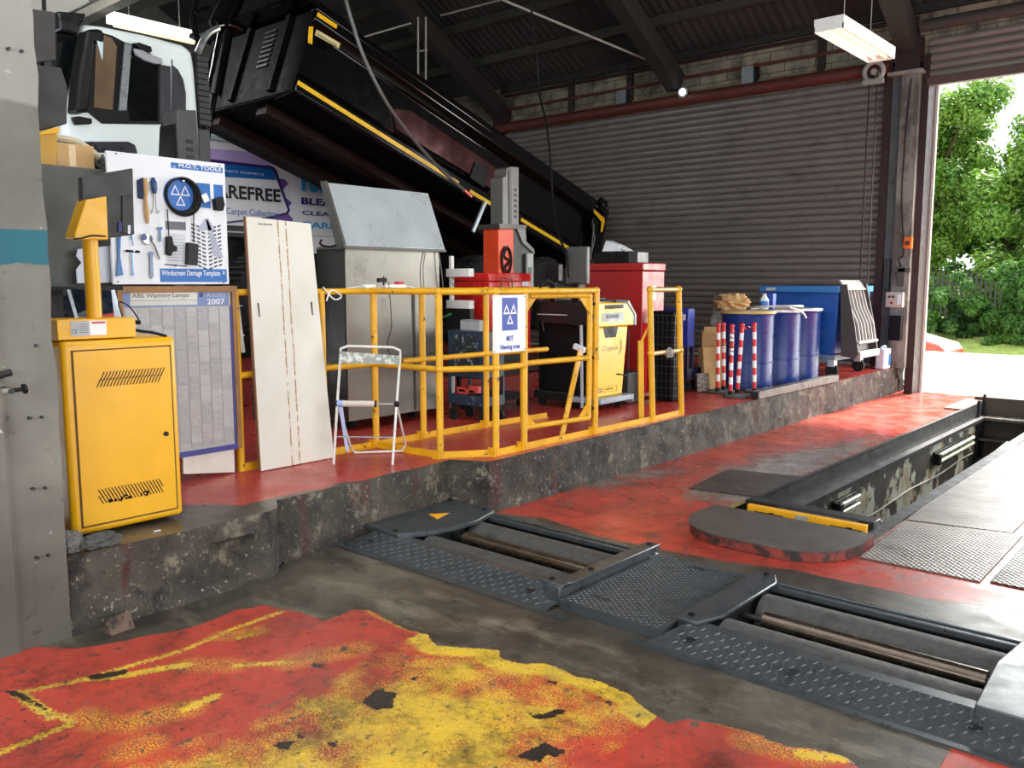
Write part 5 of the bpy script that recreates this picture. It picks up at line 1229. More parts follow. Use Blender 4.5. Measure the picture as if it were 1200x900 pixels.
# sign
sg_ = thing('viewing_area_sign', 'white sign with blue emblem reading MOT Viewing area fixed to the railing', 'sign', (-3.72, 4.3, .95))
a = XP(578, 346, -3.722); b = XP(616, 411, -3.722)
sy0, sy1, sz1, sz0 = a[1], b[1], a[2], b[2]
MB().box(-3.728, sy0, sz0, -3.722, sy1, sz1).build('panel', M('gloss_white_sign', '#E2E3E6', .25, var=.02), sg_, bev=.002)
sheet('blue_square', blue_print2, sg_, (-3.722, (sy0+sy1)/2, sz1-.125), .155, .215)
mb = MB(); tri_sign(mb, (-3.722, (sy0+sy1)/2, sz1-.125), .132, d=.002, w=.24); mb.build('emblem', board_white, sg_)
text('lettering', 'MOT', (.07, .036), '+x', (-3.722, (sy0+sy1)/2, sz1-.285), blue_print2, sg_, depth=.002, bold=.03)
text('lettering', 'Viewing area', (.20, .042), '+x', (-3.722, (sy0+sy1)/2, sz1-.345), blue_print2, sg_, depth=.002, bold=.03)
mb = MB(); [mb.cyl((-3.722, y, z), (-3.719, y, z), .004, n=8) for y in (sy0+.012, sy1-.012) for z in (sz0+.012, sz1-.012)]; mb.build('screw', grey_steel, sg_)
# little things on the top rail
dv_ = thing('rail_adaptor', 'white socket adaptor block with red switch lying behind the yellow top rail', 'adaptor', (-4.62, 4.05, RZ+.02))
MB().box(-4.65, 3.75, RZ+.02, -4.60, 3.84, RZ+.045).build('block', white_pl, dv_, bev=.004)
MB().box(-4.65, 3.93, RZ+.02, -4.60, 4.12, RZ+.045).build('socket_bar', white_pl, dv_, bev=.004)
MB().box(-4.64, 4.04, RZ+.045, -4.60, 4.10, RZ+.065).build('red_switch', M('red_switch', '#c02a38', .3), dv_, bev=.003)
MB().box(-4.64, 3.88, RZ+.06, -4.61, 3.95, RZ+.09).cyl((-4.625, 3.93, RZ+.04), (-4.625, 3.93, RZ+.1), .006).build('black_plug', black_pl, dv_, bev=.002)
MB().tube(smoothline([(-4.62, 3.6, RZ+.02), (-4.62, 3.7, RZ+.03), (-4.62, 3.76, RZ+.03)], 4), .004, 6).tube(smoothline([(-4.62, 4.12, RZ+.03), (-4.62, 4.2, RZ+.025), (-4.6, 4.3, RZ-.01), (-4.6, 4.4, RZ-.06)], 4), .004, 6).build('lead', white_pl, dv_)
MB().tube(smoothline([(-4.57, 3.93, RZ+.06), (-4.56, 3.94, 1.2), (-4.56, 3.9, 1.05), (-4.55, 3.98, .9), (-4.56, 4.0, .8)], 5), .003, 6).build('black_lead', black_pl, dv_)
MB().tube(smoothline([(-4.575, 3.38, RZ+.03), (-4.57, 3.46, RZ-.05), (-4.57, 3.52, RZ-.03), (-4.57, 3.44, RZ+.01), (-4.57, 3.40, RZ-.06)], 5), .005, 6).build('rag_tie', white_pl, label='white string knotted round the yellow rail beside the tall white board', cat='string')
MB().tube(smoothline([(-3.78, 4.62, RZ+.02), (-3.76, 4.68, RZ+.075), (-3.77, 4.76, RZ+.05), (-3.78, 4.9, RZ+.025), (-3.78, 5.05, RZ+.022)], 5), .007, 6).build('black_cable', black_pl, label='short black cable looped on the top rail right of the sign', cat='cable')

# ================================================================ STAINLESS CABINET
sc_ = thing('steel_cabinet', 'big stainless steel cabinet with a slanted hood behind the yellow railing', 'cabinet', (-5.5, 4.5, PT+.1))
MB().box(-5.55, 4.05, PT+.08, -5.2, 5.03, 1.76).build('body', steel, sc_, bev=.006)
MB().box(-5.54, 4.04, PT+.09, -5.21, 4.05, 1.755).build('shaded_side', M('shaded_side_steel', '#34332f', .3, .4, var=.2, scale=3), sc_)  # south face of the steel body, its shade put into a dark colour
MB().box(-5.198, 4.06, .90, -5.196, 5.02, .903).box(-5.198, 4.06, .80, -5.196, 5.02, .802).box(-5.198, 4.72, PT+.1, -5.19, 4.74, 1.4).build('seam', M('steel_seam', '#4d4a46', .5, .5), sc_)
hp = [XP(402, 289, -5.16), XP(519, 295, -5.16), XP(506, 228, -5.34), XP(392, 215, -5.34)]
mb = MB(); z0h, z1h = 1.765, 2.24
mb.prism([(-5.16, z0h), (-5.36, z1h), (-5.40, z1h), (-5.22, z0h)], 'y', 4.02, 5.06)
hd = mb.build('hood', galv, sc_, bev=.004)
MB().prism([(-5.15, z0h-.012), (-5.15, z0h+.01), (-5.355, z1h+.01), (-5.42, z1h+.01), (-5.24, z0h-.012)], 'y', 4.0, 4.022).box(-5.5, 4.02, z0h-.02, -5.15, 5.06, z0h-.001).build('hood_edge', grey_steel, sc_)
for y in (4.2, 4.85):
    w_ = MB().lathe((-5.36, y-.02, PT+.05), [(.01, 0), (.05, 0), (.05, .035), (.01, .035)], 16, 'y').build('castor', rubber, sc_)
MB().tube(smoothline([(-5.19, 4.86, 1.74), (-5.185, 4.83, 1.6), (-5.185, 4.84, 1.4)], 4), .004, 6).tube(smoothline([(-5.18, 5.0, 1.75), (-5.17, 5.02, 1.6), (-5.17, 5.04, 1.45)], 4), .005, 6).build('lead', grey_steel, sc_)
MB().box(-6.3, 3.9, PT, -5.62, 4.6, 1.72).build('dark_cabinet', M('charcoal_cabinet', '#3b3a39', .45, .2, var=.25, scale=3), bev=.008, label='dark cabinet beside the stainless steel one, behind the tall white board', cat='cabinet')
MB().tube(smoothline([XP(377, 281, -5.25), XP(375, 285, -5.25), XP(379, 288, -5.25), XP(388, 289, -5.25), XP(396, 286, -5.25), XP(401, 282, -5.25)], 5), .008, 6).build('wire_hook', black_pl, label='bent black wire hook sticking out left of the slanted hood', cat='hook')

# ================================================================ SHELVING, CHEST, TROLLEYS
sh = thing('shelf_rack', 'white slotted metal upright with shelf arms right of the steel cabinet', 'shelving', (-5.3, 5.3, PT))
MB().box(-5.33, 5.27, PT, -5.30, 5.30, 1.72).build('upright', white_paint, sh)
for z0_, z1_ in ((1.54, 1.61), (1.27, 1.34)):
    MB().box(-5.34, 5.24, z0_, -5.06, 5.30, z1_).build('shelf_arm', white_paint, sh, bev=.003)
mb = MB(); [mb.box(-5.301, 5.28, 1.4+.06*k, -5.2985, 5.29, 1.43+.06*k) for k in range(4)]; mb.build('slot', black_print, sh)
cr = thing('clamp', 'green handled spring clamp on the dark shelf right of the steel cabinet', 'clamp', YP(518, 385, 5.2))
MB().tube(smoothline([YP(517, 372, 5.15), YP(522, 371, 5.15), YP(528, 368, 5.15)], 4), .010, 8).build('handle', M('green_handle', '#3a9a4a', .4), cr)
MB().tube(smoothline([YP(518, 375, 5.15), YP(519, 381, 5.15), YP(516, 386, 5.15), YP(520, 379, 5.15)], 4), .006, 6).build('jaw', chrome, cr)
MB().box(-5.35, 5.12, 1.08, -5.07, 5.30, 1.1).box(-5.35, 5.25, 1.1, -5.06, 5.30, 1.27).build('dark_shelf', M('black_shelf', '#1d1c1c', .4), label='dark shelf box under the white shelf arms', cat='shelf')
# red tool chest
rc_ = thing('tool_chest', 'bright red lidded steel tool chest with brass handle behind the MOT sign', 'tool chest', (-5.2, 5.65, 1.0))
MB().box(-5.42, 5.42, .88, -5.0, 5.98, 1.50).build('body', red_chest, rc_, bev=.006)
MB().box(-5.425, 5.415, 1.503, -4.995, 5.985, 1.575).build('lid', red_chest, rc_, bev=.008)
MB().tube([(-4.99, 5.56, 1.43), (-4.965, 5.55, 1.53), (-4.965, 5.68, 1.53), (-4.99, 5.72, 1.43)], .006, 8).build('handle', brass, rc_)
MB().box(-4.999, 5.86, 1.46, -4.996, 5.94, 1.5).build('label', paper, rc_)
MB().box(-5.3, 5.405, 1.37, -5.2, 5.415, 1.375).box(-5.3, 5.405, 1.33, -5.2, 5.415, 1.335).box(-5.3, 5.405, 1.33, -5.295, 5.415, 1.375).box(-5.205, 5.405, 1.33, -5.2, 5.415, 1.375).build('side_handle', M('dark_red_handle', '#7a1414', .4), rc_)
stn = thing('chest_stand', 'black wheeled stand under the bright red tool chest', 'stand', (-5.2, 5.65, PT+.08))
MB().box(-5.40, 5.42, PT+.09, -5.02, 5.98, PT+.13).box(-5.40, 5.42, PT+.13, -5.37, 5.45, .88).box(-5.05, 5.42, PT+.13, -5.02, 5.45, .88).box(-5.40, 5.95, PT+.13, -5.37, 5.98, .88).box(-5.05, 5.95, PT+.13, -5.02, 5.98, .88).box(-5.4, 5.42, .86, -5.02, 5.98, .88).build('frame', dark_steel, stn)
for x, y in ((-5.35, 5.47), (-5.07, 5.47), (-5.35, 5.93), (-5.07, 5.93)): MB().lathe((x, y-.015, PT+.045), [(.01, 0), (.045, 0), (.045, .03), (.01, .03)], 16, 'y').build('castor', rubber, stn)
# dark blue trolley with scratched slate-like front
bt = thing('tool_trolley', 'dark blue-grey scratched tool trolley with a cluttered shelf behind the viewing area', 'tool trolley', (-4.85, 5.1, PT))
MB().box(-5.06, 4.98, .72, -4.66, 5.24, 1.10).build('drawer_box', slate, bt, bev=.006)
MB().box(-4.98, 4.974, .76, -4.72, 4.979, 1.07).build('scratched_panel', M('scratched_slate', '#202a30', .5, dirt='#8d9894', dirt_lo=.56, dirt_hi=.62, dscale=24), bt)
MB().box(-5.06, 4.98, PT+.14, -4.66, 5.24, PT+.22).box(-5.06, 4.98, PT+.22, -5.04, 5.0, .72).box(-4.68, 4.98, PT+.22, -4.66, 5.0, .72).box(-5.06, 5.22, PT+.22, -5.04, 5.24, .72).box(-4.68, 5.22, PT+.22, -4.66, 5.24, .72).build('lower_tray', slate, bt)
for x, y in ((-5.03, 5.01), (-4.69, 5.01), (-5.03, 5.21), (-4.69, 5.21)):
    MB().lathe((x, y-.012, PT+.05), [(.01, 0), (.05, 0), (.05, .025), (.01, .025)], 14, 'y').box(x-.01, y-.02, PT+.09, x+.01, y+.02, PT+.14).build('castor', rubber, bt)
gb = MB().box(-4.93, 5.0, 1.10, -4.72, 5.1, 1.19).build('grey_box', M('ribbed_grey_box', '#8f8f8c', .5), bev=.004, label='ribbed grey box on top of the scratched dark blue trolley', cat='box')
mb = MB()
for k in range(14): mb.box(-4.925+.0145*k, 4.994, 1.11, -4.919+.0145*k, 5.0, 1.18)
mb.build('ribs', pale_grey_print, gb)
for i, (x0_, x1_, z0_, z1_) in enumerate(((-5.00, -4.90, .57, .63), (-4.98, -4.80, .59, .615), (-4.86, -4.76, .59, .65))):
    MB().box(x0_, 5.02, z0_, x1_, 5.16, z1_).build('red_tool_tray', M('coral_tray', '#c9483c', .4), bev=.004, label=('coral red box left on the lower shelf of the dark blue trolley', 'flat coral red tray middle of the lower trolley shelf', 'coral red box right on the lower shelf of the dark blue trolley')[i], cat='tool tray')
# console analyser
cy = thing('engine_analyser', 'yellow and black wheeled analyser console behind the railing gate', 'analyser', (-4.7, 6.4, PT))
def qx(u, v, x): return XP(u, v, x)
mb = MB(); yy0, yy1 = 6.12, 6.66
mb.prism([(yy0+.03, .47), (yy1-.10, .47), (yy1-.02, 1.10), (yy0, 1.10)], 'x', -4.46, -4.38)
mb.build('front_body', crypt_yel, cy, bev=.012)
MB().prism([(yy0-.04, 1.10), (yy1+.02, 1.10), (yy1+.02, 1.20), (yy1-.10, 1.31), (yy0-.04, 1.32)], 'x', -4.46, -4.34).build('head', crypt_yel, cy, bev=.012)
MB().box(-4.34, 6.21, 1.26, -4.337, 6.5, 1.295).build('vent', black_pl, cy)
MB().prism([(yy1+.02, 1.10), (yy1+.055, 1.10), (yy1+.055, 1.20), (yy1-.08, 1.335), (yy1-.10, 1.31), (yy1+.02, 1.20)], 'x', -4.66, -4.335).build('corner_guard', crypt_grey, cy, bev=.005)
MB().box(-4.339, 6.17, 1.15, -4.336, 6.5, 1.225).build('name_panel', M('dark_name_panel', '#3a4a50', .3), cy)
MB().tube([(-4.335, 6.22+.012*k, 1.19+(.018 if k % 2 else -.014)) for k in range(18)], .003, 5).build('silver_script', pale_grey_print, cy)
MB().prism([(6.24, 1.10), (6.48, 1.10), (6.44, 1.0), (6.28, 1.0)], 'x', -4.381, -4.377).build('slot', black_pl, cy)
text('lettering', 'Crypton', (.24, .06), '+x', (-4.38, 6.36, .90), M('brown_lettering', '#3a2a18', .4), cy, shear=.25)
MB().tube(smoothline([(-4.379, 6.49, .84), (-4.379, 6.53, .9), (-4.379, 6.53, .97)], 4), .004, 5).build('logo_stroke', M('brown_lettering', '#3a2a18', .4), cy)
text('lettering', '00', (.07, .05), '+x', (-4.38, 6.215, .535), M('brown_lettering', '#3a2a18', .4), cy)
MB().tube([(-4.379, 6.27, .512), (-4.379, 6.47, .512), (-4.379, 6.47, .56), (-4.379, 6.27, .56)], .0018, 5, closed=True).tube([(-4.379, 6.29+.009*k, .536+(.007 if k % 2 else -.007)) for k in range(14)], .002, 5).build('model_plate', M('brown_lettering', '#3a2a18', .4), cy)
MB().prism([(yy0-.02, .42), (yy1-.04, .42), (yy1-.02, .38), (yy1-.02, .47), (yy0-.02, .47)], 'x', -4.66, -4.30).build('skirt', crypt_grey, cy, bev=.01)
MB().prism([(-5.05, 1.14), (-4.40, 1.10), (-4.36, 1.2), (-4.42, 1.31), (-5.05, 1.33)], 'y', 6.06, 6.078).box(-5.05, 6.08, 1.14, -4.465, 6.62, 1.33).build('upper_case', M('console_black', '#171717', .35), cy, bev=.015)
MB().box(-4.98, 6.052, 1.20, -4.64, 6.06, 1.208).build('trim_line', pale_grey_print, cy)
MB().box(-5.02, 6.12, .50, -4.465, 6.58, 1.14).build('lower_case', black_pl, cy, bev=.01)
MB().box(-5.06, 6.1, .42, -4.60, 6.62, .50).build('base', dark_steel, cy, bev=.01)
MB().box(-4.92, 6.125, .72, -4.86, 6.138, .84).build('paper_label', paper, cy)
for x, y in ((-5.0, 6.16), (-4.42, 6.16), (-5.0, 6.56), (-4.42, 6.56)):
    MB().lathe((x, y-.015, PT+.038), [(.01, 0), (.038, 0), (.038, .03), (.01, .03)], 16, 'y').build('castor', rubber, cy)
MB().tube(smoothline([(-4.92, 6.12, .9), (-4.85, 6.10, .86), (-4.78, 6.1, .85), (-4.74, 6.1, .8)], 5), .007, 6).tube(smoothline([(-4.98, 6.1, .6), (-4.95, 6.08, .75), (-4.9, 6.1, .88)], 5), .006, 6).build('hose', black_pl, cy)
MB().tube([YP(630, 357, 6.08), YP(635, 375, 6.07), YP(638, 388, 6.07)], .006, 6).build('steel_probe', chrome, label='thin steel rod leaning at the left end of the analyser', cat='rod')
MB().cyl(YP(681, 381, 6.0), YP(682, 478, 6.0), .014, n=8).build('steel_pole', M('light_grey_pole', '#9aa0a4', .4), label='light grey pole standing behind the gate by the yellow console', cat='pole')
MB().obox(YP(679, 408, 5.95), (.12, .04, .05), (0, .3, 0)).build('white_clamp', white_pl, bev=.008, label='white plastic grip hanging on the light grey pole', cat='grip')
# clutter on the analyser
crumpled((-4.86, 6.3, 1.291), (.10, .10, .035), 31, 'cable_bundle', M('pale_cable_bundle', '#9c9b9c', .6), label='pale bundle of cables and cloth on top of the black console case', cat='cable bundle')
MB().lathe((-4.66, 6.2, 1.322), [(.001, 0), (.03, 0), (.03, .07), (.022, .08), (.001, .08)], 16).build('blue_cup', M('blue_cup', '#2a3fa0', .35), label='small blue pot on top of the console beside the cables', cat='pot')
MB().box(-4.56, 6.2, 1.335, -4.44, 6.36, 1.36).build('black_tray', black_pl, bev=.005, label='flat black tray on top of the yellow console head', cat='tray')
mo = thing('console_display', 'tall dark grey flat display standing on the analyser in front of the red cabinet', 'display', (-4.52, 6.0, 1.36))
MB().obox((-4.56, 6.1, 1.64), (.24, .05, .33), (0, 0, -.05)).build('casing', M('olive_grey_casing', '#4a4c49', .4), mo, bev=.01)
MB().box(-4.6, 6.06, 1.325, -4.52, 6.16, 1.49).build('stand', black_pl, mo)
MB().obox((-4.83, 6.1, 1.58), (.15, .08, .16), (0, 0, .1)).box(-4.86, 6.08, 1.29, -4.8, 6.12, 1.5).build('black_camera_unit', black_pl, bev=.01, label='small black unit hanging left of the tall grey display', cat='unit')
MB().tube(smoothline([(-4.98, 6.1, 1.29), (-4.95, 6.1, 1.42), (-4.85, 6.1, 1.44), (-4.72, 6.12, 1.42)], 5), .02, 8).build('carry_handle', M('grey_handle', '#55585a', .35), label='curved grey carrying handle on top of the analyser', cat='handle')
# tall red cabinet
rb = thing('red_cabinet', 'tall dark red steel cabinet with a chrome latch behind the yellow console', 'cabinet', (-4.85, 7.26, PT))
MB().box(-5.21, 7.06, PT+.02, -4.50, 7.46, 1.60).build('body', red_dark, rb, bev=.006)
MB().box(-5.22, 7.05, 1.605, -4.49, 7.47, 1.68).build('lid', red_dark, rb, bev=.01)
lt = MB().box(-4.495, 7.19, 1.32, -4.485, 7.28, 1.45).lathe((-4.485, 7.23, 1.39), [(.001, 0), (.025, 0), (.02, .02), (.001, .02)], 12, 'x').build('latch', chrome, rb)
MB().tube([(-4.49, 7.12, .68), (-4.45, 7.12, .68), (-4.45, 7.2, .68), (-4.49, 7.2, .68)], .008, 6).build('handle', chrome, rb)
MB().box(-4.498, 7.08, .42, -4.46, 7.18, 1.1).build('red_door_strip', M('bright_red_strip', '#d82c2c', .35), rb)
for i, (a, b, c_, d_, lab) in enumerate(((-5.12, -4.86, 1.681, 1.79, 'low black plastic case on the left of the red cabinet lid'), (-4.85, -4.72, 1.681, 1.79, 'black plastic case in the middle of the red cabinet lid'), (-4.71, -4.6, 1.681, 1.79, 'smaller grey-black case on the right of the red cabinet lid'))):
    MB().box(a, 7.12, c_, b, 7.32, d_).build('plastic_case', black_pl if i < 2 else M('charcoal_case', '#3c3c3e', .4), bev=.006, label=lab, cat='case')
MB().sweep([(-5.02, 7.12, 1.80), (-4.80, 7.12, 1.80), (-4.84, 7.12, 1.86), (-5.0, 7.16, 1.91)], (0, .12, 0)).sweep([(-5.0, 7.14, 1.91), (-4.84, 7.14, 1.86), (-4.72, 7.14, 1.80), (-4.74, 7.14, 1.795)], (0, .1, 0)).build('white_papers', M('white_paper_bright', '#e0e2e4', .5), label='folded white papers propped on the black cases', cat='papers')
# black crate stack in the end frame
ck = thing('mesh_crate_stack', 'stack of black mesh crates behind the narrow yellow end frame', 'crate stack', (-4.29, 7.19, PT))
MB().box(-4.41, 7.10, PT+.01, -4.17, 7.28, 1.22).build('core', M('black_crate', '#0b0b0c', .7, spec=.1), ck, bev=.01)
mb = MB()
for k in range(12):
    z = PT+.06+k*.07; mb.box(-4.17, 7.11, z, -4.165, 7.27, z+.005).box(-4.40, 7.095, z, -4.17, 7.10, z+.005)
for k in range(5): y = 7.12+k*.034; mb.box(-4.17, y, PT+.02, -4.165, y+.004, 1.18)
for k in range(5): x = -4.39+k*.05; mb.box(x, 7.095, PT+.02, x+.004, 7.10, 1.18)
mb.build('mesh_lines', M('grey_mesh_line', '#2e2e2e', .4), ck)
MB().box(-4.172, 7.2, PT+.05, -4.16, 7.26, PT+.4).build('grey_panel', M('dim_grey_panel', '#35383c', .4), ck)
MB().box(-4.60, 6.72, PT+.005, -4.42, 6.98, PT+.3).build('dark_bin', M('grey_black_bin', '#3a3a3a', .5), bev=.01, label='low dark bin between the yellow console and the black crates', cat='bin')
MB().tube([(-4.02, 5.97, .73), (-4.02, 5.93, .73), (-3.93, 5.93, .73), (-3.93, 5.97, .73), (-3.93, 5.97, 1.1)], .006, 6).build('wire_bracket', dark_steel, label='dark wire bracket left of the end frame', cat='bracket')
# blue trolley
b2 = thing('blue_trolley', 'royal blue tool trolley on castors behind the black crates', 'tool trolley', (-4.6, 8.1, PT))
MB().box(-4.95, 7.9, .82, -4.47, 8.04, 1.22).build('drawer_box', blue_tool, b2, bev=.008)
MB().box(-4.95, 7.9, PT+.14, -4.47, 8.2, PT+.24).box(-4.95, 7.9, PT+.24, -4.92, 7.93, .82).box(-4.50, 7.9, PT+.24, -4.47, 7.93, .82).box(-4.50, 8.01, PT+.24, -4.47, 8.04, .82).build('lower_tray', M('dark_blue_tray', '#141c3c', .4), b2)
MB().box(-4.54, 7.897, 1.1, -4.50, 7.899, 1.16).build('sticker', white_pl, b2)
for x, y in ((-4.9, 7.94), (-4.51, 7.94), (-4.51, 8.16)): MB().lathe((x, y-.015, PT+.06), [(.01, 0), (.06, 0), (.06, .03), (.01, .03)], 16, 'y').box(x-.015, y-.02, PT+.1, x+.015, y+.02, PT+.14).build('castor', rubber, b2)
MB().box(-4.8, 7.92, PT+.245, -4.56, 8.1, PT+.3).build('red_case', M('red_case', '#b02838', .4), bev=.006, label='small red case on the lower tray of the royal blue trolley', cat='case')
# bag, cardboard
pb = NT('clear_plastic_bag'); pb.b.inputs['Base Color'].default_value = (.62, .62, .62, 1); pb.b.inputs['Roughness'].default_value = .25; pb.b.inputs['Alpha'].default_value = 1
crumpled((-4.62, 9.0, .752), (.15, .14, .26), 41, 'plastic_bag', M('clear_plastic_film', '#8c8b88', .25), label='full clear plastic bag leaning behind the flattened cardboard', cat='bag')
MB().box(-4.84, 8.8, PT, -4.5, 9.05, .75).build('carton_under_bag', cardboard, label='cardboard carton below the clear plastic bag', cat='box', bev=.004)
for i, (dx, tilt, h, w_) in enumerate(((0, .10, .62, .20), (.045, .16, .66, .16), (.085, .05, .60, .24), (.12, .2, .45, .2))):
    MB().obox((-4.43+dx*1.0, 8.33-.055*i, PT+.012+h/2), (.01, w_, h), (0, -tilt, -.62-.05*i)).build('flattened_carton', (cardboard, cardboard2)[i % 2], label=('flattened cardboard sheet nearest the blue trolley', 'pale flattened cardboard sheet leaning second in the row', 'flattened cardboard sheet closest to the striped posts', 'short torn cardboard sheet low at the front of the row')[i], cat='cardboard', group='flattened cartons beside the striped posts')
MB().obox((-4.34, 8.0, PT+.10), (.05, .13, .19), (0, -.15, -.7)).build('vent_grille', M('wire_grille', '#8a7d70', .5, dirt='#3a3430', dirt_lo=.5, dirt_hi=.52, dscale=60), label='small grey-brown mesh block at the foot of the cardboard', cat='grille')
# ================================================================ STRIPED POSTS
def striped(base, top, lab, first=True):
    r = thing('chain_post', lab, 'barrier post', base, 'red and white chain posts')
    b = Vector(base); t = Vector(top); N = 9
    for i in range(N):
        a = b.lerp(t, .04+.94*i/N); c = b.lerp(t, .04+.94*(i+1)/N)
        MB().cyl(a, c, .02, n=14).build('band', red_tape if (N-1-i) % 2 == 0 else white_pl, r)
    MB().ball(t-(t-b)*.015, .024, 8).build('cap', red_tape, r)
    MB().cyl(b+Vector((0,0,.0)), b.lerp(t, .05), .026, n=14).build('foot', black_pl, r)
    return r
PBZ = PT+.03
spx = [((841, 458), (842, 380), 'leftmost red and white striped post in front of the blue drums'), ((848, 456), (848, 379), 'red and white striped post right behind the leftmost one'),
       ((856, 462), (858, 381), 'red and white striped post wound with chain, third from the left'), ((864, 460), (870, 380), 'striped post leaning right, in the middle of the drum front'), ((884, 459), (884, 379), 'rightmost red and white striped post, next to the steel channel')]
tops = []
for (b_, t_, lab) in spx:
    base = ZP(b_[0], b_[1], PBZ); q = YP(t_[0], t_[1], base[1]); striped(base, q, lab); tops.append(q)
def foot(cx, cy_, s, lab):
    mb = MB(); mb.prism([(cx+s*math.cos(a)*.8, cy_+s*math.sin(a)) for a in [PI/8+PI/4*k for k in range(8)]], 'z', PT+.001, PT+.026)
    return mb.build('post_base', base_rub, bev=.006, label=lab, cat='post base', group='rubber bases of the striped posts')
c1 = ZP(844, 460, PT); foot(c1[0], c1[1]+.02, .17, 'octagonal grey rubber base under the two leftmost striped posts')
c1 = ZP(862, 465, PT); foot(c1[0]+.01, c1[1], .16, 'octagonal grey rubber base under the middle striped posts')
c1 = ZP(884, 460, PT); foot(c1[0]-.02, c1[1]+.03, .12, 'small grey rubber base under the rightmost striped post')
def sag(a, b, d, k=10): return [Vector(a).lerp(Vector(b), i/k)-Vector((0, 0, d*math.sin(PI*i/k))) for i in range(k+1)]
MB().tube(smoothline([Vector(tops[3])+Vector((.02, .01, -.03)), YP(873, 386, 8.25), YP(877, 383, 8.25), YP(880, 384, 8.3), Vector(tops[4])+Vector((-.02, 0, -.04))], 5), .009, 6).build('red_chain', red_tape, label='short red plastic chain linking the two right striped posts', cat='chain')
t3 = Vector(tops[2]); b3 = Vector(ZP(856, 462, PBZ))
MB().tube([t3.lerp(b3, .06+.4*i/30)+Vector((.026*math.cos(i*1.3), .026*math.sin(i*1.3), 0)) for i in range(31)], .006, 5).build('wound_chain', M('dull_chain', '#7a4a42', .4), label='chain wound around the third striped post', cat='chain')
t3 = Vector(tops[1]); b3 = Vector(ZP(848, 456, PBZ))
MB().tube([t3.lerp(b3, .28+.14*i/20)+Vector((.026*math.cos(i*1.3), .026*math.sin(i*1.3), 0)) for i in range(21)], .005, 5).build('wound_chain', M('dull_chain', '#8a7a60', .4), label='short brown chain wound around the second striped post', cat='chain')
# ================================================================ BLUE DRUMS
def drum(x, y, lab, lid):
    r = thing('steel_drum', lab, 'drum', (x, y, PT), 'row of blue drums')
    H_ = .84; R_ = .285
    prof = [(R_-.01, .0), (R_+.004, .006), (R_+.004, .02), (R_-.008, .03), (R_-.012, .28), (R_-.004, .285), (R_-.004, .295), (R_-.012, .30), (R_-.012, .78), (R_-.004, .80), (R_-.01, .81), (R_-.01, H_-.02)]
    MB().lathe((x, y, PT), prof, 48).build('shell', drum_blue, r)
    MB().lathe((x, y, PT), [(R_-.02, H_-.03), (R_+.008, H_-.03), (R_+.012, H_-.015), (R_+.008, H_), (R_-.03, H_), (R_-.03, H_-.03)], 48).build('rim', lid, r)
    MB().lathe((x, y, PT), [(.001, H_-.012), (R_-.03, H_-.012), (R_-.03, H_-.004), (.001, H_-.004)], 40).build('lid', M('cream_lid', '#b6a88c', .6), r)
    return r
yr = M('ochre_rim', '#b59a5a', .5); wr = M('pale_rim', '#d0d0d0', .35, .3)
drum(-4.17, 8.66, 'blue steel drum nearest, with ochre rim and cardboard scraps on its lid', yr)
drum(-4.13, 9.28, 'middle blue steel drum with a loose steel ring on top', wr)
drum(-4.15, 9.90, 'furthest blue steel drum, next to the wheeled bin, with pale rim', wr)
rg_ = MB().tube([(-4.11+.29*math.cos(t), 9.22+.30*math.sin(t), PT+.865+.02*math.cos(t+.6)) for t in np.arange(0, 2*PI, .15)], .012, 8, closed=True).build('clamp_ring', wr, label='loose galvanised clamping ring lying tilted on the middle drum', cat='ring')
rg_ = MB().tube(smoothline([(-3.86, 9.0, PT+.87), (-3.8, 9.1, PT+.84), (-3.78, 9.2, PT+.80), (-3.78, 9.27, PT+.75)], 6), .012, 8).build('ring_tail', wr, label='curved pale strip drooping over the side of the middle drum', cat='strip')
crumpled((-4.3, 8.55, PT+.85), (.17, .13, .09), 51, 'packing_scraps', cardboard2, label='crumpled brown packing paper on the nearest blue drum', cat='packing paper')
MB().obox((-4.32, 8.60, PT+.96), (.24, .12, .05), (.1, -.2, .6)).build('cardboard_piece', cardboard2, label='flat cardboard piece on the crumpled packing on the nearest drum', cat='cardboard')
MB().obox((-4.45, 8.5, PT+.92), (.08, .1, .16), (.2, .2, .3)).build('brown_sack', M('brown_sack', '#4a3524', .8), label='dark brown piece standing at the left rim of the nearest drum', cat='scrap')
bo = thing('bottle', 'white and blue plastic bottle standing on the drums', 'bottle', (-4.13, 9.0, PT+.84))
MB().lathe((-4.17, 9.05, PT+.845), [(.001, 0), (.045, 0), (.05, .01), (.05, .10), (.02, .15), (.018, .17), (.001, .17)], 18).build('body', M('bottle_white', '#c9d6e4', .35), bo)
MB().lathe((-4.17, 9.05, PT+.845), [(.051, .02), (.052, .02), (.052, .09), (.051, .09)], 18).build('label', blue_print, bo)
MB().box(-4.17, 9.12, PT+.84, -4.1, 9.2, PT+1.02).build('blue_carton', blue_print2, label='narrow dark blue carton behind the white bottle on the drums', cat='carton', bev=.004)
# steel channel on the platform
a = ZP(887, 468, PT); b = ZP(980, 447, PT)
MB().bar((-3.68, 7.85, PT+.04), (-3.66, 9.9, PT+.04), .09, .075).build('steel_channel', M('rusty_grey_channel', '#5d5853', .5, .4, var=.2, dirt='#3a2b22', dirt_lo=.55, dirt_hi=.65), bev=.004, label='long grey steel box section lying on the kerb in front of the drums', cat='steel section')
MB().box(-3.72, 7.835, PT+.01, -3.64, 7.85, PT+.07).build('channel_mouth', black_print, label='dark open end of the steel section nearest the striped posts', cat='steel section end')
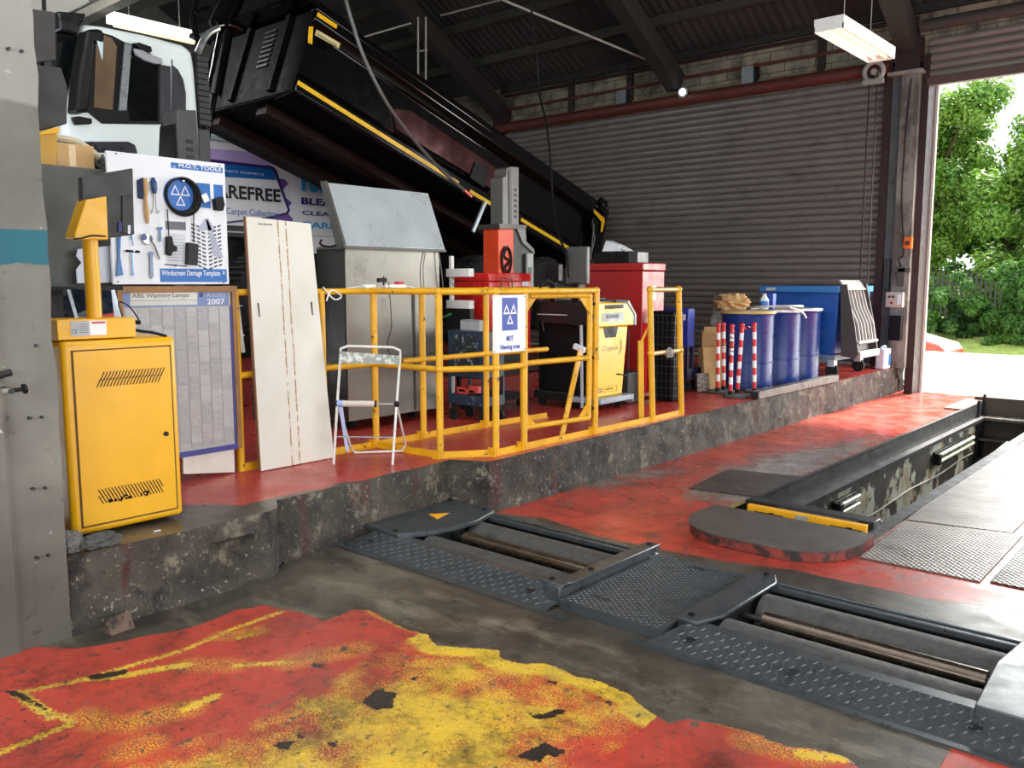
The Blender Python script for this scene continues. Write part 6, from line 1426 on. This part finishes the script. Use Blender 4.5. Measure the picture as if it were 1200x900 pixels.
# ================================================================ WHEELED BIN
class OB(MB):
    def add(s, vs, fs): return MB.add(s, [(p[0]-.05, p[1]+.22, p[2]) for p in vs], fs)
wb = thing('wheeled_bin', 'large blue wheeled waste bin with its ribbed grey lid hanging open', 'waste bin', (-4.15, 10.5, PT))
bz0, bz1 = .62, 1.45
mb = OB()
def ringb(z, i): return [(-4.60+i, 10.0+i, z), (-3.72-i, 10.0+i, z), (-3.72-i, 11.1-i, z), (-4.60+i, 11.1-i, z)]
vs = ringb(bz0, .05)+ringb(bz1, 0); mb.add(vs, [(3,2,1,0), (0,1,5,4), (1,2,6,5), (2,3,7,6), (3,0,4,7), (4,5,6,7)])
bb = mb.build('body', bin_blue, wb, bev=.02)
mb = OB()
for z in (.78, .92, 1.12, 1.30): mb.box(-4.58, 9.985, z, -3.80, 10.02, z+.012)
mb.tube([(-4.2+.12*math.cos(t), 9.985, 1.36+.035*math.sin(t)) for t in np.arange(0, 2*PI, .25)], .006, 5, closed=True).tube([(-3.98+.12*math.cos(t), 9.985, 1.06+.025*math.sin(t)) for t in np.arange(0, 2*PI, .25)], .006, 5, closed=True)
mb.build('rib', bin_blue, bb)
OB().box(-4.70, 9.93, 1.37, -3.70, 11.12, 1.45).build('rim', M('lighter_bin_blue', '#2f74b4', .45), wb, bev=.012)
MB().add([(-4.66, 10.145, 1.39), (-4.53, 10.145, 1.395), (-4.53, 10.145, 1.43), (-4.66, 10.145, 1.425)], [(0, 1, 2, 3)]).build('sticker', pale_grey_print, bb)
lid_ = thing  # (lid parts below)
lx0, lx1 = XP(984, 331, -3.68), XP(1021, 333, -3.68)
ly0, ly1 = 9.97, 10.66
OB().prism([(-3.70, 1.46), (-3.63, 1.47), (-3.52, 1.0), (-3.46, .66), (-3.50, .60), (-3.66, .62)], 'y', ly0, ly0+.03).build('lid_side', M('dark_lid_shadow', '#3a3734', .6), wb)
OB().prism([(-3.70, 1.46), (-3.63, 1.47), (-3.52, 1.0), (-3.46, .66), (-3.50, .60), (-3.66, .62)], 'y', ly1-.03, ly1).build('lid_side', M('dark_lid_shadow', '#3a3734', .6), wb)
mb = OB().sweep([(-3.69, ly0, 1.44), (-3.69, ly1, 1.44), (-3.54, ly1, .62), (-3.54, ly0, .62)], (-.012, 0, 0)); lidp = mb.build('lid', M('lid_back', '#4a4642', .6), wb)
mb = OB()
for k in range(6):
    y = ly0+.08+k*.105; mb.tube([(-3.66, y, 1.40), (-3.60, y, 1.18), (-3.52, y+.01, 1.0), (-3.48, y+.02, .76)], .02, 6)
mb.build('lid_rib', bin_grey, lidp)
OB().sweep([(-3.72, ly0+.02, 1.52), (-3.72, ly1-.02, 1.52), (-3.62, ly1, 1.40), (-3.62, ly0, 1.40)], (-.03, 0, -.0)).build('lid_lip', bin_grey, lidp, bev=.006)
OB().box(-3.50, ly0+.02, .60, -3.44, ly1, .68).box(-3.50, ly0+.02, .77, -3.46, ly1, .80).build('lid_lip', bin_grey, lidp, bev=.006)
OB().box(-4.55, 10.05, .55, -3.76, 11.05, .62).build('underframe', M('pale_blue_frame', '#6a7f96', .5), wb)
for x, y in ((-3.80, 10.08), (-3.80, 10.98), (-4.5, 10.08), (-4.5, 10.98)):
    OB().box(x-.04, y-.05, .48, x+.04, y+.05, .56).box(x-.04, y-.01, .42, x-.032, y+.02, .5).build('castor_fork', galv, wb)
    OB().lathe((x, y-.025, PT+.08), [(.02, 0), (.075, 0), (.08, .01), (.08, .04), (.075, .05), (.02, .05)], 22, 'y').build('castor', rubber, wb)
# jerrycan
jc = thing('jerrycan', 'white plastic jerrycan with blue label at the foot of the column', 'jerrycan', (-3.7, 11.75, PT))
mb = MB().box(-3.78, 11.62, PT+.001, -3.66, 11.88, PT+.27); mb.build('body', M('translucent_white_plastic', '#d4d9e4', .4), jc, bev=.02, seg=3)
MB().cyl((-3.72, 11.68, PT+.27), (-3.72, 11.68, PT+.30), .022, n=14).build('cap', white_pl, jc)
MB().tube([(-3.72, 11.72, PT+.26), (-3.72, 11.73, PT+.30), (-3.72, 11.82, PT+.30), (-3.72, 11.84, PT+.26)], .012, 8).build('handle', white_pl, jc)
MB().box(-3.659, 11.78, PT+.04, -3.657, 11.85, PT+.2).build('label', blue_print, jc)
# ================================================================ TIPPER LORRY
TX = -8.0
lor = thing('tipper_lorry', 'white cab tipper lorry with black body raised, jacked on column lifts behind the railings', 'lorry', (-9.2, 7.2, PT))
LX = lambda u, v, x=TX: XP(u, v, x)
# cab
def lpoly(pts, x=TX): return [XP(u, v, x)[1:] for u, v in pts]
cab_out = lpoly([(96, 27), (120, 30), (170, 40), (215, 52), (226, 60), (229, 80), (233, 128), (236, 195), (238, 300), (60, 300), (58, 200), (76, 175), (74, 130), (80, 100)])
cabm = MB().prism(cab_out, 'x', -10.45, TX).build('cab', truck_white, lor, bev=.05, seg=3)
win = lpoly([(93, 38), (113, 37), (131, 42), (146, 50), (170, 57), (188, 76), (187, 146), (119, 145), (103, 132), (80, 133), (82, 100)])
MB().prism(win, 'x', TX, TX+.012).build('window_surround', black_pl, cabm)
wq = lpoly([(152, 60), (166, 64), (184, 76), (184, 142), (152, 142), (148, 120)]); MB().prism(wq, 'x', TX+.012, TX+.016).build('side_window', glass_dark, cabm)
wq = lpoly([(112, 48), (118, 40), (130, 45), (136, 55), (131, 129), (109, 126)]); MB().prism(wq, 'x', TX+.012, TX+.018).build('front_window', M('tan_reflection_glass', '#6f5c4a', .1), cabm)
MB().prism(lpoly([(144, 52), (152, 54), (146, 130), (137, 130)]), 'x', TX+.02, TX+.04).build('pillar_trim', M('silver_pillar', '#8f9698', .3, .5), cabm)
MB().prism(lpoly([(187, 76), (199, 78), (200, 146), (187, 146)]), 'x', TX, TX+.014).prism(lpoly([(201, 76), (208, 82), (214, 94), (217, 110), (217, 150), (208, 152), (201, 150)]), 'x', TX, TX+.014).build('rear_quarter_panel', M('dark_quarter_panel', '#2b2b30', .4), cabm)
MB().prism(lpoly([(153, 58), (163, 60), (174, 66), (186, 70), (187, 76), (178, 76), (166, 72), (156, 66)]), 'x', TX+.03, TX+.07).build('wind_deflector', M('smoked_deflector', '#9b9ba0', .2), cabm, bev=.008)
MB().prism(lpoly([(152, 52), (160, 51), (174, 56), (175, 62), (166, 62)]), 'x', TX+.03, TX+.06).build('wind_deflector', black_pl, cabm, bev=.006)
MB().box(TX+.001, *lpoly([(200, 58)])[0][:1], 2.5, TX+.004, lpoly([(200, 58)])[0][0]+.012, 3.6).build('door_gap', black_print, cabm)
MB().prism(lpoly([(95, 166), (101, 166), (150, 166), (158, 170), (161, 180), (108, 179), (100, 172)]), 'x', TX, TX+.01).build('door_recess', M('dark_handle_recess', '#24242c', .3), cabm, bev=.01)
MB().prism(lpoly([(82, 138), (90, 137), (105, 140), (105, 146), (86, 147)]), 'x', TX, TX+.06).build('mirror_arm', black_pl, cabm, bev=.01)
mr = MB().prism(lpoly([(93, 38), (110, 37), (115, 44), (114, 52), (104, 54), (96, 134), (80, 134), (84, 90)], -7.8), 'x', -7.85, -7.65).build('mirror', black_pl, cabm, bev=.03)
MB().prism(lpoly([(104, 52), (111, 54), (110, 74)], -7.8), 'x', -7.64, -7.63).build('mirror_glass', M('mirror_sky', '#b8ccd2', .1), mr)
MB().prism(lpoly([(64, 14), (99, 17), (92, 34), (88, 42), (68, 36)]), 'x', -10.3, TX+.05).build('sun_visor', M('dark_visor', '#151417', .3), cabm, bev=.02)
MB().prism(lpoly([(66, 40), (90, 42), (80, 98), (72, 128), (64, 128)]), 'x', -10.35, TX+.02).build('windscreen', glass_dark, cabm)
# air intake stack
ai = MB().prism(lpoly([(227, 61), (241, 65), (243, 86), (248, 140), (236, 150), (231, 100)]), 'x', -8.35, -8.02).build('air_intake', black_pl, lor, bev=.01)
mb = MB()
for k in range(12):
    v = 68+k*6.8; a = LX(230+k*.35, v, -8.0); b = LX(243+k*.35, v+2.5, -8.0); mb.bar(a, b, .03, .045)
mb.build('rib', M('grey_black_rib', '#2e2d2d', .5), ai)
MB().prism(lpoly([(235, 151), (248, 151), (249, 190), (250, 300), (236, 300)]), 'x', -8.35, -8.03).build('stack_base', M('charcoal_box', '#3a3a3c', .5), lor, bev=.01)
# chassis and wheels
MB().box(-9.7, 3.3, 1.35, -9.5, 11.3, 1.65).box(-8.9, 3.3, 1.35, -8.7, 11.3, 1.65).build('chassis', black_under, lor)
def wheel(y, z=1.32):
    w_ = MB().lathe((TX-.38, y, z), [(.3, .0), (.49, .0), (.53, .04), (.53, .32), (.49, .36), (.3, .36)], 40, 'x').build('wheel', rubber, lor)
    mb = MB()
    for k in range(48):
        a = 2*PI*k/48; mb.obox((TX-.20, y+.535*math.cos(a), z+.535*math.sin(a)), (.30, .03, .025), (a+PI/2 if False else a-PI/2, 0, 0))
    mb.build('tread', M('tyre_tread', '#1e1d1c', .8), w_)
    MB().lathe((TX-.34, y, z), [(.001, .0), (.16, .2), (.18, .28), (.29, .30), (.3, .0)], 30, 'x').build('hub', M('dirty_hub', '#55524e', .5, .3), w_)
for y in (3.9, 5.4, 8.7, 10.0): wheel(y)
MB().box(-9.5, 8.0, 1.25, -8.0, 8.04, 1.7).build('mudguard', black_under, lor)
# raised body: local axes along (s) and up (n) in the y-z plane
O2 = Vector((0, *XP(348, 96, TX)[1:])); E2 = Vector((0, *XP(691, 306, TX)[1:]))
sv = (E2-O2).normalized(); nv = Vector((0, -sv.z, sv.y)); LEN = (E2-O2).length
def T(x, s, n): return Vector((x, 0, 0))+O2+sv*s+nv*n
ttop = Vector((0, *XP(372, 10, TX)[1:])); hh = (ttop-O2).dot(nv)
body = MB()
sec = [(-8.0, -.10), (-8.0, .06), (-8.12, .16), (-8.12, hh-.2), (-8.0, hh-.12), (-8.0, hh), (-10.4, hh), (-10.4, -.10)]
n_s = len(sec); s0 = (ttop-O2).dot(sv)
outer = [T(x, (n/hh)*s0 if n > 0 else 0, n) for x, n in sec]+[T(x, LEN+(n/hh)*.12, n) for x, n in sec]
body.add(outer, [tuple(range(n_s)), tuple(reversed(range(n_s, 2*n_s)))]+[(i, i+n_s, (i+1) % n_s+n_s, (i+1) % n_s) for i in range(n_s)])
bd = body.build('tipper_body', black_gloss, lor, bev=.015)
MB().sweep([T(-8.03, -.006, -.09), T(-10.38, -.006, -.09), T(-10.38, s0-.006, hh-.01), T(-8.03, s0-.006, hh-.01)], nv*0+Vector((0, -.006, 0))).build('headboard', black_under, bd)
MB().sweep([T(-8.03, .01, -.102), T(-10.38, .01, -.102), T(-10.38, LEN-.01, -.102), T(-8.03, LEN-.01, -.102)], (0, 0, -.006)).build('underside', black_under, bd)
mb = MB()
for s_ in (.55, 1.75, 2.95, 4.15): mb.sweep([T(-8.02, s_+.05, .06), T(-8.02, s_+.17, .06), T(-8.02, s_+.37, hh-.14), T(-8.02, s_+.25, hh-.14)], (-.1, 0, 0))
MB().sweep([T(-8.0, -.0, hh-.02), T(-8.0, LEN, hh-.02), T(-8.0, LEN, hh+.10), T(-8.0, s0, hh+.06)], (-.12, 0, 0)).build('top_rim', black_gloss, bd, bev=.02)
a = XP(455, 130, -8.1); b = XP(580, 200, -8.1)
MB().sweep([XP(u, v, -8.07) for u, v in ((462, 128), (482, 130), (582, 197), (577, 222), (552, 205), (466, 152))], (-.04, 0, 0)).build('reflection_panel', M('maroon_reflection_steel', '#8a6262', .14, .95, var=.3, scale=1.5), bd)  # reflection on the black body side, painted as maroon panel colour
MB().sweep([XP(u, v, -8.05) for u, v in ((557, 190), (570, 193), (573, 205), (568, 220), (551, 208))], (-.02, 0, 0)).build('black_patch', black_pl, bd)
ystr = M('yellow_reflective_tape', '#E3B21A', .3, var=.04)
def strip(u0, v0, u1, v1, h):
    a = Vector(XP(u0, v0, TX)); b = Vector(XP(u1, v1, TX)); return MB().sweep([a+Vector((.004, 0, 0)), b+Vector((.004, 0, 0)), b+nv*h+Vector((.004, 0, 0)), a+nv*h+Vector((.004, 0, 0))], (-.004, 0, 0)).build('reflective_strip', ystr, bd)
strip(348, 99, 537, 217, .05); strip(550, 226, 590, 250, .05); strip(610, 259, 690, 307, .05)
strip(371, 19, 394, 34, .05); cpl = strip(369, 41, 397, 57, .065); cpl.name = 'maker_plate'; cpl.data.materials[0] = M('pale_gold_plate', '#c9bd84', .35)
MB().sweep([XP(u, v, TX+.004) for u, v in ((362, 31), (367, 31), (366, 52), (361, 50))], (-.004, 0, 0)).build('reflective_strip', ystr, bd)
MB().sweep([XP(u, v, TX+.03) for u, v in ((696, 245), (708, 255), (709, 259), (706, 272), (704, 272), (705, 260), (696, 249))], (-.004, 0, 0)).build('reflective_strip', ystr, bd)
_a, _b = Vector(XP(372, 40, TX+.008)), Vector(XP(394, 54, TX+.008))
MB().tube([_a.lerp(_b, k/22)+nv*(.012 if k % 2 else -.008) for k in range(23)], .004, 5).build('plate_print', grey_print, bd)
# underside
for x in (-8.75, -9.75):
    MB().sweep([T(x-.1, .1, -.22), T(x-.1, LEN-.2, -.22), T(x-.1, LEN-.2, -.1), T(x-.1, .1, -.1)], (.2, 0, 0)).build('runner', brown_steel, bd)
MB().sweep([T(-8.02, 0, -.10), T(-8.02, LEN, -.10), T(-8.35, LEN, -.14), T(-8.35, 0, -.14)], (0, 0, -.01)).build('side_sill', black_under, bd)
# headboard ribs
for x in (-8.5, -9.3, -10.1): MB().sweep([T(x, -.06, -.05), T(x, .0, -.05), T(x, s0+.0, hh), T(x, s0-.06, hh)], (.08, 0, 0)).build('headboard_rib', black_under, bd)
mb = MB()
for k in range(8):
    f = .35+.07*k; mb.sweep([T(-8.9, s0*f-.03, hh*f), T(-8.9, s0*f-.0, hh*f), T(-8.9, s0*(f+.03), hh*(f+.03)), T(-8.9, s0*(f+.03)-.03, hh*(f+.03))], (.22, 0, 0))
mb.build('headboard_step', dark_steel, bd)
MB().sweep([T(-10.4, -.2, hh+.02), T(-10.4, .4, hh+.05), T(-10.4, .4, hh+.10), T(-10.4, -.2, hh+.07)], (2.4, 0, 0)).build('canopy_lip', black_gloss, bd)
# tail: rounded hinge ear and tailgate
ear = [XP(u, v, TX) for u, v in ((697, 250), (700, 238), (706, 231), (712, 235), (714, 246), (711, 262), (706, 285), (703, 303), (692, 303), (697, 280), (694, 262))]
MB().sweep(ear, (-.05, 0, 0)).build('hinge_ear', black_gloss, bd, bev=.01)
MB().sweep([T(-8.05, LEN+.0, -.05), T(-8.05, LEN+.06, -.05), T(-8.05, LEN+.2, hh), T(-8.05, LEN+.12, hh)], (-2.3, 0, 0)).build('tailgate', black_gloss, bd)
mb = MB(); [mb.cyl((TX, *XP(u, v, TX)[1:]), (TX+.02, *XP(u, v, TX)[1:]), .02, n=10) for u, v in ((706, 240), (710, 244), (699, 242))]; mb.build('bolt', chrome, bd)
MB().tube([XP(696, 262, TX+.02), XP(692, 305, TX+.02)], .012, 6).build('tail_rod', grey_steel, bd)
# hanging light bars from the body
MB().bar(XP(569, 236, TX+.03), XP(554, 272, TX+.03), .05, .03, (1, 0, 0)).build('prop_bar', M('pale_zinc_bar', '#b9c4c8', .35, .5), bd, bev=.004)
# hydraulic ram in front of the headboard
MB().cyl(XP(281, -20, -8.75), XP(257, 32, -8.75), .12, n=24).build('ram_outer', black_gloss, lor)
MB().cyl(XP(266, 28, -8.75), XP(250, 112, -8.75), .085, n=24).build('ram_stage', M('chrome_edge_ram', '#2c2b2b', .08, .9), lor)
MB().cyl(XP(248, 112, -8.75), XP(228, 230, -8.75), .06, n=16).build('ram_rod', black_gloss, lor)
MB().tube([XP(252, 30, -8.7), XP(262, 27, -8.7), XP(275, 31, -8.7), XP(282, 36, -8.7)], .07, 12).build('ram_collar', black_gloss, lor)
MB().tube(smoothline([XP(232, 62, -8.6), XP(238, 48, -8.6), XP(246, 38, -8.6), XP(256, 33, -8.6)], 5), .035, 10).build('hose', M('silver_hose', '#8f9290', .3, .6), lor)
MB().tube(smoothline([XP(230, 0, -8.9), XP(226, 25, -8.9), XP(233, 50, -8.9)], 5), .03, 8).tube([XP(229, 15, -8.8), XP(245, 8, -8.8)], .02, 6).build('front_bracket', black_under, lor)
# ================================================================ COLUMN LIFTS
def slots(mb, pts, x, w_, h_):
    for u, v in pts:
        p = XP(u, v, x); mb.box(x, p[1]-w_/2, p[2]-h_/2, x+.003, p[1]+w_/2, p[2]+h_/2)
cl = thing('column_lift', 'orange and grey mobile column lift with slotted mast in front of the tipper body', 'column lift', XP(605, 320, -7.0))
LP = lambda pts, x: [XP(u, v, x)[1:] for u, v in pts]
mast = MB().prism(LP([(589, 208), (593, 206), (594, 197), (600, 195), (608, 196), (608, 264), (589, 268)], -7.0), 'x', -7.2, -7.0).build('mast', lift_grey, cl, bev=.006)
mb = MB(); slots(mb, [(604, 222.5+6.3*k) for k in range(6)], -6.999, .045, .035); mb.build('slot', black_print, mast)
MB().prism(LP([(596, 200), (599, 197), (600, 265), (597, 266)], -6.99), 'x', -7.0, -6.99).build('groove', grey_steel, mast)
MB().prism(LP([(585, 262), (618, 264), (616, 268), (586, 268)], -6.9), 'x', -7.25, -6.9).build('head_plate', grey_steel, cl)
MB().prism(LP([(584, 268), (602, 268), (602, 322), (584, 322)], -6.95), 'x', -7.2, -6.95).build('orange_column', orange, cl, bev=.01)
MB().prism(LP([(602, 268), (616, 269), (617, 283), (626, 292), (627, 340), (602, 340)], -6.95), 'x', -7.22, -6.96).build('drive_housing', M('dark_drive_housing', '#4a4844', .5), cl, bev=.008)
MB().prism(LP([(606, 268), (616, 268), (617, 283), (626, 292), (627, 298), (613, 285)], -6.93), 'x', -6.96, -6.93).build('edge_cover', lift_grey, cl)
MB().prism(LP([(618, 297), (625, 297), (625, 340), (618, 340)], -6.9), 'x', -6.93, -6.9).build('control_strip', M('pale_control_strip', '#a8aca8', .4), cl)
MB().prism(LP([(620, 313), (623.5, 313), (623.5, 321), (620, 321)], -6.89), 'x', -6.9, -6.893).build('display', M('green_grey_display', '#4d6a58', .3), cl)
MB().tube([(-6.93, XP(594, 305, -6.93)[1]+.085*math.cos(t), XP(594, 305, -6.93)[2]+.16*math.sin(t)) for t in np.arange(0, 2*PI, .2)], .014, 7, closed=True).tube(smoothline([XP(594, 290, -6.93), XP(591, 300, -6.93), XP(597, 306, -6.93), XP(592, 314, -6.93), XP(596, 322, -6.93)], 4), .012, 6).build('coiled_lead', black_pl, cl)
MB().box(-7.2, XP(584, 300, -7)[1], PT, -6.97, XP(612, 300, -7)[1], 1.75).box(-7.6, 7.3, PT+.02, -6.95, 8.8, PT+.12).build('base', M('shadow_grey_base', '#2c2a28', .5), cl)
cl2 = thing('column_lift', 'dark slotted column lift mast beside the lorry door, above the tool board', 'column lift', XP(220, 300, -7.0))
m2_ = MB().prism(LP([(207, 133), (210, 127), (218, 129), (230, 129), (234, 186), (236, 260), (213, 260), (208, 150)], -7.0), 'x', -7.25, -7.0).build('mast', M('graphite_mast', '#454345', .5, .2), cl2, bev=.008)
mb = MB(); slots(mb, [(222, 166), (222.3, 175), (222.7, 184), (223, 193), (223, 202)], -6.999, .065, .035); mb.build('slot', black_print, m2_)
MB().prism(LP([(206, 145), (209, 138), (213, 150), (214, 190), (204, 190)], -7.02), 'x', -7.3, -7.03).build('flange', black_pl, m2_)
MB().box(-7.5, 3.5, PT, -7.0, 4.2, .6).box(-7.25, 3.75, .6, -7.05, 3.95, 2.0).build('base', M('graphite_base', '#454345', .5, .2), cl2)
# ================================================================ CARPET TRAILER
LX2 = -11.2
tr = thing('lorry_trailer', 'white curtain-side trailer with blue and purple carpet advert behind the tipper', 'lorry trailer', (-12.3, 8, PT))
MB().box(-13.6, 4.6, 2.3, LX2, 15.0-3.2, 3.46).build('curtain_side', M('white_curtain', '#dedee2', .4, var=.03), tr)
MB().box(-13.6, 4.6, 3.46, LX2+.01, 11.8, 3.54).build('roof_rail', M('pale_aqua_rail', '#a9bcc2', .3), tr, bev=.01)
MB().box(-13.6, 4.6, 2.14, LX2+.005, 11.8, 2.3).build('chassis_rail', M('dark_rail', '#1c1b1d', .5), tr)
MB().box(LX2, 4.6, 2.2, LX2+.012, 11.8, 2.22).build('bright_strip', pale_grey_print, tr)
MB().box(-13.2, 4.8, PT, -11.6, 11.5, 2.14).build('undergear', M('undergear_black', '#0f0e10', .7), tr)
XT = LX2+.004
def tp(pts, nm, m_, d=0): return MB().sweep([XP(u, v, XT+d) for u, v in pts], (-.003, 0, 0)).build(nm, m_, tr, smooth=False)
tp([(245, 174), (300, 178), (330, 183), (330, 200), (245, 190)], 'lilac_band', lilac)
tp([(318, 181), (335, 184), (360, 196), (366, 205), (345, 200), (322, 194)], 'purple_wave', purple, .002)
tp([(325, 180), (345, 184), (372, 196), (410, 212), (410, 240), (300, 220), (300, 195), (313, 193), (340, 200), (352, 203), (354, 196), (335, 186)], 'violet_wave', purple, .001)
tp([(313, 195), (330, 193), (360, 202), (410, 225), (410, 300), (300, 300), (322, 200)], 'white_swirl', board_white, .004)
for i, (u, v) in enumerate(((333, 215), (337, 238))): tp([(u-8, v-6), (u, v-5), (u+5, v), (u, v+6), (u-8, v+8)], 'purple_lobe', purple, .006)
tp([(245, 186), (320, 195), (324, 199), (340, 246), (338, 251), (316, 257), (245, 264)], 'sign_border', navy_print, .008)
tp([(245, 190), (318, 198), (321, 201), (337, 246), (335, 249), (314, 254), (245, 262)], 'sign_panel', board_white, .010)
tp([(245, 190), (318, 198), (321, 201), (324, 211), (245, 206)], 'sign_header', blue_print, .012)
tp([(318, 254), (338, 251), (343, 256), (343, 260), (316, 258)], 'purple_wave', purple, .006)
def tt(body, u0, v0, u1, v1, m_, **k):
    a = XP(u0, v0, XT+.014); b = XP(u1, v1, XT+.014); return text('advert_lettering', body, (b[1]-a[1], a[2]-b[2]), '+x', (XT+.014, (a[1]+b[1])/2, (a[2]+b[2])/2), m_, tr, **k)
tt('REGENCY CARPETS', 247, 197, 309, 206, board_white, bold=.01)
tt('CAREFREE', 238, 213.5, 329, 237.5, black_print, bold=.03)
tt('Carpet Collection', 265, 243, 326, 257, lb_blue, bold=.005)
tt('100%', 353, 208, 402, 229, cyan_print, bold=.05)
tt('BLEACH', 353, 231, 410, 244, navy_print, bold=.04)
tt('CLEANABLE', 354, 246.5, 424, 256.5, navy_print, bold=.03)
tt('CARPET', 353, 259, 412, 270, cyan_print, bold=.03)
